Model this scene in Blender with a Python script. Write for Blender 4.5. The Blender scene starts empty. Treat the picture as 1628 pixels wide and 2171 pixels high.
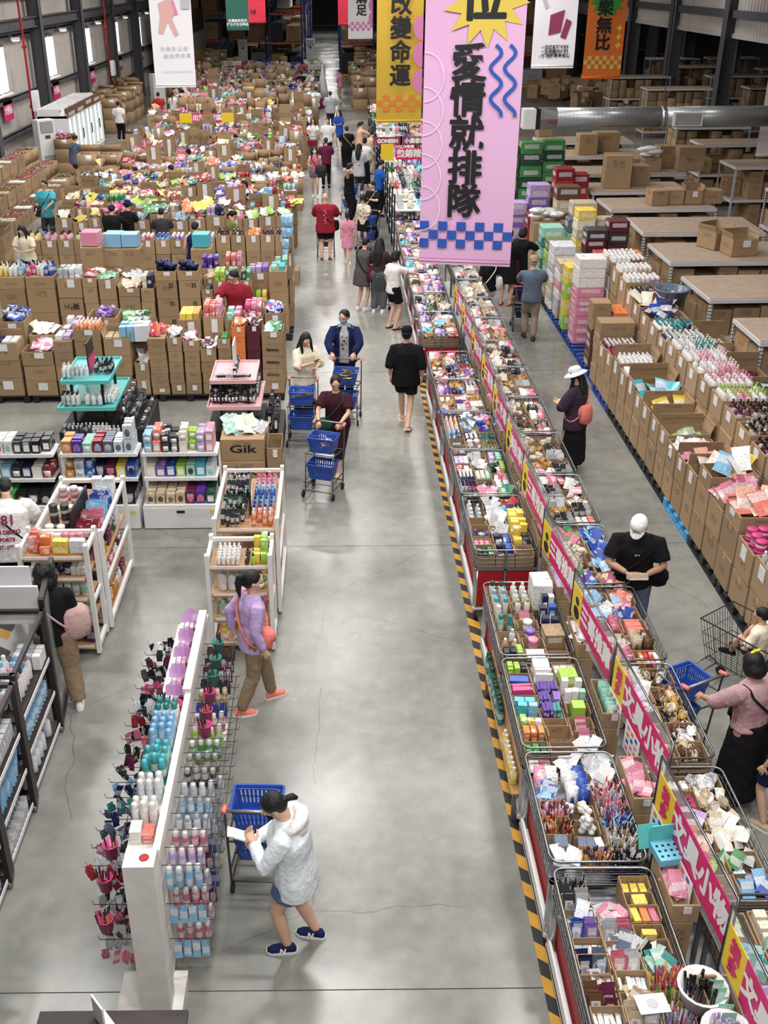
import bpy, math, random
import numpy as np
from mathutils import Vector, Matrix, Euler, noise
S = bpy.context.scene
LINK = S.collection.objects.link
PI = math.pi
rnd = random.Random(11)
U = rnd.uniform
def lin(h):
 h = h.lstrip('#')
 o = []
 for i in (0, 2, 4):
  c = int(h[i:i + 2], 16) / 255
  o.append(c / 12.92 if c <= .04045 else ((c + .055) / 1.055) ** 2.4)
 return (o[0], o[1], o[2], 1.0)
# ------------------------------------------------------------------ camera
cam_data = bpy.data.cameras.new('camera')
cam = bpy.data.objects.new('camera', cam_data)
LINK(cam)
PITCH, ROLL = math.atan(1140 / 2200), 0.010
cp, sp, cr, sr = math.cos(PITCH), math.sin(PITCH), math.cos(ROLL), math.sin(ROLL)
right = Vector((cr, -sr * sp, -sr * cp))
up = Vector((sr, cr * sp, cr * cp))
fwd = Vector((0, cp, -sp))
cam.matrix_world = Matrix(((right.x, up.x, -fwd.x, 0), (right.y, up.y, -fwd.y, 0),
       (right.z, up.z, -fwd.z, 6.8), (0, 0, 0, 1)))
cam_data.sensor_fit = 'VERTICAL'
cam_data.sensor_height = 36
cam_data.lens = 36 * 2200 / 2171
cam_data.shift_x = 94 / 2171
cam_data.clip_end = 400
S.camera = cam
# ------------------------------------------------------------------ light
world = bpy.data.worlds.new('hall_air')
S.world = world
world.use_nodes = True
world.node_tree.nodes['Background'].inputs[0].default_value = (.80, .88, 1, 1)
world.node_tree.nodes['Background'].inputs[1].default_value = .05
S.view_settings.view_transform = 'Standard'
S.view_settings.look = 'None'
S.view_settings.gamma = 1
S.view_settings.use_curve_mapping = False
S.view_settings.exposure = 0.15
try:
 S.cycles.max_bounces = 6
 S.cycles.diffuse_bounces = 3
 S.cycles.glossy_bounces = 3
 S.cycles.transmission_bounces = 4
 S.cycles.transparent_max_bounces = 8
 S.cycles.caustics_reflective = False
 S.cycles.caustics_refractive = False
 S.cycles.sample_clamp_indirect = 4
 S.cycles.use_denoising = True
except Exception:
 pass
def lamp(x, y, z, power, sx=1.5, sy=.35, col=(1, .975, .95)):
 l = bpy.data.lights.new('high_bay_lamp', 'AREA')
 l.shape = 'RECTANGLE'
 l.size, l.size_y = sx, sy
 l.energy = power
 l.color = col
 o = bpy.data.objects.new('high_bay_lamp', l)
 o.location = (x, y, z)
 LINK(o)
for y in (1.5, 6.5, 11.5, 16.5, 22, 28, 34, 41, 48, 56):
 for x in (-8.5, -4.6, -.2, 3.6):
  if y < 9 and x < -1:
   continue
  lamp(x, y, 8.6, (205 if x == -.2 else 150) if y < 30 else 240 if x == -8.5 else 170)
lamp(-.2, -1.2, 8.6, 300)  # extra lamp added behind the camera to brighten the white rack post and near floor
for y in (3, 10, 18, 27, 37):
 lamp(9.5, y, 8.6, 55)
for y in (66, 76, 88, 104, 122, 142):
 lamp(-.8, y, 8.2, 130 if y < 100 else 420)
for x, y in ((12, 62), (20, 70), (15, 48), (-8, 70)):
 lamp(x, y, 8, 70)
# ------------------------------------------------------------------ materials
MATS = {}
def nd(t, typ, **kw):
 n = t.nodes.new(typ)
 for k, v in kw.items():
  setattr(n, k, v)
 return n
def mat(name, color='#888888', rough=.5, metal=0, noise_amt=0., noise_scale=8., bump=0., bump_scale=60., objcol=False, emit=0, alpha=1, spec=.5, trans=0., gen=False):
 if name in MATS:
  return MATS[name]
 m = bpy.data.materials.new(name)
 m.use_nodes = True
 t = m.node_tree
 b = t.nodes['Principled BSDF']
 L = t.links.new
 b.inputs['Roughness'].default_value = rough
 b.inputs['Metallic'].default_value = metal
 b.inputs['Specular IOR Level'].default_value = spec
 b.inputs['Alpha'].default_value = alpha
 b.inputs['Transmission Weight'].default_value = trans
 col = lin(color)
 src = None
 if objcol:
  src = nd(t, 'ShaderNodeObjectInfo').outputs['Color']
 if noise_amt or bump:
  tc = nd(t, 'ShaderNodeTexCoord')
  nz = nd(t, 'ShaderNodeTexNoise')
  nz.inputs['Scale'].default_value = noise_scale
  nz.inputs['Detail'].default_value = 4
  L(tc.outputs['Generated' if gen else 'Object'], nz.inputs['Vector'])
  if noise_amt:
   mr = nd(t, 'ShaderNodeMapRange')
   mr.inputs[1].default_value, mr.inputs[2].default_value = .3, .7
   mr.inputs[3].default_value, mr.inputs[4].default_value = 1 - noise_amt, 1 + noise_amt
   L(nz.outputs['Fac'], mr.inputs[0])
   mx = nd(t, 'ShaderNodeVectorMath', operation='SCALE')
   if src:
    L(src, mx.inputs[0])
   else:
    mx.inputs[0].default_value = col[:3]
   L(mr.outputs[0], mx.inputs['Scale'])
   src = mx.outputs[0]
  if bump:
   n2 = nd(t, 'ShaderNodeTexNoise')
   n2.inputs['Scale'].default_value = bump_scale
   L(tc.outputs['Object'], n2.inputs['Vector'])
   bp = nd(t, 'ShaderNodeBump')
   bp.inputs['Strength'].default_value = bump
   bp.inputs['Distance'].default_value = .02
   L(n2.outputs['Fac'], bp.inputs['Height'])
   L(bp.outputs[0], b.inputs['Normal'])
 if src:
  L(src, b.inputs['Base Color'])
 else:
  b.inputs['Base Color'].default_value = col
 if emit:
  b.inputs['Emission Color'].default_value = col
  b.inputs['Emission Strength'].default_value = emit
 MATS[name] = m
 return m
def stripes_mat(name, c1, c2, scale, axis, width, rough=.5, metal=0., bump=.0):
 """two colours in straight bands along one axis of the object's own coordinates"""
 m = mat(name, c1, rough, metal)
 t = m.node_tree
 b = t.nodes['Principled BSDF']
 L = t.links.new
 tc = nd(t, 'ShaderNodeTexCoord')
 sx = nd(t, 'ShaderNodeSeparateXYZ')
 L(tc.outputs['Object'], sx.inputs[0])
 mu = nd(t, 'ShaderNodeMath', operation='MULTIPLY')
 mu.inputs[1].default_value = scale
 L(sx.outputs[axis], mu.inputs[0])
 fr = nd(t, 'ShaderNodeMath', operation='FRACT')
 L(mu.outputs[0], fr.inputs[0])
 gt = nd(t, 'ShaderNodeMath', operation='GREATER_THAN')
 gt.inputs[1].default_value = width
 L(fr.outputs[0], gt.inputs[0])
 mx = nd(t, 'ShaderNodeMix', data_type='RGBA')
 mx.inputs[6].default_value, mx.inputs[7].default_value = lin(c1), lin(c2)
 L(gt.outputs[0], mx.inputs[0])
 L(mx.outputs[2], b.inputs['Base Color'])
 return m
def print_mat(name, rough, metal=0., attr=False, contrast=.8, card=False):
 """packaging: the object's colour with a printed panel and lines of small print, different on each pack"""
 m = bpy.data.materials.new(name)
 MATS[name] = m
 m.use_nodes = True
 t = m.node_tree
 b = t.nodes['Principled BSDF']
 L = t.links.new
 b.inputs['Roughness'].default_value = rough
 b.inputs['Metallic'].default_value = metal
 tc = nd(t, 'ShaderNodeTexCoord')
 oi = nd(t, 'ShaderNodeObjectInfo')
 if attr:
  at = nd(t, 'ShaderNodeAttribute', attribute_name='Col')
  base = at.outputs['Color']
  vec = tc.outputs['Object']
 else:
  base = oi.outputs['Color']
  vec = tc.outputs['Generated']
 # printed panel: soft blob pattern, distinct per object
 mp = nd(t, 'ShaderNodeVectorMath', operation='ADD')
 L(vec, mp.inputs[0])
 rr = nd(t, 'ShaderNodeVectorMath', operation='SCALE')
 rr.inputs[0].default_value = (13, 7, 29)
 L(oi.outputs['Random'], rr.inputs['Scale'])
 L(rr.outputs[0], mp.inputs[1])
 if attr:
  vo = nd(t, 'ShaderNodeTexVoronoi')
  vo.inputs['Scale'].default_value = 9
  L(mp.outputs[0], vo.inputs['Vector'])
  pan = vo.outputs['Distance']
 else:
  # distance from a panel whose height on the pack differs from pack to pack
  sx = nd(t, 'ShaderNodeSeparateXYZ')
  L(vec, sx.inputs[0])
  zc = nd(t, 'ShaderNodeMath', operation='MULTIPLY_ADD')
  zc.inputs[1].default_value, zc.inputs[2].default_value = -.45, -.32 if not card else -.42
  L(oi.outputs['Random'], zc.inputs[0])
  za = nd(t, 'ShaderNodeMath', operation='ADD')
  L(sx.outputs[2], za.inputs[0])
  L(zc.outputs[0], za.inputs[1])
  ab = nd(t, 'ShaderNodeMath', operation='ABSOLUTE')
  L(za.outputs[0], ab.inputs[0])
  mxx = [ab.outputs[0]]
  for k in (0, 1):
   q = nd(t, 'ShaderNodeMath', operation='SUBTRACT')
   q.inputs[1].default_value = .5
   L(sx.outputs[k], q.inputs[0])
   q2 = nd(t, 'ShaderNodeMath', operation='ABSOLUTE')
   L(q.outputs[0], q2.inputs[0])
   mxx.append(q2.outputs[0])
  mn = nd(t, 'ShaderNodeMath', operation='MINIMUM')
  L(mxx[1], mn.inputs[0])
  L(mxx[2], mn.inputs[1])
  m3 = nd(t, 'ShaderNodeMath', operation='MULTIPLY')
  m3.inputs[1].default_value = .55
  L(mn.outputs[0], m3.inputs[0])
  m4 = nd(t, 'ShaderNodeMath', operation='MAXIMUM')
  L(m3.outputs[0], m4.inputs[0])
  L(mxx[0], m4.inputs[1])
  pan = m4.outputs[0]
 wv = nd(t, 'ShaderNodeTexNoise')
 wv.inputs['Scale'].default_value = 7 if not attr else 30
 wv.inputs['Detail'].default_value = 1
 mpz = nd(t, 'ShaderNodeMapping')
 mpz.inputs['Scale'].default_value = (1, 1, 4)
 L(mp.outputs[0], mpz.inputs['Vector'])
 L(mpz.outputs[0], wv.inputs['Vector'])
 g1 = nd(t, 'ShaderNodeMath', operation='LESS_THAN')
 g1.inputs[1].default_value = .36 if attr else .19 if not card else .12
 L(pan, g1.inputs[0])
 g2 = nd(t, 'ShaderNodeMath', operation='GREATER_THAN')
 g2.inputs[1].default_value = .61
 L(wv.outputs['Fac'], g2.inputs[0])
 # panel colour: lightened or darkened base
 mxa = nd(t, 'ShaderNodeMix', data_type='RGBA')
 L(base, mxa.inputs[6])
 hs = nd(t, 'ShaderNodeMix', data_type='RGBA')
 hs.inputs[0].default_value = .72 if not card else .25
 L(base, hs.inputs[6])
 hs.inputs[7].default_value = (.86, .84, .82, 1) if not card else (.03, .02, .015, 1)
 L(hs.outputs[2], mxa.inputs[7])
 f1 = nd(t, 'ShaderNodeMath', operation='MULTIPLY')
 f1.inputs[1].default_value = contrast
 L(g1.outputs[0], f1.inputs[0])
 L(f1.outputs[0], mxa.inputs[0])
 mxb = nd(t, 'ShaderNodeMix', data_type='RGBA')
 L(mxa.outputs[2], mxb.inputs[6])
 dk = nd(t, 'ShaderNodeVectorMath', operation='SCALE')
 dk.inputs['Scale'].default_value = .25
 L(base, dk.inputs[0])
 L(dk.outputs[0], mxb.inputs[7])
 f2 = nd(t, 'ShaderNodeMath', operation='MULTIPLY')
 f2.inputs[1].default_value = contrast * (.7 if not card else .75)
 L(g2.outputs[0], f2.inputs[0])
 if card:
  f3 = nd(t, 'ShaderNodeMath', operation='MULTIPLY')
  L(f2.outputs[0], f3.inputs[0])
  L(g1.outputs[0], f3.inputs[1])
  L(f3.outputs[0], mxb.inputs[0])
  wv.inputs['Scale'].default_value = 11
  g2.inputs[1].default_value = .53
  f1.inputs[1].default_value = 0
 else:
  L(f2.outputs[0], mxb.inputs[0])
 L(mxb.outputs[2], b.inputs['Base Color'])
 return m
mat('plastic', rough=.32, objcol=True)
mat('cloth', rough=.9, objcol=True, noise_amt=.10, noise_scale=14, bump=.5, bump_scale=26, spec=.15)
mat('hair', rough=.5, objcol=True, bump=.4, bump_scale=90, spec=.35)
mat('skin', rough=.55, objcol=True, noise_amt=.05, noise_scale=20, spec=.35)
mat('paint', rough=.45, objcol=True)
mat('foil', rough=.24, metal=.35, objcol=True, noise_amt=.3, noise_scale=22)
print_mat('pack', .42)
print_mat('gloss_pack', .25)
print_mat('pack_mass', .42, attr=True)
print_mat('kraft', .8, card=True, contrast=1.)
mat('chrome', '#8f9296', .3, 1)
mat('steel', '#8d8f94', .4, .7)
mat('wire', '#6f7073', .35, .8)
mat('galvanised', '#c9ccce', .30, .9, noise_amt=.10, noise_scale=3)
mat('dark_steel', '#57575c', .5, noise_amt=.06, noise_scale=2)
mat('white_paint', '#e8e7e6', .45, noise_amt=.03, noise_scale=4)
mat('black', '#131316', .5)
mat('dark_brown', '#2e2422', .45)
mat('rubber', '#1c1c1e', .75)
mat('wood', '#b48c63', .5, noise_amt=.2, noise_scale=5)
mat('whitewash', '#dedad4', .7, noise_amt=.10, noise_scale=6)
mat('chipboard', '#a89482', .8, noise_amt=.10, noise_scale=5)
mat('red_panel', '#a3121a', .5)
mat('acrylic', '#ffffff', .08, alpha=.16)
mat('glass', '#e8f4f4', .05, alpha=.22)
mat('film', '#ffffff', .15, alpha=.3)
mat('magenta', '#d81f6d', .5)
mat('yellow_print', '#f3cf2e', .5)
mat('white_print', '#f2f0ee', .5)
mat('ink', '#17171a', .5)
mat('screen_glow', '#eaf6ff', .3, emit=2.2)
mat('window_glow', '#e6f3ff', .3, emit=1.9)
mat('lamp_glow', '#fff6e6', .3, emit=9)
mat('tube_glow', '#e4fbf6', .3, emit=2.4)
# ------------------------------------------------------------------ colours with their names
CN = dict(white='#eceae8', cream='#e9dfc4', grey='#9a9a9c', silver='#b9bcc2', charcoal='#3a3a3e', black='#1b1a1d',
   red='#c4222a', crimson='#96152b', maroon='#5d1a2b', pink='#e58cab', magenta='#d5327f', coral='#ee7a6a', peach='#f0b699',
   orange='#ee7d22', amber='#c98a2b', yellow='#f2d21c', lime='#9fd320', green='#3f9a4a', teal='#1f8f8b', mint='#93d5bd',
   turquoise='#35b8c9', sky='#83bfe6', blue='#2453b5', navy='#1d2554', purple='#5a2f9d', violet='#8d6bc4', lilac='#c3a6dd',
   brown='#6b4630', kraft='#a5865f', tan='#b3916a', olive='#7b7a3a', beige='#cdb795', wine='#6c1f45', forest='#1f4f3c', slate='#5b6b80', rose='#d86b86', gold='#c69b3c', pale='#d5dde6')
CL = {k: lin(v) for k, v in CN.items()}
for k_, c_ in CL.items():
 g_ = .3 * c_[0] + .6 * c_[1] + .1 * c_[2]
 CL[k_] = tuple(.86 * q + .14 * g_ for q in c_[:3]) + (1,)
WORD = dict(sky='sky blue', pale='pale blue', forest='dark green', wine='wine red')
def cw(c):
 return WORD.get(c, c)
# ------------------------------------------------------------------ mesh builder
class MB:
 def __init__(s):
  s.v, s.f, s.m, s.s = [], [], [], []
 def add(s, vs, fs, mi=0, smooth=False, M=None):
  o = len(s.v)
  if M is not None:
   vs = [M @ Vector(p) for p in vs]
  s.v += [tuple(p) for p in vs]
  s.f += [tuple(i + o for i in f) for f in fs]
  s.m += [mi] * len(fs)
  s.s += [smooth] * len(fs)
  return s
 def box(s, c, d, mi=0, M=None, top=(1, 1), skip=()):
  x, y, z = d[0] / 2, d[1] / 2, d[2] / 2
  a, b = top
  vs = [(-x, -y, -z), (x, -y, -z), (x, y, -z), (-x, y, -z), (-x * a, -y * b, z), (x * a, -y * b, z), (x * a, y * b, z), (-x * a, y * b, z)]
  vs = [(p[0] + c[0], p[1] + c[1], p[2] + c[2]) for p in vs]
  fs = [(0, 3, 2, 1), (4, 5, 6, 7), (0, 1, 5, 4), (1, 2, 6, 5), (2, 3, 7, 6), (3, 0, 4, 7)]
  return s.add(vs, [f for i, f in enumerate(fs) if i not in skip], mi, False, M)
 def bar(s, p0, p1, w, t=None, mi=0, upv=(0, 0, 1)):
  p0, p1 = Vector(p0), Vector(p1)
  d = (p1 - p0)
  L = d.length
  d = d / L
  u = Vector(upv)
  if abs(d.dot(u)) > .95:
   u = Vector((1, 0, 0))
  r = d.cross(u).normalized()
  u = r.cross(d)
  Mx = Matrix(((r.x, d.x, u.x, (p0.x + p1.x) / 2), (r.y, d.y, u.y, (p0.y + p1.y) / 2), (r.z, d.z, u.z, (p0.z + p1.z) / 2), (0, 0, 0, 1)))
  return s.box((0, 0, 0), (w, L, t or w), mi, Mx)
 def tube(s, pts, r, n=6, mi=0, closed=False, caps=True):
  pts = [Vector(p) for p in pts]
  k = len(pts)
  rs = r if isinstance(r, (list, tuple)) else [r] * k
  rings = []
  prev = None
  for i, p in enumerate(pts):
   a = pts[(i - 1) % k] if (i or closed) else p
   b = pts[(i + 1) % k] if (i < k - 1 or closed) else p
   d = (b - a)
   d = d.normalized() if d.length > 1e-9 else Vector((0, 0, 1))
   if prev is None:
    u = Vector((0, 0, 1)) if abs(d.z) < .9 else Vector((1, 0, 0))
    u = (u - d * u.dot(d)).normalized()
   else:
    u = prev - d * prev.dot(d)
    u = u.normalized() if u.length > 1e-6 else prev
   prev = u
   w = d.cross(u)
   rings.append([p + (u * math.cos(2 * PI * j / n) + w * math.sin(2 * PI * j / n)) * rs[i] for j in range(n)])
  return s.loft(rings, mi, True, closed, caps)
 def loft(s, rings, mi=0, smooth=True, closed=False, caps=True):
  n, k = len(rings[0]), len(rings)
  vs = [p for r in rings for p in r]
  fs = []
  for i in range(k if closed else k - 1):
   a, b = i * n, ((i + 1) % k) * n
   for j in range(n):
    fs.append((a + j, a + (j + 1) % n, b + (j + 1) % n, b + j))
  if caps and not closed:
   fs.append(tuple(range(n - 1, -1, -1)))
   fs.append(tuple((k - 1) * n + j for j in range(n)))
  return s.add(vs, fs, mi, smooth)
 def lathe(s, prof, n=12, c=(0, 0, 0), mi=0, smooth=True, M=None):
  rings = [[Vector((c[0] + r * math.cos(2 * PI * j / n), c[1] + r * math.sin(2 * PI * j / n), c[2] + z)) for j in range(n)] for r, z in prof]
  if M is not None:
   rings = [[M @ p for p in r] for r in rings]
  return s.loft(rings, mi, smooth)
 def sphere(s, c, r, mi=0, n=10, k=7, M=None):
  r = r if isinstance(r, (tuple, list)) else (r, r, r)
  rings = []
  for i in range(k + 1):
   a = PI * (i / k)
   q = max(math.sin(a), .02)
   ring = [Vector((c[0] + r[0] * q * math.cos(2 * PI * j / n), c[1] + r[1] * q * math.sin(2 * PI * j / n), c[2] - r[2] * math.cos(a))) for j in range(n)]
   rings.append([M @ p for p in ring] if M is not None else ring)
  return s.loft(rings, mi, True)
 def quad(s, a, b, c, d, mi=0):
  return s.add([a, b, c, d], [(0, 1, 2, 3)], mi)
 def mesh(s, name, mats):
  me = bpy.data.meshes.new(name)
  me.from_pydata(s.v, [], s.f)
  for x in (mats if isinstance(mats, (list, tuple)) else [mats]):
   me.materials.append(MATS[x] if isinstance(x, str) else x)
  me.polygons.foreach_set('material_index', s.m)
  me.polygons.foreach_set('use_smooth', s.s)
  me.update()
  return me
def ob(name, me, parent=None, loc=(0, 0, 0), rot=(0, 0, 0), scale=None, color=None):
 o = bpy.data.objects.new(name, me)
 o.location = loc
 o.rotation_euler = rot
 if scale:
  o.scale = scale
 if color is not None:
  o.color = CL[color] if isinstance(color, str) else color
 if parent is not None:
  o.parent = parent
 LINK(o)
 return o
def tag(o, label=None, cat=None, group=None, kind=None):
 if label:
  o['label'] = label
 if cat:
  o['category'] = cat
 if group:
  o['group'] = group
 if kind:
  o['kind'] = kind
 return o
def thing(name, label, cat, loc=(0, 0, 0), rz=0, group=None, me=None, color=None, rot=None, scale=None):
 o = ob(name, me, None, loc, rot or (0, 0, rz), scale, color)
 return tag(o, label, cat, group)
def struct(name, me, loc=(0, 0, 0), parent=None):
 o = ob(name, me, parent, loc)
 if parent is None:
  o['kind'] = 'structure'
 return o
FONT_CACHE = {}
def text_mesh(txt, size, bold=.0, m='ink', shear=0, depth=.0, align='CENTER'):
 key = (txt, size, bold, m, shear, align)
 if key in FONT_CACHE:
  return FONT_CACHE[key]
 cu = bpy.data.curves.new('lettering', 'FONT')
 cu.body = txt
 cu.size = size
 cu.offset = min(bold, .004)
 cu.shear = shear
 cu.align_x = align
 cu.align_y = 'CENTER'
 cu.resolution_u = 2
 t = bpy.data.objects.new('lettering_source', cu)
 LINK(t)
 bpy.context.view_layer.update()
 me = bpy.data.meshes.new_from_object(t.evaluated_get(bpy.context.evaluated_depsgraph_get()))
 bpy.data.objects.remove(t)
 me.materials.clear()
 me.materials.append(MATS[m])
 if bold > .005:
  src = MB()
  vs = [v.co.copy() for v in me.vertices]
  fs = [tuple(p.vertices) for p in me.polygons]
  for k in range(8):
   d = Vector((math.cos(PI * k / 4) * bold, math.sin(PI * k / 4) * bold * .8, k * .00012))
   src.add([v + d for v in vs], fs)
  me = src.mesh('lettering', m)
 FONT_CACHE[key] = me
 return me
ORD = ['first', 'second', 'third', 'fourth', 'fifth', 'sixth', 'seventh', 'eighth', 'ninth', 'tenth', 'eleventh', 'twelfth', 'thirteenth', 'fourteenth', 'fifteenth',
  'sixteenth', 'seventeenth', 'eighteenth', 'nineteenth', 'twentieth', 'twenty-first', 'twenty-second', 'twenty-third', 'twenty-fourth', 'twenty-fifth', 'twenty-sixth', 'twenty-seventh', 'twenty-eighth', 'twenty-ninth', 'thirtieth']
# ------------------------------------------------------------------ goods: each pack is put down here and built at the end
QUEUE = {}
CAM = Vector((0, 0, 6.8))
def put(kind, cat, shape, loc, color, label, group, rot=(0, 0, 0), scale=(1, 1, 1), color2=None):
 QUEUE.setdefault(kind, []).append((cat, shape, Vector(loc), color, label, group, rot, scale, color2))
# ------------------------------------------------------------------ shapes of the goods (unit size, scaled per pack)
SHAPES = {}
def chamfer_box(e=.03):
 m = MB()
 a, b = .5, .5 - e
 vs = []
 for z in (0, e, 1 - e, 1):
  r, q = (b, b) if z in (0, 1) else (a, b)
  if z in (0, 1):
   vs += [(-b, -b, z), (b, -b, z), (b, b, z), (-b, b, z)]
  else:
   vs += [(-b, -a, z), (b, -a, z), (a, -b, z), (a, b, z), (b, a, z), (-b, a, z), (-a, b, z), (-a, -b, z)]
 fs = [(3, 2, 1, 0), (20, 21, 22, 23)]
 fs += [(4 + j, 4 + (j + 1) % 8, 12 + (j + 1) % 8, 12 + j) for j in range(8)]
 for base, ring, top in ((0, 4, False), (20, 12, True)):
  quad = [(0, 1, 0, 1), (1, 2, 2, 3), (2, 3, 4, 5), (3, 0, 6, 7)]
  tri = [(1, 1, 2), (2, 3, 4), (3, 5, 6), (0, 7, 0)]
  for a_, b_, c_, d_ in quad:
   f = (base + a_, base + b_, ring + d_, ring + c_)
   fs.append(f if not top else f[::-1])
  for p, c_, d_ in tri:
   f = (base + p, ring + d_, ring + c_)
   fs.append(f if not top else f[::-1])
 return m.add(vs, fs)
def shape(name, main, kids=()):
 SHAPES[name] = (main, list(kids))
def pillow(w=1, d=.28, h=1, nx=4, nz=4, seed=0, crimp=True):
 """filled bag standing on its lower edge, front to -y"""
 r = random.Random(seed)
 m = MB()
 for side in (-1, 1):
  vs = []
  for i in range(nz + 1):
   for j in range(nx + 1):
    u, v = j / nx, i / nz
    b = (math.sin(PI * u) ** .6) * (math.sin(PI * min(max(v, 0), 1)) ** .55)
    if i in (0, nz) or j in (0, nx):
     b = 0
    x = (u - .5) * w * (1 - .10 * math.sin(PI * v)) + r.uniform(-.02, .02)
    vs.append((x, side * (b * d / 2 * r.uniform(.75, 1.25)) + (r.uniform(-.03, .03) if b else 0), v * h + (r.uniform(-.02, .02) if 0 < i < nz else 0)))
  fs = []
  for i in range(nz):
   for j in range(nx):
    a = i * (nx + 1) + j
    f = (a, a + 1, a + nx + 2, a + nx + 1)
    fs.append(f if side < 0 else f[::-1])
  m.add(vs, fs, 0, True)
 return m
def build_shapes():
 cb = chamfer_box().mesh('product_box', 'pack')
 seam = MB().box((0, 0, 1.0), (1.0, .05, .012)).mesh('lid_seam', 'paint')
 shape('box', cb)
 shape('box_plain', chamfer_box(.02).mesh('plain_box', 'plastic'))
 # tall carton with a tuck flap and a window panel
 m = MB().box((0, -.505, .42), (.7, .01, .5)).mesh('front_panel', 'white_print')
 shape('cosmetic', chamfer_box(.02).mesh('cosmetic_box', 'gloss_pack'), [('label_panel', m, None)])
 m2 = MB()
 m2.lathe([(.02, -.004), (.30, -.004), (.30, .008), (.02, .008)], 14, (0, 0, 0), M=Matrix.Translation((0, -.502, .45)) @ Matrix.Rotation(PI / 2, 4, 'X'))
 shape('cosmetic_disc', chamfer_box(.02).mesh('cosmetic_box', 'gloss_pack'), [('emblem', m2.mesh('emblem', 'plastic'), 'c2')])
 # pump bottle
 b = MB().lathe([(.01, 0), (.44, 0), (.5, .03), (.5, .58), (.42, .70), (.16, .76), (.15, .80)], 10).mesh('pump_bottle', 'pack')
 c = MB().lathe([(.20, .78), (.20, .86), (.08, .87), (.07, .95), (.17, .96), (.17, 1.0), (.02, 1.0)], 8)
 c.box((0, -.22, .975), (.12, .4, .05))
 shape('pump', b, [('pump_cap', c.mesh('pump_cap', 'plastic'), 'c2')])
 # plain bottle with cap
 b = MB().lathe([(.01, 0), (.46, 0), (.5, .03), (.5, .60), (.36, .74), (.20, .78)], 10).mesh('bottle', 'pack')
 c = MB().lathe([(.23, .77), (.25, .78), (.25, .98), (.21, 1.0), (.02, 1.0)], 8).mesh('bottle_cap', 'plastic')
 shape('bottle', b, [('bottle_cap', c, 'c2')])
 # aerosol
 b = MB().lathe([(.01, 0), (.47, 0), (.5, .015), (.5, .70), (.47, .74), (.40, .765)], 12).mesh('spray_can', 'pack')
 c = MB().lathe([(.41, .755), (.42, .76), (.42, .95), (.36, .99), (.02, 1.0)], 10).mesh('spray_cap', 'plastic')
 shape('can', b, [('spray_cap', c, 'c2')])
 # jar
 b = MB().lathe([(.01, 0), (.46, 0), (.5, .04), (.5, .66), (.46, .70)], 12).mesh('jar', 'pack')
 c = MB().lathe([(.47, .69), (.52, .70), (.52, .95), (.48, 1.0), (.02, 1.0)], 12).mesh('jar_lid', 'plastic')
 shape('jar', b, [('jar_lid', c, 'c2')])
 # tube standing on its cap
 m = MB()
 n = 10
 rings = []
 for z, a, b_ in ((.14, .42, .42), (.2, .48, .46), (.55, .5, .34), (.9, .52, .08), (1, .52, .04)):
  rings.append([Vector((a * math.cos(2 * PI * j / n), b_ * math.sin(2 * PI * j / n), z)) for j in range(n)])
 m.loft(rings)
 c = MB().lathe([(.02, 0), (.36, 0), (.38, .02), (.38, .15), (.3, .16)], 10)
 shape('tube', m.mesh('squeeze_tube', 'pack'), [('tube_cap', c.mesh('tube_cap', 'plastic'), 'c2')])
 # filled bags
 for i in range(3):
  shape('pouch%d' % i, pillow(seed=i).mesh('snack_pouch', 'gloss_pack'))
  shape('sachet%d' % i, pillow(1, .10, 1, 3, 3, seed=9 + i).mesh('sachet', 'pack'))
 # card with a clear blister
 bl = MB().box((0, -.09, .40), (.62, .16, .56), top=(.8, .8)).mesh('blister', 'film')
 m = MB()
 m.box((0, 0, .5), (1, .03, 1))
 inner = MB().box((0, -.07, .38), (.36, .11, .46), top=(.7, .8)).mesh('blister_content', 'plastic')
 shape('card', m.mesh('card_pack', 'pack'), [('blister', bl, None), ('blister_content', inner, 'c2')])
 # pen / stick
 b = MB().lathe([(.06, 0), (.5, .08), (.5, .72)], 6).mesh('pen', 'plastic')
 c = MB().lathe([(.52, .70), (.55, .71), (.5, .97), (.2, 1.0)], 6).mesh('pen_cap', 'plastic')
 shape('pen', b, [('pen_cap', c, 'c2')])
 # soft toy-like bundle in clear wrap
 m = MB()
 r = random.Random(3)
 for k in range(5):
  m.sphere((r.uniform(-.25, .25), r.uniform(-.25, .25), .2 + .15 * k * .8), (.34, .3, .24), 0, 8, 5)
 shape('plush', m.mesh('plush_bundle', 'cloth'))
 # small bucket
 b = MB().lathe([(.02, 0), (.38, 0), (.5, .96), (.53, .97), (.53, 1), (.46, 1), (.36, .05), (.02, .05)], 12).mesh('bucket', 'plastic')
 h = MB().tube([(.5 * math.cos(a), .5 * math.sin(a) * .3 - .3, .9 + .0 * a) for a in [PI * k / 8 for k in range(9)]], .025, 4).mesh('bucket_handle', 'plastic')
 shape('bucket', b, [('bucket_handle', h, 'c2')])
 # hair clip / claw on a card
 m = MB()
 for k in (-1, 1):
  m.tube([(k * .1, 0, .1), (k * .45, -.1, .35), (k * .5, -.2, .7), (k * .2, -.25, .95)], .08, 5)
 m.box((0, .05, .5), (.9, .04, .95))
 shape('clip', m.mesh('hair_clip', 'plastic'))
 # sealed carton: body with recessed top joint, tape and print
 t = MB().box((0, 0, 1.001), (1.002, .13, .004)).box((.5005, 0, .9), (.004, .13, .2)).box((-.5005, 0, .9), (.004, .13, .2)).mesh('tape', 'tape')
 shape('carton', chamfer_box(.012).mesh('carton', 'kraft'), [('tape', t, None)])
 lc = MB().box((0.05, -.506, .62), (.30, .008, .48)).mesh('price_card', 'price_print')
 shape('carton_card', SHAPES['carton'][0], SHAPES['carton'][1] + [('price_card', lc, None)])
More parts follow.
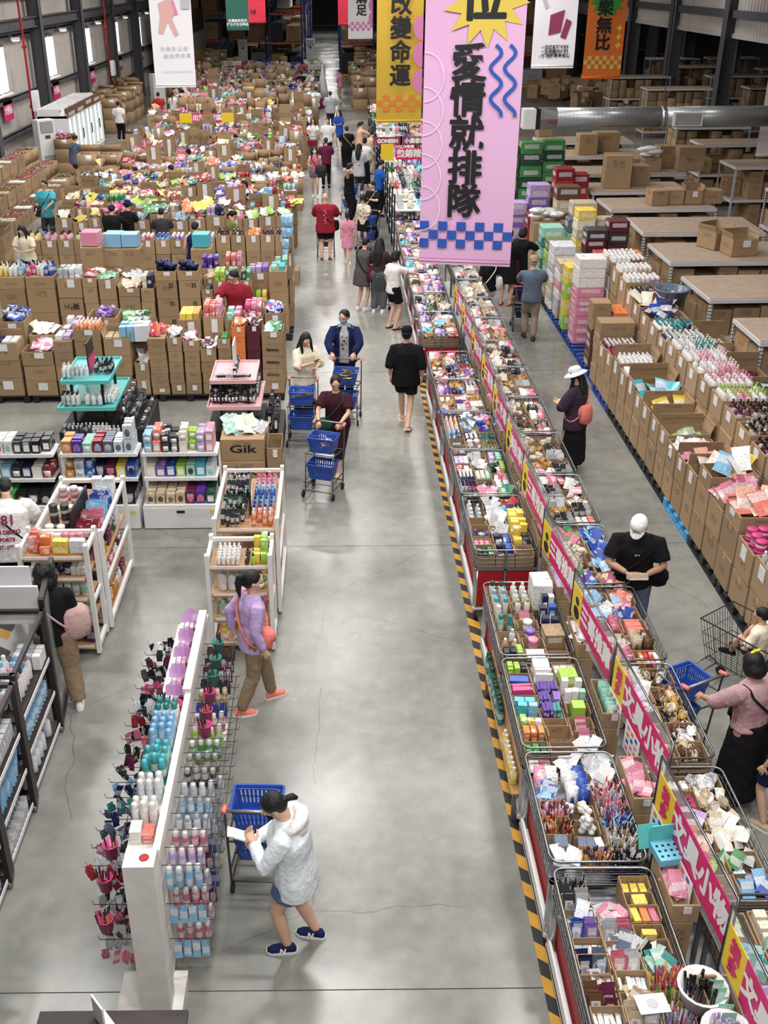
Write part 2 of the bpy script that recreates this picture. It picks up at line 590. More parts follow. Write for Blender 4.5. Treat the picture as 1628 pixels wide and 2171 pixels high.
 # open carton: four walls, floor, standing flaps
 def tray(t=.03, lo=1.0):
  m = MB()
  m.box((0, 0, .01), (1, 1, .02))
  m.box((0, -.5 + t / 2, .5 * lo), (1, t, lo)).box((0, .5 - t / 2, .5), (1, t, 1))
  m.box((-.5 + t / 2, 0, .5), (t, 1 - 2 * t, 1)).box((.5 - t / 2, 0, .5), (t, 1 - 2 * t, 1))
  return m
 def flap(x, y, rx, ry, w, h):
  Mx = Matrix.Translation((x, y, 1)) @ Euler((rx, ry, 0)).to_matrix().to_4x4()
  return MB().box((0, 0, h / 2), (w, .022, h) if abs(y) > abs(x) else (.022, w, h), 0, Mx).mesh('flap', 'kraft')
 card = MB().box((0.06, -.506, .74), (.30, .008, .40)).mesh('price_card', 'price_print')
 cardx = MB().box((-.506, .05, .72), (.008, .32, .40)).mesh('price_card', 'price_print')
 back = flap(0, .49, .12, 0, 1, .42)
 left = flap(-.49, 0, 0, -.2, .94, .36)
 rgt = flap(.49, 0, 0, .25, .94, .36)
 front = flap(0, -.49, 2.9, 0, .96, .35)
 shape('open_carton', tray().mesh('open_carton', 'kraft'), [('price_card', card, None)])
 shape('open_carton_back', tray().mesh('open_carton', 'kraft'), [('price_card', card, None), ('flap', back, 'self')])
 shape('open_carton_side', tray().mesh('open_carton', 'kraft'), [('price_card', card, None), ('flap', back, 'self'), ('flap', rgt, 'self'), ('flap', left, 'self')])
 shape('open_carton_x', tray().mesh('open_carton', 'kraft'), [('price_card', cardx, None)])
 shape('open_carton_x_flaps', tray().mesh('open_carton', 'kraft'), [('price_card', cardx, None), ('flap', back, 'self'), ('flap', rgt, 'self')])
 shape('bin', tray(.035, .8).mesh('display_bin', 'kraft'))
 shape('bin_color', tray(.035, .7).mesh('display_bin', 'pack'))
mat('tape', '#b98f57', .3)
_t = print_mat('price_print', .5, contrast=1)
_t.node_tree.nodes['Object Info']
mat('price_blank', '#eeeef2', .5)
def kraft():
 v = U(.85, 1.13)
 h = U(-.02, .02)
 c = CL['kraft']
 return (min(c[0] * (v + h), 1), c[1] * v, c[2] * (v - h * 2), 1)
def in_view(p, margin=.12):
 d = p - CAM
 w = d.dot(fwd)
 if w < .5:
  return False
 x = 720 + 2200 * d.dot(right) / w
 y = 1085.5 - 2200 * d.dot(up) / w
 return -1628 * margin < x < 1628 * (1 + margin) and -2171 * margin < y < 2171 * (1 + margin)
N_THINGS = [0]
def finish_goods(limit=280):
 for kind, items in QUEUE.items():
  items = [i for i in items if in_view(i[2])]
  items.sort(key=lambda i: (i[2] - CAM).length / max(i[7]) ** .5)
  rest = items[limit:]
  for cat, shp, loc, color, label, group, rot, sc, c2 in items[:limit]:
   main, kids = SHAPES[shp]
   o = bpy.data.objects.new(kind, main)
   o.location, o.rotation_euler, o.scale = loc, rot, sc
   c = CL[color] if isinstance(color, str) else color
   o.color = c
   o['label'], o['category'] = label, cat
   if group:
    o['group'] = group
   LINK(o)
   N_THINGS[0] += 1
   if (loc - CAM).length < 30 or 'carton' in kind:
    for kn, km, kc in kids:
     k = bpy.data.objects.new(kn, km)
     k.parent = o
     k.color = (CL[c2] if isinstance(c2, str) else (c2 or (.8, .8, .8, 1))) if kc == 'c2' else c if kc == 'self' else CL[kc] if kc else (.86, .86, .88, 1)
     LINK(k)
  if rest:
   merge(kind, rest)
ARR = {}
def arrays(me):
 if me.name not in ARR:
  v = np.empty(len(me.vertices) * 3)
  me.vertices.foreach_get('co', v)
  lt = np.empty(len(me.polygons), int)
  me.polygons.foreach_get('loop_total', lt)
  li = np.empty(len(me.loops), int)
  me.loops.foreach_get('vertex_index', li)
  ARR[me.name] = (v.reshape(-1, 3), lt, li)
 return ARR[me.name]
def merge(kind, rest):
 """the packs beyond the counted ones, joined"""
 V, LT, LI, CC = [], [], [], []
 off = 0
 for cat, shp, loc, color, label, group, rot, sc, c2 in rest:
  main, kids = SHAPES[shp]
  c = CL[color] if isinstance(color, str) else color
  Mx = np.array(Matrix.LocRotScale(loc, Euler(rot), Vector(sc)))
  for me, col in [(main, c)] + [(k[1], (CL[c2] if isinstance(c2, str) else (c2 or (.8, .8, .8, 1))) if k[2] == 'c2' else c if k[2] == 'self' else (.86, .86, .88, 1)) for k in kids]:
   if me.materials[0].name in ('film', 'tape'):
    continue
   v, lt, li = arrays(me)
   V.append(v @ Mx[:3, :3].T + Mx[:3, 3])
   LT.append(lt)
   LI.append(li + off)
   CC.append(np.tile(np.array(col), (len(v), 1)))
   off += len(v)
 V, LT, LI, CC = np.concatenate(V), np.concatenate(LT), np.concatenate(LI), np.concatenate(CC)
 me = bpy.data.meshes.new(kind + '_mass')
 me.vertices.add(len(V))
 me.vertices.foreach_set('co', V.ravel())
 me.loops.add(len(LI))
 me.loops.foreach_set('vertex_index', LI.astype(np.int32))
 me.polygons.add(len(LT))
 st = np.concatenate([[0], np.cumsum(LT)[:-1]]).astype(np.int32)
 me.polygons.foreach_set('loop_start', st)
 me.polygons.foreach_set('loop_total', LT.astype(np.int32))
 me.update(calc_edges=True)
 a = me.color_attributes.new('Col', 'FLOAT_COLOR', 'POINT')
 a.data.foreach_set('color', CC.ravel())
 me.materials.append(MATS['pack_mass'] if 'carton' not in kind else kraft_mass())
 o = ob('packed_' + kind, me)
 tag(o, 'the many further %s packed closely deep in the hall' % plural(kind.replace('_', ' ')), 'goods', kind='stuff')
def plural(w):
 return w + ('es' if w.endswith(('x', 'sh', 'ch')) else 's')
def kraft_mass():
 if 'kraft_mass' not in MATS:
  m = mat('kraft_mass', rough=.85)
  n = nd(m.node_tree, 'ShaderNodeAttribute', attribute_name='Col')
  m.node_tree.links.new(n.outputs['Color'], m.node_tree.nodes['Principled BSDF'].inputs['Base Color'])
 return MATS['kraft_mass']
# ------------------------------------------------------------------ filling a box or a bin
FORM = {'box': ('product_box', 'box'), 'cosmetic': ('cosmetic_box', 'box'), 'pump': ('pump_bottle', 'bottle'), 'bottle': ('capped_bottle', 'bottle'), 'can': ('spray_can', 'spray can'),
  'jar': ('jar', 'jar'), 'tube': ('squeeze_tube', 'tube'), 'pouch': ('snack_pouch', 'pouch'), 'sachet': ('sachet', 'sachet'), 'card': ('card_pack', 'pack'),
  'pen': ('pen', 'pen'), 'plush': ('plush_bundle', 'soft goods'), 'bucket': ('bucket', 'bucket'), 'clip': ('hair_clip', 'hair clip'), 'box_plain': ('tissue_pack', 'pack'), 'cosmetic_disc': ('cosmetic_box', 'box')}
NOUN = {'box': 'product box', 'cosmetic': 'cosmetic box', 'pump': 'pump bottle', 'bottle': 'capped bottle', 'can': 'spray can', 'jar': 'jar', 'tube': 'squeeze tube', 'pouch': 'bagged pouch', 'sachet': 'flat sachet',
  'card': 'carded pack', 'pen': 'pen', 'plush': 'wrapped soft bundle', 'bucket': 'bucket', 'clip': 'hair clip', 'box_plain': 'pack', 'cosmetic_disc': 'emblem cosmetic box'}
SIZE = {'box': (.09, .07, .13), 'cosmetic': (.09, .05, .15), 'pump': (.085, .085, .24), 'bottle': (.065, .065, .17), 'can': (.062, .062, .21), 'jar': (.09, .09, .09), 'tube': (.06, .045, .17),
  'pouch': (.17, .10, .22), 'sachet': (.10, .06, .14), 'card': (.09, .05, .17), 'pen': (.011, .011, .15), 'plush': (.16, .14, .13), 'bucket': (.1, .1, .1), 'clip': (.07, .06, .1),
  'box_plain': (.11, .09, .08), 'cosmetic_disc': (.09, .05, .14)}
def fill(form, x, y, z, w, d, colors, where, c2='white', n=None, size=None, mode=None, rz=0, layers=1, jit=.1):
 """put packs of one form into the rectangle w x d centred on x, y with their feet at z"""
 kind, cat = FORM[form]
 c2 = c2 or 'white'
 sx, sy, sz = size or SIZE[form]
 if isinstance(colors, str):
  colors = [colors]
 mode = mode or ('heap' if form in ('pouch', 'sachet', 'plush', 'clip') else 'grid')
 tall = form in ('pouch', 'sachet')
 def one(px, py, pz, rot, col, at=''):
  shp = form + str(rnd.randrange(3)) if tall else form
  c = c2 if isinstance(c2, str) else rnd.choice(c2)
  lab = '%s %s%s in %s' % (cw(col), NOUN[form], ' with %s cap' % cw(c) if not isinstance(c2, str) and form in ('bottle', 'pump', 'can') else '', where)
  grp = lab
  if len((lab + at).split()) <= 16:
   lab += at
  cc, ss = math.cos(rz), math.sin(rz)
  q = (x + px * cc - py * ss, y + px * ss + py * cc, pz)
  s = U(.95, 1.04)
  put(kind, cat, shp, q, col, lab, grp, (rot[0], rot[1], rot[2] + rz), (sx * s, sy * s, sz * s), c)
 if mode == 'grid':
  nx, ny = max(1, int(w / (sx * 1.04))), max(1, int(d / (sy * 1.06)))
  k = 0
  for l in range(layers):
   for j in range(ny):
    for i in range(nx):
     if n and k >= n:
      break
     if l == layers - 1 and layers > 1 and rnd.random() < .2:
      continue
     if rnd.random() < .04:
      continue
     col = colors[(i * len(colors)) // nx] if len(colors) > 1 else colors[0]
     one((i + .5) / nx * w - w / 2, (j + .5) / ny * d - d / 2, z + l * sz * 1.01 + U(0, .004), (0, 0, U(-jit, jit)), col, ', %s across, %s deep%s' % (ORD[i % 30], ORD[j % 30], ', stacked' if l else ''))
     k += 1
 elif mode == 'heap':
  n = n or max(4, int(w * d / (sx * sy) * 1.15))
  for k in range(n):
   col = colors[int(k / n * len(colors))]
   one(U(-.5, .5) * max(w - sx * .8, .02), U(-.5, .5) * max(d - sx * .8, .02), z + U(0, .05) + .02 * (k % 3), (U(-1.5, -.7), U(-.35, .35), U(-.9, .9)), col)
 elif mode == 'stand':
  n = n or max(3, int(d / (sy * .7)))
  nx = max(1, int(w / (sx * 1.02)))
  for i in range(nx):
   for k in range(n):
    col = colors[(i * len(colors)) // nx]
    one((i + .5) / nx * w - w / 2 + U(-.01, .01), (k + .5) / n * d - d / 2, z, (U(-.5, -.12), U(-.06, .06), U(-.06, .06)), col, ', %s across, %s deep' % (ORD[i % 30], ORD[k % 30]))
 elif mode == 'flat':
  n = n or 6
  nx, ny = max(1, int(w / sx)), max(1, int(d / sz))
  for i in range(nx):
   for j in range(ny):
    for l in range(layers):
     one((i + .5) / nx * w - w / 2, (j + .5) / ny * d - d / 2 - sz / 2 * 0, z + l * sy * 1.05 + sy / 2, (-PI / 2, 0, U(-jit, jit)), colors[(i + j) % len(colors)])
 elif mode == 'bunch':
  n = n or int(w * d / (sx * sx) * .35)
  for k in range(n):
   a, b = U(-.5, .5), U(-.5, .5)
   one(a * w * .9, b * d * .9, z + U(0, .02), (-b * .5 + U(-.12, .12), a * .5 + U(-.12, .12), 0), rnd.choice(colors))
build_shapes()
# ------------------------------------------------------------------ the hall
def floor_mat():
 m = bpy.data.materials.new('polished_concrete')
 MATS['concrete'] = m
 m.use_nodes = True
 t = m.node_tree
 b = t.nodes['Principled BSDF']
 L = t.links.new
 geo = nd(t, 'ShaderNodeNewGeometry')
 n1 = nd(t, 'ShaderNodeTexNoise')
 n1.inputs['Scale'].default_value = .38
 n1.inputs['Detail'].default_value = 7
 n1.inputs['Roughness'].default_value = .62
 n2 = nd(t, 'ShaderNodeTexNoise')
 n2.inputs['Scale'].default_value = 5.5
 n2.inputs['Detail'].default_value = 5
 L(geo.outputs['Position'], n1.inputs['Vector'])
 L(geo.outputs['Position'], n2.inputs['Vector'])
 r = nd(t, 'ShaderNodeValToRGB')
 r.color_ramp.elements[0].position, r.color_ramp.elements[1].position = .30, .72
 r.color_ramp.elements[0].color, r.color_ramp.elements[1].color = lin('#6e6f6b'), lin('#9d9c94')
 ad = nd(t, 'ShaderNodeMath', operation='MULTIPLY_ADD')
 ad.inputs[1].default_value = .34
 L(n2.outputs['Fac'], ad.inputs[0])
 sb = nd(t, 'ShaderNodeMath', operation='SUBTRACT')
 sb.inputs[1].default_value = .17
 L(n1.outputs['Fac'], sb.inputs[0])
 L(sb.outputs[0], ad.inputs[2])
 L(ad.outputs[0], r.inputs['Fac'])
 # hairline cracks
 dis = nd(t, 'ShaderNodeTexNoise')
 dis.inputs['Scale'].default_value = 1.6
 dis.inputs['Detail'].default_value = 6
 L(geo.outputs['Position'], dis.inputs['Vector'])
 mx = nd(t, 'ShaderNodeMix', data_type='VECTOR')
 mx.inputs[0].default_value = .22
 L(geo.outputs['Position'], mx.inputs[4])
 L(dis.outputs['Color'], mx.inputs[5])
 vo = nd(t, 'ShaderNodeTexVoronoi', feature='DISTANCE_TO_EDGE')
 vo.inputs['Scale'].default_value = .36
 L(mx.outputs[1], vo.inputs['Vector'])
 lt = nd(t, 'ShaderNodeMath', operation='LESS_THAN')
 lt.inputs[1].default_value = .0014
 L(vo.outputs['Distance'], lt.inputs[0])
 gate = nd(t, 'ShaderNodeTexNoise')
 gate.inputs['Scale'].default_value = .3
 L(geo.outputs['Position'], gate.inputs['Vector'])
 g2 = nd(t, 'ShaderNodeMath', operation='GREATER_THAN')
 g2.inputs[1].default_value = .46
 L(gate.outputs['Fac'], g2.inputs[0])
 mu = nd(t, 'ShaderNodeMath', operation='MULTIPLY')
 L(lt.outputs[0], mu.inputs[0])
 L(g2.outputs[0], mu.inputs[1])
 mu2 = nd(t, 'ShaderNodeMath', operation='MULTIPLY')
 mu2.inputs[1].default_value = .42
 L(mu.outputs[0], mu2.inputs[0])
 mc = nd(t, 'ShaderNodeMix', data_type='RGBA')
 L(mu2.outputs[0], mc.inputs[0])
 L(r.outputs[0], mc.inputs[6])
 mc.inputs[7].default_value = lin('#4a4845')
 L(mc.outputs[2], b.inputs['Base Color'])
 rr = nd(t, 'ShaderNodeMapRange')
 rr.inputs[1].default_value, rr.inputs[2].default_value = .3, .7
 rr.inputs[3].default_value, rr.inputs[4].default_value = .15, .34
 L(n1.outputs['Fac'], rr.inputs[0])
 L(rr.outputs[0], b.inputs['Roughness'])
 b.inputs['Specular IOR Level'].default_value = .5
floor_mat()
mat('joint', '#2c2b2a', .9)
floor = struct('floor', MB().quad((-14, -2, -.03), (30, -2, -.03), (30, 172, -.03), (-14, 172, -.03)).mesh('floor', 'joint'))
ys = [-2, 5.29] + [5.29 + 6.84 * k for k in range(1, 25)]
xs = [-14, -6.6, 8.9, 16, 30]
for i in range(len(xs) - 1):
 for j in range(len(ys) - 1):
  g = .005
  x0, x1, y0, y1 = xs[i] + g / 2, xs[i + 1] - g / 2, ys[j] + g, ys[j + 1] - g
  ob('slab', MB().box(((x0 + x1) / 2, (y0 + y1) / 2, -.015), (x1 - x0, y1 - y0, .03)).mesh('slab', 'concrete'), floor)
# yellow and black tape
mat('tape_yellow', '#c48f2a', .5, noise_amt=.12)
mat('tape_black', '#1d1c1c', .5)
for nm, x0, x1, y0, y1 in (('trim_1', 1.50, 1.63, 3.6, 18.6), ('trim_2', -4.05, -3.85, 10.0, 12.3), ('trim_3', -3.9, -3.75, 7.9, 9.7)):
 m = MB()
 p = .155
 y, k = y0, 0
 while y < y1:
  m.quad((x0, y + .10, .0015), (x1, y, .0015), (x1, y + p, .0015), (x0, y + p + .10, .0015), k % 2)
  y += p
  k += 1
 struct(nm, m.mesh('safety_tape', ['tape_yellow', 'tape_black']))
# ceiling and outer walls
mat('sheet_grey', '#cdc6c0', .5, noise_amt=.05, noise_scale=1)
mat('sheet_dark', '#5b5a5c', .6)
mat('ceiling_sheet', '#8f9092', .7)
struct('ceiling', MB().box((8, 85, 10.1), (45, 176, .2)).mesh('ceiling', 'ceiling_sheet'))
def corrugated(p0, p1, z0, z1, pitch=.22, dep=.05, m='sheet_grey'):
 p0, p1 = Vector(p0), Vector(p1)
 d = (p1 - p0)
 L = d.length
 d /= L
 nrm = Vector((d.y, -d.x, 0))
 b = MB()
 n = int(L / pitch)
 vs, fs = [], []
 for i in range(n):
  for a, o in ((0, 0), (.5, 0), (.6, dep), (.9, dep)):
   p = p0 + d * (i + a) * pitch + nrm * o
   vs += [(p.x, p.y, z0), (p.x, p.y, z1)]
 for i in range(len(vs) // 2 - 1):
  fs.append((2 * i, 2 * i + 2, 2 * i + 3, 2 * i + 1))
 return b.add(vs, fs).mesh('sheet', m)
wl = struct('wall_left', MB().box((-13.3, 85, 5), (.2, 176, 10)).mesh('wall', 'sheet_dark'))
ob('cladding', corrugated((-13.12, 20, 0), (-13.12, 120, 0), 0, 10), wl)
struct('wall_back', MB().box((8, 172.2, 5), (45, .3, 10)).mesh('wall', 'sheet_dark'))
struct('wall_front', MB().box((8, -2.6, 5), (45, .3, 10)).mesh('wall', 'sheet_dark'))
struct('wall_right', MB().box((30.2, 85, 5), (.3, 176, 10)).mesh('wall', 'sheet_dark'))
# steel frame of the left wall
COLY = [24.4 + 8 * k for k in range(9)]
def hcol(x, y, z1, w=.42, d=.5):
 m = MB()
 m.box((x - d / 2, y, z1 / 2), (.025, w, z1)).box((x + d / 2, y, z1 / 2), (.025, w, z1)).box((x, y, z1 / 2), (d - .03, .025, z1))
 m.box((x, y, .02), (d + .12, w + .12, .04))
 return m.mesh('column', 'dark_steel')
for k, y in enumerate(COLY):
 struct('column_left' + ('' if k == 0 else '.%03d' % k), hcol(-12.62, y, 9.9))
for k, z in enumerate((1.25, 2.55, 4.75, 6.2)):
 struct('beam_left' + ('' if k == 0 else '.%03d' % k), MB().box((-12.95, 60, z), (.16, 92, .05)).box((-12.88, 60, z - .08), (.02, 92, .2)).mesh('girt', 'dark_steel'))
struct('beam_left_main', MB().box((-12.60, 60, 4.98), (.26, 92, .04)).box((-12.60, 60, 5.34), (.26, 92, .04)).box((-12.60, 60, 5.16), (.03, 92, .34)).mesh('beam', 'dark_steel'))
k = 0
for y in COLY[:-1]:
 yc = y + 2.9
 k += 1
 w = struct('window_%d' % k, MB().box((-13.0, yc, 3.6), (.12, 2.1, 1.8)).mesh('window_frame', 'dark_steel'))
 for s in (-1, 1):
  ob('pane', MB().box((-12.93, yc + s * .5, 3.6), (.02, .9, 1.6)).mesh('pane', 'window_glow'), w)
 ob('mullion', MB().box((-12.91, yc, 3.6), (.05, .07, 1.7)).mesh('mullion', 'white_paint'), w)
 ob('sill', MB().box((-12.86, yc, 2.72), (.2, 2.2, .06)).mesh('sill', 'white_paint'), w)
 nth = ORD[k - 1]
 s = thing('wall_sign', 'small magenta paper sign under the %s window along the metal wall' % nth, 'sign', (-12.88, yc + .3, 2.15), 0, 'magenta signs under the wall windows')
 ob('sign_panel', MB().box((0, 0, 0), (.02, 1.25, .72)).mesh('sign_panel', 'magenta'), s)
 ob('lettering', text_mesh('大特價', .34, .012, 'white_print'), s, (.013, 0, 0), (PI / 2, 0, PI / 2))
 f = thing('flood_light', 'small white flood light shining above the %s wall window' % nth, 'lamp', (-12.5, yc + 1.3, 4.62), 0, 'flood lights above the wall windows')
 ob('lamp_body', MB().box((0, 0, .05), (.22, .5, .10)).mesh('lamp_body', 'white_paint'), f)
 ob('lamp_face', MB().box((.02, 0, -.015), (.17, .42, .03)).mesh('lamp_face', 'lamp_glow'), f)
 ob('bracket', MB().bar((0, 0, .1), (-.35, 0, .2), .04).mesh('bracket', 'dark_steel'), f)
for i, y in enumerate((44.6, 61.0)):
 p = thing('fire_pipe', 'red vertical fire pipe %s' % ('beside the near wall cupboard' if i == 0 else 'farther along the metal wall'), 'pipe', (-12.2, y, 0))
 ob('pipe', MB().tube([(0, 0, 0), (0, 0, 9)], .05, 8).mesh('pipe', 'red_panel'), p)
 for z in (2.2, 4.4, 6.5):
  ob('pipe_collar', MB().tube([(0, 0, z - .06), (0, 0, z + .06)], .1, 8).mesh('pipe_collar', 'red_panel'), p)
 b = thing('junction_box', 'white electrical box fixed over the %s red pipe' % ('near' if i == 0 else 'farther'), 'box', (-12.05, y + .1, 2.4))
 ob('box_body', MB().box((0, 0, 0), (.18, .5, .75)).mesh('box_body', 'white_paint'), b)
 ob('box_door', MB().box((.1, 0, 0), (.02, .4, .6)).mesh('box_door', 'white_paint'), b)
# upper wall and columns on the storage side
wr = struct('partition_right', MB().box((17.3, 60, 7.1), (.15, 70, 5.4)).mesh('partition', 'sheet_dark'))
ob('cladding', corrugated((17.2, 95, 0), (17.2, 25, 0), 4.35, 9.9, .35, .07), wr)
for z in (5.15, 7.2):
 ob('girt', MB().box((17.05, 60, z), (.3, 70, .3)).mesh('girt', 'dark_steel'), wr)
ob('girt', MB().box((17.15, 60, 4.3), (.2, 70, .18)).mesh('girt', 'sheet_grey'), wr)
for k, (x, y) in enumerate([(17, y) for y in (33, 41, 49, 57, 65, 73, 81)] + [(21.5, y) for y in (45, 53, 61, 69, 77)]):
 struct('column_right' + ('' if k == 0 else '.%03d' % k), hcol(x, y, 9.9, .55, .6))
# ------------------------------------------------------------------ shelving of the store room
def storage_rack(x, y, w, d, h, label, n_top=(), levels=(.22, .9), seed=0, boxes=True, nth='', plates=True):
 t = thing('storage_rack', label, 'rack', (x, y, 0), U(-.03, .03), 'white steel racks of the store room')
 perf = 'perforated'
 if perf not in MATS:
  stripes_mat(perf, '#5b5b5e', '#d9dadd', 16, 2, .32, .4)
 for px in (0, w):
  for py in (0, d):
   sx, sy = (1 if px == 0 else -1), (1 if py == 0 else -1)
   ob('upright', MB().box((px + sx * .025, py, h / 2), (.05, .005, h)).box((px, py + sy * .025, h / 2), (.005, .05, h)).mesh('upright', perf), t)
 for z in levels + (h,):
  b = MB()
  b.box((w / 2, 0, z - .035), (w, .03, .07)).box((w / 2, d, z - .035), (w, .03, .07)).box((0, d / 2, z - .035), (.03, d, .07)).box((w, d / 2, z - .035), (.03, d, .07))
  ob('shelf_beam', b.mesh('shelf_beam', 'rack_white'), t)
  ob('shelf_board', MB().box((w / 2, d / 2, z + .006), (w - .02, d - .02, .014)).mesh('shelf_board', 'chipboard'), t)
 if plates:
  for z in levels:
   for k in range(3):
    ob('shelf_tag', MB().box((.3 + k * w * .32, -.022, z - .03), (.10, .006, .07)).mesh('shelf_tag', 'yellow_print' if k % 2 else 'white_print'), t)
 if boxes:
  r = random.Random(seed)
  for li, z in enumerate(levels):
   top = (levels + (h,))[li + 1] - .10
   for row, yy in enumerate((.06, d / 2 + .03)):
    xx = .05
    c = 0
    while xx < w - .35:
     bw = r.uniform(.34, .5)
     bh = min(top - z - .02, r.uniform(.34, .6))
     opened = r.random() < .3 and row == 0
     lab = 'brown box %s, %s shelf, %s, %s white rack' % (ORD[c], 'lower' if li == 0 else 'upper', 'front row' if row == 0 else 'back row', nth)
     if r.random() < .93 and xx + bw < w - .03:
      put('shelved_carton', 'box', 'carton', (x + xx + bw / 2, y + yy + d * .22, z + .015), kraft(), lab, 'brown boxes on the store room racks', (0, 0, r.uniform(-.05, .05)), (bw - .02, d * .42, bh))
      if bh < top - z - .25 and r.random() < .7:
       put('shelved_carton', 'box', 'carton', (x + xx + bw / 2, y + yy + d * .22, z + .02 + bh), kraft(), lab + ', top box', 'brown boxes on the store room racks', (0, 0, r.uniform(-.05, .05)), (bw - .04, d * .40, top - z - bh - .06))
     xx += bw + .01
     c += 1
 return t
mat('rack_white', '#d4d4d6', .45)
mat('blue_steel', '#23356f', .5)
mat('orange_steel', '#c4542a', .5)
RACKS = [(6.66, 15.70, 2.9, 1.27), (6.64, 18.1, 3.0, 1.62), (6.70, 20.75, 2.9, 1.7), (6.85, 23.4, 2.7, 1.7), (6.75, 26.0, 2.6, 1.5), (6.8, 28.3, 2.6, 1.4), (6.9, 31.0, 3.2, 1.5), (6.9, 34.2, 3.2, 1.6), (7.0, 37.4, 3.2, 1.5)]
for i, (x, y, w, d) in enumerate(RACKS):
 storage_rack(x, y, w, d, 1.6, 'white perforated steel rack with a bare board top, %s from the pallets' % ('nearest' if i == 0 else ORD[i] + ' back'), seed=i, nth=ORD[i])
for i, (x, y) in enumerate(((10.75, 21.0), (10.9, 25.8), (11.2, 30.2), (11.6, 34.4), (12.0, 38.6))):
 storage_rack(x, y, 2.6, 1.3, 1.9, 'white steel rack in the second line of the store room, %s back' % ORD[i], seed=20 + i, levels=(.22, 1.0), nth='second line ' + ORD[i], plates=False)
for i, (x, y) in enumerate([(18.6, 50), (18.8, 56), (18.6, 62), (19, 68), (22.6, 52), (22.8, 60), (22.6, 68), (14.0, 50), (13.8, 56)]):
 storage_rack(x, y, 3.0, 1.2, 2.1, 'white rack in the dark bay beyond the columns, %s of that bay' % ORD[i], seed=40 + i, levels=(.3, 1.1), nth='far bay ' + ORD[i], plates=False)
def loose_box(x, y, z, w, d, h, rz, lab, opened=False):
 put('loose_carton', 'box', 'open_carton_side' if opened else 'carton', (x, y, z), kraft(), lab, None, (0, 0, rz), (w, d, h))
for x, y, z, w, d, h, rz, lab, op in [
  (8.75, 16.35, 1.62, 1.25, .55, .42, -.12, 'long tan carton lying across the top of the nearest rack', 0),
  (8.35, 18.9, 1.62, .62, .6, .75, -.18, 'tall brown carton with a white label on the second rack top', 0),
  (9.1, 19.0, 1.62, .55, .6, .62, -.1, 'brown carton beside the tall one on the second rack top', 0),
  (8.25, 21.4, 1.62, .55, .5, .34, .15, 'printed tan carton with raised flaps on the third rack top', 1),
  (7.95, 22.0, 1.62, .5, .5, .36, .5, 'tan carton with its lid tented open on the third rack top', 1),
  (8.0, 26.6, 1.62, .42, .45, .36, .1, 'carton with a blue square label on a rack top', 0),
  (8.45, 26.7, 1.62, .4, .45, .36, 0, 'plain carton in the row of four on a rack top', 0),
  (8.9, 26.7, 1.62, .42, .45, .34, -.05, 'worn carton with white paper on it in the row of four', 1),
  (9.35, 26.75, 1.62, .55, .45, .32, 0, 'low wide carton closing the row of four on a rack top', 0),
  (7.55, 29.0, 1.62, .7, .6, .85, -.1, 'large empty carton lying open toward the aisle on a rack top', 0),
  (8.25, 29.4, 1.62, .5, .5, .5, .1, 'smaller carton behind the large empty one on a rack top', 0),
  (8.0, 34.8, 1.62, .6, .5, .62, .05, 'tall carton standing alone before the silver duct', 0),
  (8.7, 35.2, 1.62, .8, .5, .62, 0, 'wide dark carton before the silver duct', 0),
  (8.6, 31.5, 1.62, .4, .4, .36, .1, 'small carton on the rack top before the duct', 0),
  (9.2, 31.6, 1.62, .5, .45, .36, 0, 'carton under the white plastic bundle', 0),
  (9.7, 32.1, 1.62, .45, .45, .62, .1, 'upright carton beside the white plastic bundle', 0),
  (10.3, 31.6, 1.62, .75, .6, .66, -.05, 'big brown carton at the end of the rack top before the duct', 0),
  (7.4, 39.0, 1.62, .5, .5, .4, .1, 'carton on the farthest rack under the duct', 0)]:
 loose_box(x, y, z, w, d, h, rz, lab, op)
put('plastic_bundle', 'bundle', 'plush', (9.2, 31.6, 1.99), 'white', 'white plastic wrapped bundle lying on a carton before the duct', None, (0, 0, 0), (.75, .5, .35))
# heap of empty cartons behind the duct
for i in range(46):
 x, y = U(11.5, 18.6), U(60, 70)
 loose_box(x, y, max(0, U(-.1, 1.0) * (1 - abs(i % 9 - 4) / 7)), U(.5, 1.0), U(.5, .9), U(.4, .8), U(-1.5, 1.5), 'discarded carton %s in the heap behind the silver duct' % (ORD[i] if i < 30 else ORD[i - 30] + ' from the far side'), i % 3 == 0)
# silver air duct
du = thing('air_duct', 'long silver spiral air duct over the store room racks', 'duct', (5.25, 30, 3.27))
DR = .27
stripes_mat('spiral', '#d3d5d7', '#b4b8bb', 9, 0, .08, .34, .55)
MATS['spiral'].node_tree.nodes['Principled BSDF'].inputs['Metallic'].default_value = .6
for a, b in ((.75, 3.6), (3.66, 6.9), (6.96, 10.2), (10.26, 13.5)):
 ob('duct_pipe', MB().tube([(a, 0, 0), (b, 0, 0)], DR, 20).mesh('duct_pipe', 'spiral'), du)
for a in (3.63, 6.93, 10.23):
 ob('duct_collar', MB().tube([(a - .05, 0, 0), (a + .05, 0, 0)], DR + .025, 20).mesh('duct_collar', 'galvanised'), du)
 ob('hanger', MB().tube([(a, 0, DR), (a, 0, 6.7)], .012, 4).mesh('hanger', 'steel'), du)
m = MB()
m.loft([[Vector((.28, sy * .26, sz * .26)) for sy, sz in ((-1, -1), (0, -1), (1, -1), (1, 0), (1, 1), (0, 1), (-1, 1), (-1, 0))], [Vector((.75, DR * math.cos(a), DR * math.sin(a))) for a in [-PI * .75 + PI / 4 * k for k in range(8)]]], 0, False)
ob('duct_transition', m.mesh('duct_transition', 'galvanised'), du)
ob('duct_outlet', MB().box((0, 0, 0), (.34, .5, .5)).mesh('duct_outlet', 'white_paint'), du)
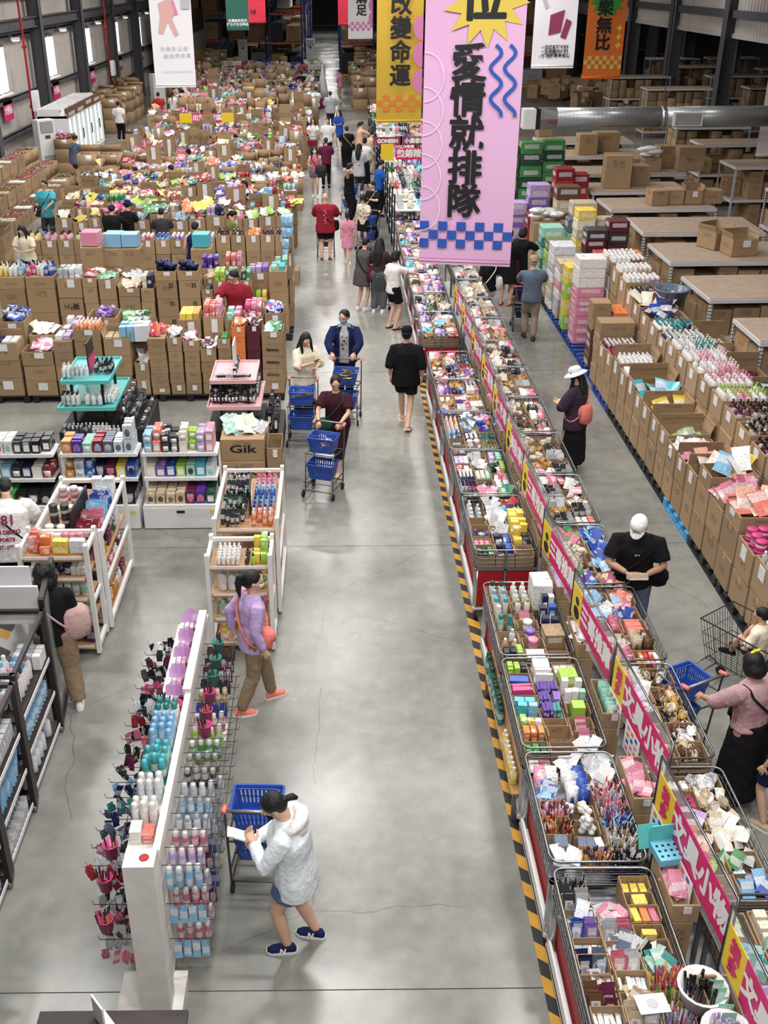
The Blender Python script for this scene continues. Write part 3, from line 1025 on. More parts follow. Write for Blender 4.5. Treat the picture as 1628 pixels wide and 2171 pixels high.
ob('outlet_grille', MB().box((.22, 0, 0), (.12, .52, .52)).mesh('outlet_grille', 'black'), du)
g = ob('side_grille', MB().box((4.25, -.30, -.02), (.8, .08, .36)).mesh('side_grille', 'white_paint'), du)
for k in range(16):
 ob('louver', MB().box((3.92 + k * .044, -.345, -.02), (.018, .02, .30)).mesh('louver', 'steel'), g)
# ------------------------------------------------------------------ hanging banners
def banner(name_label, x, y, z0, z1, w, m, rz=0, sheet_top=None):
 t = thing('hanging_banner', name_label, 'banner', (x, y, z0), rz)
 h = z1 - z0
 b = MB()
 n = 14
 vs, fs = [], []
 for s in (0, 1):
  for i in range(n + 1):
   for j in range(5):
    q = .012 * math.sin(i * .9) * math.sin(j * 1.3)
    vs.append((-w / 2 + w * j / 4, q + s * .006, h * i / n))
 for s in (0, 1):
  for i in range(n):
   for j in range(4):
    a = s * (n + 1) * 5 + i * 5 + j
    f = (a, a + 1, a + 6, a + 5)
    fs.append(f if s == 0 else f[::-1])
 b.add(vs, fs, 0, True)
 ob('banner_cloth', b.mesh('banner_cloth', m), t)
 ob('hem_rod', MB().tube([(-w / 2, .003, .05), (w / 2, .003, .05)], .018, 8).mesh('hem_rod', m), t)
 ob('top_rod', MB().tube([(-w / 2 - .04, .003, h), (w / 2 + .04, .003, h)], .02, 8).mesh('top_rod', 'steel'), t)
 for s in (-1, 1):
  ob('cord', MB().tube([(s * w * .42, .003, h), (s * w * .42, .003, 10.0 - z0)], .006, 4).mesh('cord', 'steel'), t)
 return t
def flat(t, pts, m, off=.022, name='printed_shape'):
 return ob(name, MB().add([(p[0], -off, p[1]) for p in pts], [tuple(range(len(pts)))]).mesh(name, m), t)
def chars(t, txt, size, x, ztop, step, m='ink', bold=.02, shear=0):
 for i, c in enumerate(txt):
  ob('lettering', text_mesh(c, size, bold, m, shear), t, (x - i * step * .0, -.026, ztop - i * step), (PI / 2, 0, 0))
def checker(t, w, z, rows, cols, s, m, flip=0):
 b = MB()
 for r in range(rows):
  for c in range(cols):
   if (r + c + flip) % 2 == 0:
    x = -w / 2 + c * w / cols
    b.add([(x, -.021, z + r * s), (x + w / cols, -.021, z + r * s), (x + w / cols, -.021, z + r * s + s), (x, -.021, z + r * s + s)], [(0, 1, 2, 3)])
 ob('checker_print', b.mesh('checker_print', m), t)
def star(t, cx, cz, r1, r2, n, m, off=.021):
 flat(t, [(cx + (r1 if k % 2 else r2) * math.cos(PI * k / n + .2), cz + (r1 if k % 2 else r2) * math.sin(PI * k / n + .2)) for k in range(2 * n)], m, off, 'star_print')
def ribbon(t, pts, w, m, off=.023):
 L, R = [], []
 for i, p in enumerate(pts):
  a, b = pts[max(i - 1, 0)], pts[min(i + 1, len(pts) - 1)]
  dx, dz = b[0] - a[0], b[1] - a[1]
  l = math.hypot(dx, dz) or 1
  L.append((p[0] - dz / l * w / 2, -off, p[1] + dx / l * w / 2))
  R.append((p[0] + dz / l * w / 2, -off, p[1] - dx / l * w / 2))
 n = len(pts)
 ob('line_print', MB().add(L + R, [(i, i + 1, n + i + 1, n + i) for i in range(n - 1)]).mesh('line_print', m), t)
mat('banner_pink', '#e0b0d6', .6)
mat('banner_yellow', '#d2ab35', .6)
mat('banner_orange', '#e5762b', .6)
mat('banner_white', '#e9e6ea', .6)
mat('banner_green', '#245c50', .7)
mat('banner_red', '#cf2a44', .6)
mat('print_blue', '#2a55b0', .55)
mat('print_orange', '#d9812f', .55)
mat('print_gold', '#dcc24f', .55)
mat('print_green', '#2f9a32', .55)
mat('print_lilac', '#d6a9c6', .6)
mat('print_pinkline', '#f3dcee', .6)
mat('print_pink', '#d77fb4', .6)
mat('print_grey', '#bcb8bd', .6)
mat('print_skin', '#d7a9a3', .6)
mat('print_wine', '#8b2f57', .6)
mat('print_tan', '#e2c168', .6)
# big pink
W = 1.28
B = banner('big pink hanging banner with bold black characters and blue checks', 1.79, 14.6, 3.14, 7.9, W, 'banner_pink', -.2)
star(B, .13, 3.35, .55, .34, 13, 'print_gold')
chars(B, '位', .60, .10, 3.36, .4, bold=.016)
chars(B, '愛情就排隊', .47, -.05, 2.60, .437, bold=.011)
ob('hem_seam', MB().box((0, -.02, .09), (W, .004, .008)).mesh('hem_seam', 'print_pink'), B)
checker(B, W - .0, .24, 3, 10, .12, 'print_blue', 0)
for kx in (.28, .46):
 ribbon(B, [(kx + .07 * math.sin(q * PI / 6) + .04 * (q / 24), 2.84 - .86 * q / 28) for q in range(29)], .045, 'print_blue')
for k in range(5):
 ribbon(B, [(-W / 2 + .01 + .26 * math.sin(PI * q / 14), 2.45 - .42 * k + .30 * math.cos(PI * q / 14)) for q in range(15)], .012, 'print_pinkline')
# yellow
B = banner('yellow hanging banner with black characters and orange checks', 1.63, 28.6, 3.36, 7.9, 1.16, 'banner_yellow')
chars(B, '得改變命運', .54, .02, 3.30, .55, bold=.013)
checker(B, 1.16, .27, 3, 7, .134, 'print_orange', 1)
for k in range(3):
 flat(B, [(.58 - .24 * math.sin(PI * q / 12), 1.0 + k * .62 + .3 * math.cos(PI * q / 12)) for q in range(13)], 'print_pink', .0205)
# orange
B = banner('orange hanging banner with a green burst and black characters', 8.2, 34.6, 3.86, 7.9, 1.17, 'banner_orange')
star(B, -.02, 2.2, .52, .36, 13, 'print_green')
chars(B, '快樂無比', .48, -.06, 2.42, .475, bold=.012)
checker(B, 1.16, .28, 3, 10, .125, 'print_tan', 1)
for k in range(3):
 flat(B, [(.42 + .11 * [0, .35, 1, .35, 0, -.35, -1, -.35][q], 1.42 - k * .24 + .11 * [1, .35, 0, -.35, -1, -.35, 0, .35][q]) for q in range(8)], 'yellow_print')
# white with the check list
B = banner('white hanging banner with a purple product picture and ticked lines', 4.72, 24.5, 4.94, 7.9, .92, 'banner_white')
flat(B, [(-.12, 1.05), (.18, 1.15), (.12, .72), (-.14, .66)], 'print_wine')
flat(B, [(.22, .98), (.34, .92), (.24, .58), (.12, .62)], 'print_wine', .024)
flat(B, [(-.38, 1.5), (-.3, 1.5), (-.16, 1.2), (-.24, 1.16)], 'print_grey')
for k, s in enumerate(('促進新陳代謝', '加速體內代謝', '植物酵素最有感')):
 ob('lettering', text_mesh('✓' + s, .085, .002, 'ink'), B, (.02, -.026, .42 - k * .085), (PI / 2, 0, 0))
# white / pink
B = banner('white and pink hanging banner with two black characters over pink checks', 1.23, 55, 4.02, 7.9, 1.18, 'banner_white')
chars(B, '次購足', .52, .05, 2.26, .52, bold=.013)
checker(B, 1.18, .36, 3, 9, .13, 'print_pink', 1)
for k in range(3):
 flat(B, [(.59 - .2 * math.sin(PI * q / 12), .9 + k * .55 + .27 * math.cos(PI * q / 12)) for q in range(13)], 'print_pink', .0205)
# red one half behind it
B = banner('narrow red hanging banner half behind the white and pink one', .72, 57, 4.55, 8, 1.1, 'banner_red')
# green and red far
B = banner('dark green hanging banner with two small white lines', -3.72, 44, 4.92, 8.0, .86, 'banner_green')
for k, s in enumerate(('永續森林系列', '好日子生活選品')):
 ob('lettering', text_mesh(s, .12, .002, 'white_print'), B, (0, -.026, .33 - k * .13), (PI / 2, 0, 0))
B = banner('red hanging banner with a white curl beside the green one', -3.45, 50, 4.95, 8.0, .9, 'banner_red')
ribbon(B, [(.12 + .13 * math.cos(q * .5), .95 + .04 * q - .13 * math.sin(q * .5)) for q in range(14)], .07, 'white_print')
ob('lettering', text_mesh('1.6', .2, .008, 'ink'), B, (-.1, -.026, .45), (PI / 2, 0, 0))
# big white one
B = banner('tall white hanging banner with a faded figure and pale script', -3.62, 25.4, 4.55, 8.2, .92, 'banner_white')
flat(B, [(-.26, 1.72), (-.05, 1.8), (.1, 1.72), (.12, 1.55), (.02, 1.42), (.14, 1.1), (.06, 1.05), (-.08, 1.36), (-.2, 1.1), (-.3, 1.12), (-.24, 1.45)], 'print_skin')
flat(B, [(.02, 1.84), (.06, 1.84), (.16, 1.5), (.1, 1.48)], 'print_pink', .025)
flat(B, [(.24, 1.86), (.42, 1.86), (.42, 1.6), (.24, 1.6)], 'print_grey', .022)
for k, (s, z) in enumerate((('你 專 生 活 裡', .80), ('讓 我 們 成 真', .66))):
 ob('lettering', text_mesh(s, .10, 0, 'print_grey'), B, (.02 + .06 * k, -.026, z), (PI / 2, 0, 0))
ob('lettering', text_mesh('A Little Wonder in your Life', .058, 0, 'print_grey', .3), B, (.05, -.026, .34), (PI / 2, 0, 0))
B = banner('edge of a white hanging banner over the store room', 12.6, 31.4, 2.0, 7.9, .9, 'banner_white')
# ------------------------------------------------------------------ cartons of the snack and household hall
GOODC = ['white', 'cream', 'beige', 'silver', 'white', 'brown', 'pale', 'cream', 'grey', 'crimson', 'white', 'cream', 'red', 'crimson', 'pink', 'magenta', 'coral', 'orange', 'yellow', 'lime', 'green', 'sky', 'blue', 'navy', 'purple', 'lilac', 'brown', 'silver', 'gold', 'mint', 'beige', 'rose', 'pale', 'teal']
def text_shape(txt, face='y'):
 key = 'carton_' + txt + face
 if key not in SHAPES:
  big = len(txt) > 2
  me = text_mesh(txt, 1, .02, 'ink').copy()
  v = np.empty(len(me.vertices) * 3)
  me.vertices.foreach_get('co', v)
  v = v.reshape(-1, 3)
  w, h = np.ptp(v[:, 0]), np.ptp(v[:, 1])
  tw, th = (.62, .36) if big else (.22, .26)
  p = np.stack([v[:, 0] / w * tw + (0 if big else .22), np.full(len(v), -.506), v[:, 1] / h * th + (.55 if big else .74)], 1)
  if face == 'x':
   p = np.stack([np.full(len(v), -.506), -p[:, 0], p[:, 2]], 1)
  me.vertices.foreach_set('co', p.ravel())
  me.update()
  SHAPES[key] = (SHAPES['carton'][0], SHAPES['carton'][1] + [('lettering', me, None)])
 return SHAPES[key] and key
def stack(x0, x1, y0, y1, z0, heights, where, top='open', face='y', group='brown cartons stacked in the hall', color=None, kind='carton', txt=None, shp=None):
 """cartons one on another; the last one stays open when top is an open kind; returns the height of its rim"""
 z = z0
 n = len(heights)
 for i, h in enumerate(heights):
  last = i == n - 1
  sx, sy = x1 - x0 - .012, y1 - y0 - .012
  c = color if color is not None else kraft()
  layer = 'lowest' if i == 0 and n > 1 else 'topmost' if last else ORD[i] + ' up'
  s = shp or ('carton' if not (last and top != 'closed') else {'open': 'open_carton', 'back': 'open_carton_back', 'side': 'open_carton_side', 'x': 'open_carton_x', 'xf': 'open_carton_x_flaps'}[top])
  if s == 'carton' and i == 0 and y0 < 19 and face == 'y' and x1 < 2:
   s = 'carton_card'
  elif txt and s == 'carton':
   s = text_shape(txt)
  nm = ('open_' + kind) if s.startswith('open') else kind
  cn = 'brown' if color is None or not isinstance(color, str) else cw(color)
  lab = '%s %scarton %s, %s' % (cn, 'open ' if s.startswith('open') else '', where, layer)
  put(nm, 'box', s, ((x0 + x1) / 2 + U(-.008, .008), (y0 + y1) / 2, z), c, lab, group, (0, 0, U(-.02, .02)), (sx, sy, h - .004))
  z += h
 return z
def pallet(x, y, w, d, m, lab):
 t = thing('pallet', lab, 'pallet', (x, y, 0), 0, 'display pallets on the floor')
 for k in range(5):
  ob('deck_board', MB().box((0, -d / 2 + .06 + k * (d - .12) / 4, .115), (w, .12, .022)).mesh('deck_board', m), t)
 for sx in (-1, 0, 1):
  ob('runner', MB().box((sx * (w / 2 - .06), 0, .015), (.11, d, .025)).mesh('runner', m), t)
  for sy in (-1, 0, 1):
   ob('block', MB().box((sx * (w / 2 - .06), sy * (d / 2 - .07), .065), (.11, .13, .075)).mesh('block', m), t)
mat('pallet_black', '#1c1c1e', .6)
mat('pallet_blue', '#1c3f8c', .5)
mat('pallet_sky', '#4a9bd0', .5)
PZ = .13
for i in range(5):
 pallet(-1.52 - i * 1.14, 18.1, 1.1, 1.2, 'pallet_black', 'black plastic pallet under the front carton row, %s from the aisle' % ORD[i])
 pallet(-1.50 - i * 1.14, 21.55, 1.1, 1.2, 'pallet_black', 'black plastic pallet under the second carton row, %s from the aisle' % ORD[i])
R1 = 'of the front carton row, '
# x0, x1, layers, top style, goods form, colours, extra
ROW1 = [
 (-6.75, -6.25, [.4, .4, .35], 'side', 'pouch', ['blue', 'navy'], None),
 (-6.22, -5.62, [.33, .33, .33], 'back', 'box_plain', ['navy', 'white'], None),
 (-5.58, -5.02, [.28, .28, .26], 'open', 'pouch', ['pink', 'white'], None),
 (-5.00, -4.66, [.27, .27, .27, .2], 'closed', 'box_plain', ['white', 'lilac'], None),
 (-4.62, -4.14, [.30, .33, .37, .22], 'back', 'bottle', ['orange'], None),
 (-4.12, -3.66, [.36, .36, .33], 'side', 'box_plain', ['beige', 'olive'], None),
 (-3.62, -3.36, [.3, .3], 'open', 'pouch', ['white'], None),
 (-3.34, -3.02, [.13] * 8, 'closed', 'sachet', ['red', 'orange', 'red'], None),
 (-3.00, -2.74, [.2, .2, .2, .2, .26], 'open', 'sachet', ['white', 'silver'], None),
 (-2.72, -2.44, [.2, .2, .2, .2, .2], 'open', 'sachet', ['white', 'pink'], None),
 (-2.42, -2.14, [.2, .2, .2, .25], 'open', 'sachet', ['white', 'wine'], None),
 (-2.12, -1.88, [.17] * 6, 'open', 'box_plain', ['green', 'mint'], None),
 (-1.86, -1.62, [.26, .26, .26, .26, .2], 'open', 'sachet', ['orange', 'amber'], 'orange'),
 (-1.60, -1.36, [.26, .26, .26, .26, .22], 'open', 'sachet', ['white', 'maroon'], 'maroon'),
 (-1.34, -.96, [.23, .23, .23, .23, .23], 'open', 'sachet', ['mint', 'green', 'white'], None),
]
for k, (x0, x1, hs, top, form, cols, cc) in enumerate(ROW1):
 where = R1 + ORD[len(ROW1) - 1 - k] + ' from the aisle'
 z = stack(x0, x1, 17.52, 17.98, PZ, hs, where, top, color=cc, txt='Harmony' if k == len(ROW1) - 1 else None)
 fill(form, (x0 + x1) / 2, 17.75, z - (.07 if top != 'closed' else 0), x1 - x0 - .05, .36, cols, 'the ' + ORD[len(ROW1) - 1 - k] + ' front-row carton from the aisle')
# second depth of the front row
ROW1B = [(-6.7, -6.2, 1.15, 'box_plain', ['cream']), (-6.1, -5.6, 1.25, 'pouch', ['navy', 'blue']), (-5.55, -5.05, 1.0, 'pouch', ['cream', 'white']), (-4.98, -4.6, 1.1, 'box_plain', ['white', 'lilac']),
   (-4.5, -3.95, 1.30, 'plush', ['lilac', 'violet']), (-3.9, -3.42, 1.18, 'pouch', ['forest', 'green']), (-3.4, -2.9, .95, 'sachet', ['orange', 'red']), (-2.85, -2.45, 1.25, 'box_plain', ['yellow', 'gold']),
   (-2.42, -2.05, 1.3, 'box', ['coral', 'pink']), (-2.02, -1.7, 1.25, 'box_plain', ['mint', 'pink']), (-1.68, -1.33, 1.3, 'box', ['magenta', 'pink', 'rose']), (-1.3, -.96, 1.36, 'sachet', ['lilac', 'white', 'blue', 'magenta'])]
for k, (x0, x1, h, form, cols) in enumerate(ROW1B):
 nth = ORD[len(ROW1B) - 1 - k]
 z = stack(x0, x1, 18.02, 18.62, PZ, [h * .5, h * .5 - PZ + .1], 'of the second depth of the front row, ' + nth + ' from the aisle', 'open')
 fill(form, (x0 + x1) / 2, 18.3, z - .06, x1 - x0 - .05, .5, cols, 'the ' + nth + ' carton of the front row, second depth', layers=2 if form in ('box', 'box_plain') else 1)
# the block of pale blue packs and printed words on the cartons of the first row
fill('box_plain', -3.58, 17.8, 1.08, .52, .42, ['sky', 'pale'], 'the tidy block on the front carton row', size=(.125, .14, .28))
# second row
R2 = 'of the second carton row, '
ROW2 = [(-6.95, -6.40, [.5, .5, .25], 'closed', 'pump', ['yellow', 'white', 'sky'], None, None), (-6.38, -5.78, [.5, .5, .25], 'closed', 'pump', ['magenta', 'white', 'blue'], None, None),
  (-5.74, -5.24, [.4, .4, .42], 'back', 'box', ['silver', 'pale'], 'トイレ用紙', None), (-5.22, -4.92, [.34, .34, .34, .2], 'open', 'pouch', ['crimson'], None, None), (-4.90, -4.54, [.36, .4, .44], 'open', 'sachet', ['green', 'mint'], None, None),
  (-4.5, -4.06, [.4, .42, .18], 'side', 'pouch', ['beige'], None, None), (-4.04, -3.76, [.35, .35, .28], 'closed', 'box', ['cream', 'navy', 'beige'], None, None), (-3.72, -3.28, [.38, .38, .38, .2], 'open', 'bag', ['navy'], '35', None),
  (-3.26, -2.82, [.38, .38, .38, .2], 'open', 'bag', ['navy'], '35', None), (-2.8, -2.56, [.38, .38, .2], 'open', 'box_plain', ['charcoal'], '44', None), (-2.54, -2.28, [.38, .38, .38], 'open', 'box', ['lime', 'lime'], '37', None),
  (-2.26, -2.02, [.38, .38, .38], 'open', 'box', ['green', 'forest'], '38', None), (-2.0, -1.74, [.38, .38, .38], 'open', 'box', ['forest', 'green'], '39', None), (-1.72, -1.42, [.36, .34], 'open', 'box', ['lime', 'yellow'], None, None),
  (-1.4, -1.02, [.42, .45, .45], 'closed', 'box_plain', ['mint', 'turquoise'], None, None)]
m = MB()
r_ = random.Random(5)
for k in range(9):
 m.sphere((r_.uniform(-.28, .28), r_.uniform(-.25, .25), .1 + .07 * k), (.26, .24, .2), 0, 8, 5)
shape('bag', m.mesh('plastic_bag', 'foil'))
FORM['bag'], NOUN['bag'], SIZE['bag'] = ('plastic_bag', 'bag'), 'glossy plastic bag', (.42, .42, .34)
for k, (x0, x1, hs, top, form, cols, txt, cc) in enumerate(ROW2):
 nth = ORD[len(ROW2) - 1 - k]
 z = stack(x0, x1, 21.0, 21.5, PZ, hs, R2 + nth + ' from the aisle', top, txt=txt)
 fill(form, (x0 + x1) / 2, 21.25, z - (.09 if top != 'closed' else 0), x1 - x0 - .05, .4, cols, 'the ' + nth + ' second-row carton from the aisle', c2=['navy', 'white'], layers=2 if form == 'box' else 1)
 stack(x0, x1, 21.55, 22.05, PZ, [.5, .55], 'behind the second carton row, ' + nth + ' from the aisle', 'open')
 fill(rnd.choice(['pouch', 'box', 'sachet']), (x0 + x1) / 2, 21.8, 1.1, x1 - x0 - .06, .4, [rnd.choice(GOODC)], 'the ' + nth + ' carton just behind the second row')
for k, (x0, x1, y, z, form, cols) in enumerate([(-1.85, -1.4, 21.3, 1.35, 'box_plain', ['lilac', 'violet']), (-1.35, -1.0, 21.7, 1.4, 'box_plain', ['mint']), (-2.9, -2.5, 21.9, 1.3, 'box', ['purple']), (-2.4, -2.0, 21.9, 1.35, 'box', ['coral', 'pink'])]):
 stack(x0, x1, y, y + .5, PZ + .5, [.4, z - 1.03], 'raised on the second row stack of ' + cw(cols[0]) + ' packs', 'open')
 fill(form, (x0 + x1) / 2, y + .25, z - .06, x1 - x0 - .05, .4, cols, 'the raised carton number of the second row', layers=2)
stack(-1.02, -.62 - .3, 21.5, 22.2, PZ, [.5, .5, .55], 'at the aisle end behind the second row', 'back')
# bundles between the rows
for i, (x, y, z, c, w) in enumerate([(-5.1, 24.0, 1.32, 'sky', .42), (-4.72, 24.0, 1.32, 'sky', .42), (-5.52, 23.6, 1.45, 'pink', .5), (-3.1, 24.0, 1.3, 'turquoise', .4)]):
 stack(x - .24, x + .24, y - .3, y + .3, 0, [.45, .45, z - .92], 'under the %s bundle between second and third rows, %s along' % (cw(c), ORD[i]), 'closed')
 fill('box_plain', x, y, z - .01, .4, .45, [c], 'the shrink wrapped bundle %s between carton rows' % ORD[i], size=(.38, .4, .3), n=1)
# third row: pump bottles at its far end, cans and dark bottles toward the aisle
R3 = []
x = -7.62
for k, (c, f, n2) in enumerate([('yellow', 'pump', 'black'), ('pink', 'pump', 'black'), ('rose', 'pump', 'black'), ('lime', 'pump', 'black'), ('yellow', 'pump', 'black')]):
 R3.append((x + .40 * k, .39, 1.12, f, [c], n2))
x = -5.55
for k, (c, f, n2) in enumerate([('brown', 'bottle', 'beige'), ('blue', 'can', 'black'), ('rose', 'can', 'white'), ('sky', 'can', 'blue'), ('violet', 'can', 'white'), ('slate', 'bottle', 'white'), ('lilac', 'can', 'white')]):
 R3.append((x + .37 * k, .36, 1.1, f, [c], n2))
x = -2.95
for k, (c, f, n2) in enumerate([('maroon', 'bottle', 'black'), ('brown', 'bottle', 'black'), ('orange', 'pouch', 'black'), ('wine', 'bottle', 'charcoal'), ('brown', 'bottle', 'maroon')]):
 R3.append((x + .36 * k, .35, 1.2, f, [c], n2))
for k, (x0, w, h, f, c, c2) in enumerate(R3):
 nth = ORD[len(R3) - 1 - k]
 z = stack(x0, x0 + w, 25.5, 25.95, 0, [h * .34, h * .33, h * .33], 'of the bottle row, ' + nth + ' from the aisle', 'open')
 fill(f, x0 + w / 2, 25.72, z - .12, w - .05, .4, c, 'the ' + nth + ' carton of the bottle row', c2=c2, size=(.115, .115, .30) if f == 'pump' else (.08, .08, .22))
for q in range(5):
 fill('box', -1.2, 25.6, .35 + q * .26, .55, .4, ['sky', 'pale'], 'the pale blue stack at the aisle, level ' + ORD[q], size=(.27, .36, .25))
stack(-1.5, -.93, 25.35, 25.9, 0, [.35], 'under the pale blue stack', 'closed')
# rows farther back
YR = [(28.2, -7.6), (31.3, -7.8), (34.4, -8.0), (37.7, -7.9), (41.3, -7.9), (45.2, -8.0), (49.6, -8.2), (54.5, -7.9), (59.5, -9.0), (65, -11), (71, -11), (78, -10.5)]
for ri, (Y, xl) in enumerate(YR):
 for sub in range(3 if ri < 8 else 2):
  x = xl + U(0, .2)
  k = 0
  y0 = Y + sub * .56
  prev = None
  while x < -1.35:
   w = U(.34, .52)
   if ri > 6:
    w *= 1.25
   h = U(.95, 1.2) + .12 * sub
   if rnd.random() < .07:
    h += U(.3, .6)
   where = 'in back row %s, depth %s, %s from the wall' % (ORD[ri], ORD[sub], ORD[min(k, 29)])
   style = rnd.choice(['open', 'open', 'open', 'back', 'side'])
   hs = [h * .5, h * .5] if sub == 0 or ri < 3 else [h]
   z0 = 0 if len(hs) == 2 else 0
   z = stack(x, x + w, y0, y0 + .52, z0, hs, where, style)
   form = rnd.choice(['pouch', 'pouch', 'pouch', 'box', 'sachet', 'box_plain', 'pouch'])
   if prev and rnd.random() < .35:
    form, c = prev
   else:
    c = [rnd.choice(GOODC), rnd.choice(GOODC)]
   prev = (form, c)
   if style != 'side' or rnd.random() < .8:
    big = 1.25 if ri > 3 else 1.05
    sz = SIZE[form]
    fill(form, x + w / 2, y0 + .26, z - .06, w - .06, .44, c, 'carton %s, back row %s, depth %s' % (ORD[min(k, 29)], ORD[ri], ORD[sub]), size=(sz[0] * big, sz[1] * big, sz[2] * big), layers=2 if form in ('box', 'box_plain') and rnd.random() < .6 else 1)
   x += w + .01
   k += 1
# yellow and lime heaps that stand out in the fourth and fifth rows
for x, y, z, c, n in ((-6.9, 29.4, 1.25, 'yellow', 9), (-6.2, 29.9, 1.25, 'yellow', 8), (-5.2, 29.3, 1.2, 'lime', 12), (-4.9, 28.4, 1.15, 'green', 10), (-3.9, 28.4, 1.2, 'orange', 9), (-3.55, 28.4, 1.2, 'yellow', 7), (-5.9, 28.4, 1.2, 'magenta', 7), (-1.2, 29.0, 1.2, 'yellow', 4), (-5.8, 36.5, 1.1, 'crimson', 26), (-5.2, 37.0, 1.1, 'red', 22), (-4.0, 52, 1.35, 'yellow', 24), (-3.2, 52, 1.35, 'yellow', 20), (-4.7, 52, 1.35, 'orange', 20), (-5.0, 46.2, 1.3, 'pink', 20)):
 fill('pouch', x, y, z, .55, .5, [c], 'the bright heap of %s bags among the far carton rows' % cw(c), n=n, size=(.22, .14, .3))
# cartons along the wall aisle
for i in range(11):
 y = 29.2 + i * .95
 where = 'along the metal wall aisle, %s from the fan' % ORD[i]
 z = stack(-10.1, -9.5, y, y + .85, 0, [.42], where, 'x')
 stack(-10.75, -10.15, y, y + .85, 0, [.45, .42], 'in the upper tier by the metal wall, %s from the fan' % ORD[i], 'x')
 stack(-11.4, -10.8, y, y + .85, 0, [.5, .45, .4], 'in the top tier by the metal wall, %s from the fan' % ORD[i], 'x', color='red' if i < 2 else None)
 for xx, zz in ((-9.8, .40), (-10.45, .85), (-11.1, 1.33)):
  fill('box', xx, y + .42, zz - .16, .5, .75, [rnd.choice(['brown', 'crimson', 'white', 'beige'])], 'a wall aisle carton %s from the fan' % ORD[i], n=8, size=(.12, .16, .2))
for i, (x, y, h) in enumerate(((-8.9, 27.0, .9), (-9.5, 27.1, 1.3), (-9.0, 25.9, .6), (-9.75, 26.0, 1.2), (-10.4, 26.4, 1.1))):
 stack(x - .3, x + .3, y, y + .8, 0, [h / 2, h / 2], 'in the corner pile before the wall aisle, %s' % ORD[i], 'side')
for i, (x, y) in enumerate(((-10.75, 42.3), (-10.35, 41.4), (-8.3, 36.2), (-7.6, 36.1))):
 stack(x - .35, x + .35, y, y + .7, 0, [.5, .5, .35 if i < 2 else .55], 'standing by the freezers, %s of four' % ORD[i], 'back')
 fill('pouch', x, y + .3, 1.3, .6, .5, [rnd.choice(['lilac', 'crimson'])], 'the tall carton by the freezers, %s of four' % ORD[i])
for i in range(26):
 x, y = -12.4 + U(0, 1.6), 52.5 + U(0, 12)
 stack(x - .4, x + .4, y, y + .8, 0, [.6, .55, .4][:rnd.choice([2, 3])], 'in the wall pile behind the freezers, %s' % ORD[i], 'side')
# ------------------------------------------------------------------ pallets of cartons along the far aisle
RX = 4.62
for i in range(10):
 y = 6.9 + i * 1.16
 col = 'pallet_sky' if i in (5,) else 'pallet_blue' if i == 9 else 'pallet_black'
 pallet(RX + .56, y, 1.1, 1.12, col, '%s plastic pallet under the outer carton line, %s from the shopping cart' % ('blue' if 'black' not in col else 'black', ORD[i]))
 pallet(RX + 1.58, y, .78, 1.12, 'pallet_black', 'black pallet under the inner carton line, %s from the shopping cart' % ORD[i])
# outer line (beside the aisle): y0, depth, heights, top, form, colours
OUT = [(6.75, .45, [.45, .42], 'x', 'sachet', ['silver', 'pale']), (7.25, .45, [.45, .45], 'x', 'pouch', ['white', 'sky']), (7.75, .42, [.45, .4], 'x', 'sachet', ['violet', 'silver']), (6.75, .42, [.45, .4], 'x', 'sachet', ['silver', 'violet']), (7.2, .42, [.45, .45], 'x', 'sachet', ['pale', 'silver']), (7.65, .45, [.45, .40], 'x', 'jar', ['silver', 'lilac']),
  (8.12, .50, [.45, .42], 'x', 'bottle', ['silver', 'sky', 'wine']), (8.66, .50, [.40, .42], 'x', 'jar', ['magenta', 'magenta']), (9.20, .48, [.42, .42, .18], 'xf', 'pouch', ['coral', 'peach']), (9.72, .48, [.42, .42, .10], 'x', 'pouch', ['rose', 'pink']),
  (10.24, .46, [.40, .42, .22], 'x', 'pouch', ['yellow', 'white', 'sky']), (10.74, .40, [.42, .40], 'xf', 'pouch', ['peach']), (11.18, .40, [.42, .38], 'xf', 'sachet', ['pink']), (11.62, .40, [.40, .40], 'x', 'sachet', ['white']),
  (12.06, .42, [.42, .42], 'xf', 'pouch', ['lime', 'green']), (12.52, .42, [.42, .40], 'xf', 'pouch', ['yellow', 'lime']), (12.98, .42, [.42, .42], 'xf', 'pouch', ['yellow']), (13.44, .42, [.42, .42], 'x', 'pouch', ['sky', 'turquoise']),
  (13.90, .44, [.42, .50], 'xf', 'sachet', ['brown', 'white']), (14.38, .44, [.42, .45], 'x', 'box', ['white', 'pink']), (14.86, .44, [.42, .5], 'xf', 'bottle', ['white']), (15.34, .46, [.42, .45], 'x', 'sachet', ['white', 'crimson']),
  (15.84, .48, [.42, .42], 'x', 'bottle', ['wine', 'maroon']), (16.36, .40, [.30, .3, .3, .25], 'closed', 'box', ['orange', 'brown'])]
for k, (y0, d, hs, top, form, cols) in enumerate(OUT):
 nth = ORD[k]
 y0 += 1.45 if k > 2 else 0
 w = .62
 z = stack(RX + .03, RX + .03 + w, y0, y0 + d, PZ, hs, 'of the outer pallet line, %s from the cart' % nth, top, kind='pallet_carton', group='cartons on the pallet lines')
 if top != 'closed':
  empty = k in (14, 15, 16, 18)
  fill(form, RX + .03 + w / 2 + (.12 if empty else 0), y0 + d / 2, z - (.22 if empty else .1), w - .08, d - .06, cols, 'the %s outer pallet carton from the cart' % nth, c2='white' if form != 'jar' else cols[0],
    size=(.125, .125, .12) if form == 'jar' else (.24, .15, .34) if form == 'pouch' else None, layers=2 if form == 'jar' and k == 7 else 1, n=3 if empty else None)
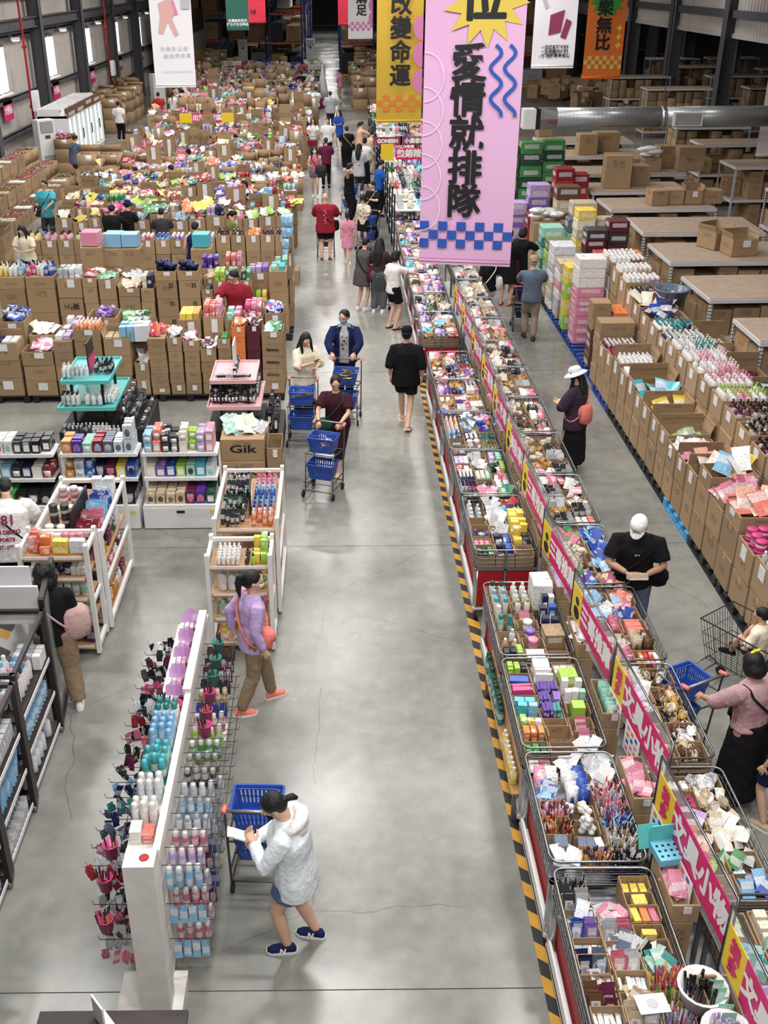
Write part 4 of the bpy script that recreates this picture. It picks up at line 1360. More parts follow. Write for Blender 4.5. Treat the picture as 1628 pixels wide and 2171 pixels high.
INN = [(4.7, .5, [.5, .5, .2], 'pouch', ['white', 'pink'], 0), (5.25, .5, [.5, .5, .2], 'bottle', ['white'], 'sky'), (5.8, .5, [.5, .5, .2], 'bottle', ['forest', 'white'], 'green'), (6.35, .5, [.5, .5, .2], 'pouch', ['silver', 'pink'], 0), (6.9, .5, [.5, .5, .2], 'pouch', ['pink', 'white'], 0), (7.45, .5, [.5, .5, .2], 'bottle', ['green', 'white'], 'green'), (8.0, .5, [.5, .5, .2], 'bottle', ['forest'], 'white'), (8.55, .5, [.5, .5, .25], 'bottle', ['white', 'forest'], 'green'), (9.1, .5, [.5, .5, .3], 'bottle', ['white'], 'green'),
  (9.66, .5, [.5, .5, .25], 'bottle', ['maroon', 'brown'], 'black'), (10.2, .5, [.5, .5, .3], 'bottle', ['brown', 'wine'], 'black'), (10.75, .5, [.5, .5, .32], 'pump', ['wine', 'brown', 'black'], 'black'), (11.3, .5, [.5, .5, .35], 'pump', ['white', 'pink', 'white'], 'lime'),
  (11.85, .5, [.5, .5, .36], 'pump', ['white', 'white'], 'pink'), (12.4, .5, [.5, .5, .36], 'pump', ['white', 'pink'], 'white'), (12.95, .5, [.5, .5, .36], 'pump', ['white', 'pink', 'white'], 'white'), (13.5, .5, [.5, .5, .36], 'pump', ['white', 'teal'], 'white'),
  (14.05, .5, [.5, .5, .3], 'bottle', ['navy', 'charcoal', 'teal'], 'white'), (14.6, .5, [.5, .5, .34], 'bottle', ['white', 'teal', 'navy'], 'teal'), (15.15, .5, [.5, .5, .36], 'pouch', ['navy', 'blue'], 0), (15.7, .5, [.5, .5, .4], 'pouch', ['peach', 'cream'], 0),
  (16.25, .5, [.5, .5, .45], 'bottle', ['maroon', 'crimson'], 'charcoal'), (16.8, .5, [.55, .55, .45], 'can', ['white', 'silver', 'violet'], 'white'), (17.35, .5, [.55, .55, .5], 'can', ['white', 'beige'], 'white'), (17.9, .5, [.55, .55, .55], 'can', ['white', 'crimson'], 'white'), (18.45, .5, [.55, .55, .5], 'can', ['white', 'crimson'], 'white')]
for k, (y0, d, hs, form, cols, c2) in enumerate(INN):
 nth = ORD[k]
 y0 += 2.2
 z = stack(RX + .72, RX + 1.42, y0, y0 + d, PZ, hs, 'of the inner pallet line, %s from the cart' % nth, 'x', kind='pallet_carton', group='cartons on the pallet lines')
 fill(form, RX + 1.07, y0 + d / 2, z - (.14 if form != 'pouch' else .05), .62, d - .06, cols, 'the %s inner pallet carton from the cart' % nth, c2=c2 or 'white', size=(.09, .09, .25) if form == 'pump' else (.075, .075, .22) if form in ('bottle', 'can') else (.22, .15, .3))
 if k < 19:
  stack(RX + 1.48, RX + 2.02, y0, y0 + d, PZ, [.5, .45 if k % 3 else .6], 'behind the inner pallet line, %s from the cart' % nth, 'back', kind='pallet_carton', group='cartons on the pallet lines')
  fill(rnd.choice(['bottle', 'pouch']), RX + 1.75, y0 + d / 2, 1.0, .46, d - .08, [rnd.choice(['brown', 'white', 'forest', 'maroon', 'pink'])], 'the carton behind the inner line, %s from the cart' % nth)
# stacks of printed retail boxes farther along the same aisle
TOWERS = [(4.72, 19.2, .55, .5, ['pink'] * 6 + ['white'] * 3, .19), (5.32, 19.2, .5, .5, ['white', 'lilac', 'white', 'pale', 'white'], .27), (4.72, 17.75, .35, .4, ['brown'] * 3 + ['kraft'] * 2, .25), (5.1, 17.7, .42, .6, ['brown', 'orange', 'brown', 'orange'], .27),
   (4.70, 20.1, .22, .45, ['lime', 'yellow', 'lime', 'yellow'], .33), (4.95, 20.2, .3, .5, ['pink', 'magenta', 'pink', 'rose'], .27), (4.72, 20.9, .5, .55, ['beige', 'silver', 'white', 'pink', 'white', 'beige'], .2),
   (4.7, 21.6, .5, .6, ['white', 'silver', 'beige', 'white', 'silver', 'white', 'pale'], .2), (5.35, 20.4, .55, .5, ['red', 'coral', 'red', 'coral', 'red'], .3), (5.95, 20.4, .35, .4, ['orange', 'orange', 'white', 'orange'], .38),
   (5.35, 21.5, .45, .45, ['maroon', 'charcoal'] * 4, .22), (5.85, 21.6, .45, .45, ['charcoal', 'maroon'] * 4, .24), (5.35, 22.5, .42, .45, ['beige', 'cream', 'yellow'] * 3, .22), (5.8, 22.6, .42, .45, ['cream', 'beige'] * 4, .22),
   (4.75, 22.5, .5, .5, ['gold', 'lime', 'mint', 'lime', 'olive'], .26), (4.75, 23.3, .5, .5, ['lime', 'mint', 'green', 'mint', 'teal', 'mint'], .24), (5.35, 23.4, .5, .45, ['teal', 'mint', 'slate', 'mint', 'slate'], .32), (5.95, 23.5, .5, .5, ['pink', 'lilac', 'pink', 'lilac', 'pink'], .3),
   (4.8, 24.6, .6, .7, ['kraft', 'kraft'], .45), (4.8, 25.6, .7, .6, ['kraft', 'kraft', 'kraft'], .42), (5.6, 25.2, .6, .5, ['brown', 'beige'] * 3, .3), (4.85, 26.8, .5, .5, ['red', 'crimson', 'red', 'crimson'], .3), (5.5, 26.6, .6, .5, ['beige', 'brown'] * 3, .32),
   (4.5, 28.0, .55, .5, ['violet', 'lilac', 'violet', 'lilac'], .32), (5.1, 28.2, .55, .5, ['lilac', 'violet', 'lilac', 'violet', 'lilac'], .34), (5.75, 28.2, .5, .5, ['red', 'crimson', 'red', 'crimson', 'red', 'red', 'crimson'], .3), (6.25, 28.4, .45, .5, ['red', 'crimson'] * 3, .32),
   (4.5, 30.2, .6, .5, ['green', 'forest'] * 4, .3), (5.15, 30.2, .6, .5, ['forest', 'green'] * 4, .31), (5.8, 30.3, .6, .5, ['green', 'forest', 'green'] * 3, .28), (4.4, 29.1, .6, .5, ['violet', 'lilac', 'lilac'], .35)]
for k, (x, y, w, d, cols, h) in enumerate(TOWERS):
 y += .95 if y < 24 else 0
 z = .13
 for q, c in enumerate(cols):
  kk = c == 'kraft'
  put('retail_box' if not kk else 'tower_carton', 'box', 'box' if not kk else 'carton', (x + w / 2 + U(-.01, .01), y + d / 2, z), kraft() if kk else c, '%s printed box, level %s in tower %s along the far pallet aisle' % (cw(c), ORD[q], ORD[k] if k < 30 else 'last'), 'printed retail boxes in towers', (0, 0, U(-.03, .03)), (w - .01, d - .01, h - .003))
  z += h
put('plastic_bag', 'bag', 'bag', (5.15, 25.9, 1.38), 'white', 'white and navy printed bags spilling over an open carton by the towers', None, scale=(.9, .6, .4))
put('plastic_bag', 'bag', 'bag', (5.1, 24.9, 1.02), 'mint', 'pale green bag on the carton below the white bags', None, scale=(.6, .5, .3))
for i in range(9):
 pallet(RX + .62, 18.6 + i * 1.2, 1.1, 1.12, 'pallet_blue' if i < 4 else 'pallet_black', 'pallet under the printed box towers, %s along' % ORD[i])
t = thing('plastic_tub', 'slate blue plastic tub with packets on the inner pallet cartons', 'tub', (6.0, 18.35, 1.42))
ob('tub_body', MB().lathe([(.02, 0), (.22, 0), (.30, .30), (.32, .31), (.32, .33), (.27, .33), (.2, .03), (.02, .03)], 14).mesh('tub_body', 'plastic'), t, color='slate')
ob('tub_rim', MB().tube([(.31 * math.cos(a), .31 * math.sin(a), .32) for a in [2 * PI * k / 14 for k in range(14)]], .016, 5, closed=True).mesh('tub_rim', 'plastic'), t, color='slate')
mat('tray_teal', '#5fc0bd', .35)
mat('tray_sky', '#79c3dc', .4)
# ------------------------------------------------------------------ the long island of bins
def rounded_loop(x0, x1, y0, y1, z, r=.07):
 pts = []
 for cx, cy, a0 in ((x1 - r, y1 - r, 0), (x0 + r, y1 - r, PI / 2), (x0 + r, y0 + r, PI), (x1 - r, y0 + r, 1.5 * PI)):
  for k in range(4):
   a = a0 + PI / 2 * k / 3
   pts.append((cx + r * math.cos(a), cy + r * math.sin(a), z))
 return pts
ZD, ZR = .70, .95
def bin_table(x0, x1, y0, y1, label, end_red=False, side='l', post=True):
 t = thing('bin_table', label, 'table', (x0, y0, 0), 0, 'chrome basket tables of the long island')
 w, d = x1 - x0, y1 - y0
 ob('top_rail', MB().tube(rounded_loop(0, w, 0, d, ZR), .010, 6, closed=True).mesh('top_rail', 'chrome'), t)
 b = MB()
 for k in range(4):
  b.tube(rounded_loop(.006, w - .006, .006, d - .006, ZD + .03 + k * .055), .005, 4, closed=True)
 for k in range(int(d / .09)):
  for xx in (.006, w - .006):
   b.tube([(xx, .08 + k * .09, ZD), (xx, .08 + k * .09, ZR)], .003, 3)
 ob('basket_wires', b.mesh('basket_wires', 'wire'), t)
 ob('deck', MB().box((w / 2, d / 2, ZD - .015), (w - .03, d - .03, .03)).mesh('deck', 'steel'), t)
 for xx in (.05, w - .05):
  for yy in (.05, d - .05):
   if post and (xx < .1) == (side == 'l'):
    ob('corner_post', MB().tube([(xx, yy, .12), (xx, yy, ZD)], .042, 10).mesh('corner_post', 'galvanised'), t)
   else:
    ob('leg', MB().bar((xx, yy, .10), (xx, yy, ZD), .03).mesh('leg', 'steel'), t)
   ob('caster', MB().tube([(xx - .015, yy, .05), (xx + .015, yy, .05)], .05, 10).mesh('caster', 'rubber'), t)
 ob('lower_shelf', MB().box((w / 2, d / 2, .16), (w - .02, d - .02, .03)).mesh('lower_shelf', 'white_paint'), t)
 xs = .02 if side == 'l' else w - .02
 ob('base_board', MB().box((xs, d / 2, .20), (.02, d - .06, .16)).mesh('base_board', 'white_paint'), t)
 ob('side_cloth', MB().box((xs + (.05 if side == 'l' else -.05), d / 2, .44), (.012, d - .15, .46)).mesh('side_cloth', 'red_panel'), t)
 if end_red:
  for q in range(2):
   ob('end_panel', MB().box((w * (.27 + .46 * q), .01, .44), (w * .40, .015, .48)).mesh('end_panel', 'red_panel'), t)
  ob('end_post', MB().bar((w / 2, 0, .1), (w / 2, 0, ZR), .025).mesh('end_post', 'steel'), t)
  ob('end_rail', MB().bar((0, 0, .70), (w, 0, .70), .025).mesh('end_rail', 'steel'), t)
 return t
def bins(x0, x1, y0, y1, cells, where, nx, tall=.19, extra=.035):
 """cells: rows from near to far, each nx entries (form, colours, c2, options)"""
 ny = len(cells)
 bw, bd = (x1 - x0 - .04) / nx, (y1 - y0 - .04) / ny
 for j, row in enumerate(cells):
  for i, cell in enumerate(row):
   if cell is None:
    continue
   form, cols, c2 = cell[:3]
   opt = dict(cell[3]) if len(cell) > 3 else {}
   cx, cy = x0 + .02 + (i + .5) * bw, y0 + .02 + (j + .5) * bd
   nth = 'row %s, %s across, %s' % (ORD[j], ORD[i], where)
   if not opt.pop('nobin', False):
    put('display_bin', 'bin', opt.pop('bin', 'bin'), (cx, cy, ZD + .002), opt.pop('bc', None) or kraft(), 'low cardboard bin, ' + nth, 'cardboard bins on the island tables', (0, 0, U(-.02, .02)), (bw - .012, bd - .012, tall + U(-.04, .03)))
   else:
    opt.pop('bin', 0)
    opt.pop('bc', 0)
   if form is None:
    continue
   zz = ZD + opt.pop('lift', .06) + extra
   fill(form, cx, cy, zz, bw - .035, bd - .035, cols, '%s bin row, %s across, %s' % (ORD[j], ORD[i], where), c2=c2, **opt)
# island palettes for the tables the photo shows only as a mosaic
MOS = [('box', ['white', 'pale'], 'white', dict(size=(.06, .05, .11), layers=1)), ('tube', ['white', 'pink'], 'white', {}), ('sachet', ['silver', 'pale'], 'white', dict(mode='stand')), ('card', ['white', 'rose'], 'black', dict(mode='stand')), ('bottle', ['green', 'forest'], 'black', {}),
  ('box', ['navy', 'blue'], 'white', dict(size=(.05, .05, .13))), ('jar', ['white', 'cream'], 'white', dict(size=(.07, .07, .07))), ('sachet', ['beige', 'cream'], 'white', {}), ('card', ['lilac', 'purple'], 'white', dict(mode='stand')), ('clip', ['charcoal', 'brown'], 'black', {}),
  ('can', ['charcoal', 'black'], 'silver', dict(size=(.05, .05, .15))), ('sachet', ['sky', 'turquoise'], 'white', {}), ('box', ['cream', 'white', 'coral'], 'white', dict(size=(.06, .05, .10))), ('plush', ['cream', 'white'], 'white', dict(size=(.11, .1, .09))), ('pouch', ['white', 'rose'], 'white', dict(size=(.12, .06, .16), n=4)),
  ('clip', ['gold', 'amber'], 'black', {}), ('box', ['crimson', 'red'], 'white', dict(size=(.06, .05, .09))), ('tube', ['charcoal', 'silver'], 'black', {}), ('sachet', ['purple', 'magenta', 'blue'], 'white', {}), ('clip', ['white', 'beige'], 'white', {})]
MOSR = [MOS[i] for i in (2, 3, 7, 9, 13, 14, 15, 17, 19, 12)]
def mosaic(nx, ny, pal, seed):
 r = random.Random(seed)
 return [[r.choice(pal) for i in range(nx)] for j in range(ny)]
PEN = dict(mode='bunch', lift=.05)
L1 = [  # nearest table, near row first
 [('sachet', ['silver', 'slate'], 'white', dict(n=7, size=(.07, .03, .09))), (None, [], 0), ('pen', ['blue', 'sky', 'navy', 'wine', 'purple'], ['blue', 'sky', 'lilac'], dict(PEN, n=42, size=(.012, .012, .16)))],
 [('box', ['white', 'white'], 'white', dict(size=(.032, .12, .09))), ('card', ['beige', 'silver'], 'charcoal', dict(mode='stand', n=5)), ('pen', ['white', 'lilac', 'sky', 'rose'], ['rose', 'sky', 'white', 'lilac'], dict(PEN, n=40, size=(.013, .013, .17)))],
 [('card', ['brown', 'wine'], 'black', dict(mode='stand', n=5)), ('sachet', ['beige', 'tan'], 'white', dict(n=6, size=(.09, .04, .12))), ('pen', ['green', 'lime', 'orange', 'yellow', 'white'], ['lime', 'orange', 'green', 'coral'], dict(PEN, n=40, size=(.013, .013, .17), lift=.08))],
 [('sachet', ['brown', 'silver'], 'white', dict(n=7, size=(.09, .04, .12))), ('box', ['white', 'pale'], 'white', dict(size=(.03, .10, .10))), ('pen', ['rose', 'coral', 'magenta', 'purple', 'yellow'], ['coral', 'yellow', 'violet', 'rose'], dict(PEN, n=40, size=(.013, .013, .17), lift=.08))],
 [('card', ['navy', 'slate', 'blue'], 'blue', dict(mode='stand')), ('card', ['rose', 'silver'], 'white', dict(mode='stand', n=5)), ('sachet', ['mint', 'teal'], 'white', dict(n=9, size=(.10, .05, .12)))],
 [('box', ['silver', 'white'], 'white', dict(size=(.02, .10, .08))), ('sachet', ['pale', 'slate'], 'silver', dict(n=6)), ('sachet', ['black', 'navy', 'white'], 'white', dict(n=7, size=(.12, .05, .09)))],
 [('card', ['blue', 'violet', 'slate'], 'wine', dict(mode='stand')), ('card', ['silver', 'rose'], 'black', dict(mode='stand', n=6)), ('box', ['yellow', 'gold', 'cream'], 'white', dict(size=(.10, .05, .05), layers=2))],
 [('sachet', ['pale', 'slate'], 'white', dict(n=6, size=(.10, .04, .13))), ('sachet', ['pink', 'silver'], 'white', dict(n=6)), ('box', ['yellow', 'orange', 'rose'], 'white', dict(size=(.05, .12, .06), layers=2))],
 [('card', ['charcoal', 'silver'], 'charcoal', dict(mode='stand')), None, ('box', ['yellow', 'amber'], 'white', dict(size=(.10, .09, .06), layers=2))],
 [('pen', ['charcoal', 'navy', 'slate'], ['black', 'silver'], dict(PEN, n=34)), None, ('box', ['yellow'], 'white', dict(size=(.05, .09, .08), n=3))],
]
L2 = [
 [('sachet', ['white', 'pale'], 'white', dict(n=4, size=(.13, .03, .13), nobin=True)), ('pen', ['orange', 'red', 'blue', 'teal', 'yellow'], ['orange', 'navy', 'gold'], dict(PEN, n=46, nobin=True, lift=.04)), ('pen', ['black', 'charcoal'], ['black', 'white'], dict(PEN, n=50, nobin=True, lift=.05))],
 [('box', ['slate', 'pale'], 'white', dict(size=(.10, .12, .02), layers=5, nobin=True)), ('box', ['slate', 'pale'], 'white', dict(size=(.06, .10, .02), layers=4, nobin=True)), ('pen', ['white', 'silver', 'beige'], ['black', 'silver', 'white'], dict(PEN, n=44, lift=.1))],
 [('pen', ['orange', 'amber', 'charcoal', 'red'], ['black', 'orange'], dict(PEN, n=36)), ('plush', ['white', 'silver'], 'white', dict(size=(.08, .08, .10), n=6)), ('pen', ['blue', 'sky', 'wine', 'navy', 'white'], ['sky', 'blue', 'wine'], dict(PEN, n=48, lift=.1))],
 [('pen', ['rose', 'pink', 'violet', 'wine'], ['pink', 'wine', 'white'], dict(PEN, n=40)), ('plush', ['white', 'cream'], 'white', dict(size=(.08, .08, .10), n=6)), ('pen', ['rose', 'coral', 'sky', 'magenta'], ['coral', 'rose', 'sky'], dict(PEN, n=48, lift=.1))],
 [('sachet', ['sky', 'blue'], 'white', dict(n=6, nobin=True)), ('card', ['white', 'blue'], 'blue', dict(mode='stand', nobin=True)), ('pen', ['white', 'rose', 'wine', 'silver'], ['red', 'white'], dict(PEN, n=40, lift=.1))],
 [('card', ['pink', 'white'], 'pink', dict(mode='stand', nobin=True)), ('card', ['white', 'blue'], 'blue', dict(mode='stand', nobin=True)), ('sachet', ['silver', 'white'], 'white', dict(n=12))],
 [('card', ['white', 'rose'], 'white', dict(mode='flat', nobin=True)), ('sachet', ['white', 'silver'], 'white', dict(n=6, nobin=True)), ('sachet', ['silver', 'silver'], 'white', dict(n=12))],
]
L3 = [
 [('box', ['green', 'forest'], 'white', dict(size=(.05, .05, .10))), (None, [], 0), ('sachet', ['navy', 'white'], 'white', dict(n=6, nobin=True))],
 [('box', ['orange', 'amber'], 'white', dict(size=(.05, .10, .06), layers=3)), (None, [], 0), ('sachet', ['pink', 'violet'], 'white', dict(mode='stand'))],
 [('box', ['lime', 'yellow', 'white'], 'white', dict(size=(.055, .05, .09), layers=2)), (None, [], 0), ('sachet', ['rose', 'pink'], 'white', dict(mode='stand'))],
 [('box_plain', ['turquoise', 'sky'], 'white', dict(size=(.08, .06, .07), layers=3)), ('box', ['purple', 'teal'], 'white', dict(size=(.03, .12, .09), layers=2)), ('box_plain', ['lime'], 'white', dict(size=(.11, .11, .14), layers=1, lift=.12))],
 [('box_plain', ['turquoise'], 'white', dict(size=(.09, .07, .07), layers=2)), ('box', ['purple', 'violet'], 'white', dict(size=(.03, .12, .09), layers=2)), ('box', ['white', 'mint'], 'white', dict(size=(.06, .06, .12), layers=2))],
 [('box_plain', ['magenta', 'rose'], 'white', dict(size=(.18, .035, .10), lift=.12)), ('box', ['purple', 'purple'], 'white', dict(size=(.03, .12, .09), layers=2)), ('box', ['white', 'white'], 'white', dict(size=(.06, .06, .12), layers=2))],
 [('box_plain', ['blue', 'navy'], 'white', dict(size=(.18, .09, .05), layers=3, lift=.10)), ('box', ['white', 'white'], 'white', dict(size=(.16, .03, .11), layers=2)), ('box', ['lime'], 'white', dict(size=(.17, .15, .13), n=1, lift=.14))],
 [('box', ['lime', 'charcoal'], 'white', dict(size=(.05, .035, .14), lift=.1)), ('box', ['white', 'silver'], 'white', dict(size=(.15, .14, .05), layers=4)), ('box', ['white', 'beige'], 'white', dict(size=(.06, .05, .13)))],
]
L4 = [
 [('box', ['charcoal', 'black', 'lime'], 'white', dict(size=(.05, .04, .13), lift=.09)), ('box', ['white'], 'white', dict(size=(.17, .14, .05), layers=3)), (None, [], 0)],
 [('bottle', ['amber', 'gold', 'beige'], 'white', dict(lift=.05)), ('jar', ['rose', 'pink'], 'pink', dict(size=(.10, .10, .11), lift=.11)), (None, [], 0)],
 [('bottle', ['silver', 'pale'], 'white', dict(lift=.05)), ('jar', ['violet', 'purple'], 'violet', dict(size=(.10, .10, .12), lift=.10)), ('box', ['kraft'], 'white', dict(size=(.20, .22, .16), n=1, nobin=True))],
 [('can', ['mint', 'teal'], 'teal', dict(lift=.08)), ('jar', ['white', 'violet'], 'white', dict(size=(.10, .10, .12), lift=.10)), ('cosmetic', ['navy', 'navy'], 'white', dict(size=(.07, .08, .24), lift=.02, nobin=True))],
 [('can', ['cream', 'white'], 'white', dict(lift=.08)), ('sachet', ['pink', 'rose'], 'white', dict(mode='stand')), ('cosmetic', ['navy', 'blue'], 'white', dict(size=(.07, .08, .24), lift=.05, nobin=True))],
 [('can', ['white', 'pale'], 'turquoise', dict(lift=.08)), ('bottle', ['white', 'white'], 'lime', dict(lift=.1)), ('cosmetic', ['navy', 'white'], 'white', dict(size=(.06, .07, .22), lift=.1, nobin=True))],
 [('can', ['white', 'pale'], 'sky', dict(lift=.08)), ('bottle', ['white', 'white'], 'white', dict(lift=.1)), ('box', ['white'], 'white', dict(size=(.20, .14, .30), n=1, nobin=True))],
 [('can', ['white', 'white'], 'forest', dict(lift=.08)), ('bottle', ['white', 'white'], 'white', dict(lift=.1)), ('box', ['white'], 'white', dict(size=(.20, .14, .30), n=1, nobin=True))],
]
L5 = [
 [('box', ['forest', 'green'], 'white', dict(size=(.05, .05, .10), lift=.04)), ('box', ['navy', 'blue'], 'white', dict(size=(.07, .06, .06), layers=2)), (None, [], 0)],
 [('jar', ['rose', 'pink'], 'pink', dict(size=(.06, .06, .07), lift=.03)), ('box', ['navy', 'blue'], 'white', dict(size=(.07, .06, .06), layers=2)), ('box', ['yellow', 'charcoal'], 'white', dict(size=(.09, .07, .10), layers=2, lift=.1))],
 [('box', ['navy', 'blue'], 'white', dict(size=(.06, .06, .05), layers=2, lift=.02)), ('sachet', ['silver', 'silver'], 'white', dict(n=10)), ('box_plain', ['yellow'], 'white', dict(size=(.09, .06, .09), layers=2, lift=.1))],
 [(None, [], 0), ('sachet', ['silver', 'white'], 'white', dict(n=10)), ('box_plain', ['yellow'], 'white', dict(size=(.09, .06, .09), layers=2, lift=.1))],
 [('bottle', ['pale', 'silver'], 'white', dict(nobin=True, lift=.02)), ('sachet', ['silver', 'silver'], 'white', dict(n=10)), ('sachet', ['navy', 'blue', 'turquoise'], 'white', dict(n=8))],
 [('bottle', ['pale', 'silver'], 'white', dict(nobin=True, lift=.02)), ('sachet', ['white', 'silver'], 'white', dict(n=10)), ('sachet', ['red', 'crimson'], 'white', dict(n=6))],
]
L6 = [
 [('box', ['charcoal', 'black'], 'white', dict(size=(.05, .05, .08), nobin=True)), ('sachet', ['rose', 'pink'], 'white', dict(n=9)), ('sachet', ['green', 'teal'], 'white', dict(n=5))],
 [('can', ['white', 'rose'], 'navy', dict(size=(.04, .04, .15), nobin=True)), ('box', ['navy', 'navy'], 'white', dict(size=(.06, .05, .06))), ('box', ['white', 'silver'], 'white', dict(size=(.07, .06, .10)))],
 [('can', ['navy', 'black'], 'white', dict(size=(.04, .04, .14), nobin=True)), ('box', ['cream', 'mint'], 'white', dict(size=(.05, .04, .11))), ('sachet', ['white', 'rose'], 'white', dict(n=5))],
 [('box', ['rose', 'white'], 'white', dict(size=(.07, .05, .07))), ('sachet', ['white', 'silver'], 'white', dict(n=9)), ('box', ['forest', 'black', 'lime'], 'white', dict(size=(.06, .05, .13)))],
 [('box', ['lilac', 'white'], 'white', dict(size=(.06, .05, .09))), ('sachet', ['silver', 'white'], 'white', dict(n=9)), ('box', ['lilac', 'mint', 'white'], 'white', dict(size=(.07, .05, .15)))],
]
L7 = [
 [('box', ['coral', 'cream'], 'white', dict(size=(.07, .05, .07))), ('sachet', ['brown', 'beige'], 'white', dict(n=7)), ('bottle', ['green', 'olive'], 'green', dict(size=(.045, .045, .10)))],
 [('box_plain', ['sky', 'blue'], 'white', dict(size=(.12, .05, .06))), ('jar', ['white'], 'white', dict(size=(.09, .09, .14), n=4)), ('bottle', ['green', 'forest'], 'olive', dict(size=(.045, .045, .10)))],
 [('bottle', ['white', 'navy'], 'navy', dict(size=(.05, .05, .12), nobin=True)), ('can', ['navy', 'blue'], 'white', dict(size=(.05, .05, .12))), ('bottle', ['teal', 'forest'], 'teal', dict(size=(.06, .06, .13)))],
 [('bottle', ['sky', 'blue'], 'white', dict(size=(.05, .05, .12), nobin=True)), ('sachet', ['slate', 'pale'], 'white', dict(n=8)), ('plush', ['violet', 'purple', 'sky'], 'white', dict(size=(.11, .11, .12), n=6))],
 [('bottle', ['peach', 'cream'], 'white', dict(size=(.05, .05, .12), nobin=True)), ('sachet', ['sky', 'slate'], 'white', dict(n=8)), ('plush', ['violet', 'coral', 'blue'], 'white', dict(size=(.11, .11, .12), n=6))],
 [('bottle', ['peach', 'orange'], 'white', dict(size=(.05, .05, .12), nobin=True)), ('sachet', ['pale', 'slate'], 'white', dict(n=8)), ('sachet', ['lilac', 'rose'], 'white', dict(n=7))],
]
LEFT = [(4.15, 5.56, L1), (5.62, 6.84, L2), (6.90, 8.20, L3), (8.25, 9.60, L4), (10.30, 11.70, L5), (11.76, 13.10, L6), (13.15, 14.50, L7)]
for y in (14.56, 15.96, 18.35, 19.75, 21.15, 22.55, 23.95, 25.35, 26.75):
 LEFT.append((y, y + 1.36, None))
for k, (y0, y1, cells) in enumerate(LEFT):
 nth = ORD[k]
 bin_table(1.54, 2.26, y0, y1, 'chrome basket table, main aisle side, %s from the near end%s' % (nth, ', with red ends' if k in (4, 9) else ''), k in (4, 9), 'l')
 bins(1.54, 2.26, y0, y1, cells or mosaic(3, 5, MOS, k + 3), 'main aisle table %s' % nth, 3, extra=0 if k in (0, 2) else .035)
RIGHT = [3.9, 5.3, 6.75, 8.15, 9.55, 10.95, 12.35, 13.75, 15.15, 16.55, 17.95, 19.35, 20.75, 22.15, 23.55]
for k, y0 in enumerate(RIGHT):
 nth = ORD[k]
 bin_table(2.56, 3.13, y0, y0 + 1.34, 'chrome basket table, carton aisle side, %s from the near end' % nth, k == 4, 'r', post=k % 2 == 0)
 if k == 1:
  cells = [[('sachet', ['silver', 'pale'], 'white', {}), ('sachet', ['sky', 'blue'], 'white', dict(n=7))], [('clip', ['magenta', 'lime'], 'white', dict(n=6)), ('sachet', ['green', 'silver'], 'white', dict(n=5))], [('sachet', ['peach', 'coral'], 'white', {}), ('sachet', ['white', 'cream'], 'white', {})],
     [('sachet', ['lilac', 'wine'], 'white', {}), ('sachet', ['white', 'beige'], 'white', {})], [('clip', ['wine', 'magenta'], 'white', {}), ('clip', ['beige', 'white'], 'white', {})], [('box', ['white'], 'white', dict(size=(.05, .09, .08))), ('clip', ['silver', 'white'], 'white', {})]]
 elif k == 0:
  cells = [[('card', ['white', 'pale'], 'sky', {}), ('card', ['white', 'black'], 'red', {})], [('sachet', ['lilac', 'violet'], 'white', {}), ('card', ['white', 'sky'], 'white', dict(mode='stand'))], [('sachet', ['turquoise', 'teal'], 'white', dict(n=10)), ('card', ['mint', 'white'], 'teal', dict(mode='stand'))], [('sachet', ['lime', 'white'], 'white', dict(n=8)), ('box', ['cream', 'yellow'], 'white', {})]]
 elif k == 2:
  cells = [[('plush', ['peach', 'rose'], 'white', dict(size=(.2, .16, .14), n=5)), ('clip', ['beige', 'brown'], 'white', {})], [('plush', ['pale', 'pink'], 'white', dict(size=(.2, .16, .14), n=5)), ('clip', ['white', 'brown'], 'white', {})], [('clip', ['crimson', 'charcoal', 'white'], 'white', dict(n=12)), ('clip', ['charcoal', 'gold'], 'white', {})],
     [('sachet', ['silver', 'white', 'lilac'], 'white', {}), ('clip', ['gold', 'brown'], 'white', {})], [('card', ['peach', 'white'], 'brown', {}), ('clip', ['beige', 'brown'], 'white', {})]]
 elif k == 3:
  cells = [[('card', ['peach', 'rose'], 'white', {}), ('box', ['amber', 'red', 'white'], 'white', dict(size=(.04, .10, .07)))], [('sachet', ['beige', 'brown'], 'white', {}), ('card', ['beige', 'brown'], 'brown', {})], [('card', ['wine', 'rose'], 'wine', {}), ('box', ['coral', 'white', 'lime'], 'white', dict(size=(.16, .03, .10)))], [('sachet', ['sky', 'pale'], 'white', {}), ('sachet', ['blue', 'rose'], 'white', {})], [('sachet', ['pale', 'sky'], 'white', {}), ('sachet', ['sky', 'coral'], 'white', {})]]
 elif k == 4:
  cells = [[('sachet', ['purple', 'green', 'blue'], 'white', dict(n=10)), ('sachet', ['rose', 'peach'], 'white', dict(n=8))], [('card', ['beige', 'brown'], 'brown', {}), ('sachet', ['blue', 'sky'], 'white', dict(n=10))], [('plush', ['cream'], 'white', dict(size=(.14, .12, .1), n=6)), ('sachet', ['blue'], 'white', dict(n=14, size=(.14, .06, .13)))], [('sachet', ['rose', 'green'], 'white', {}), ('sachet', ['blue', 'sky'], 'white', dict(n=12, size=(.14, .06, .13)))]]
 else:
  cells = mosaic(2, 5, MOSR, 70 + k)
 bins(2.56, 3.13, y0, y0 + 1.34, cells, 'carton aisle table %s' % nth, 2)
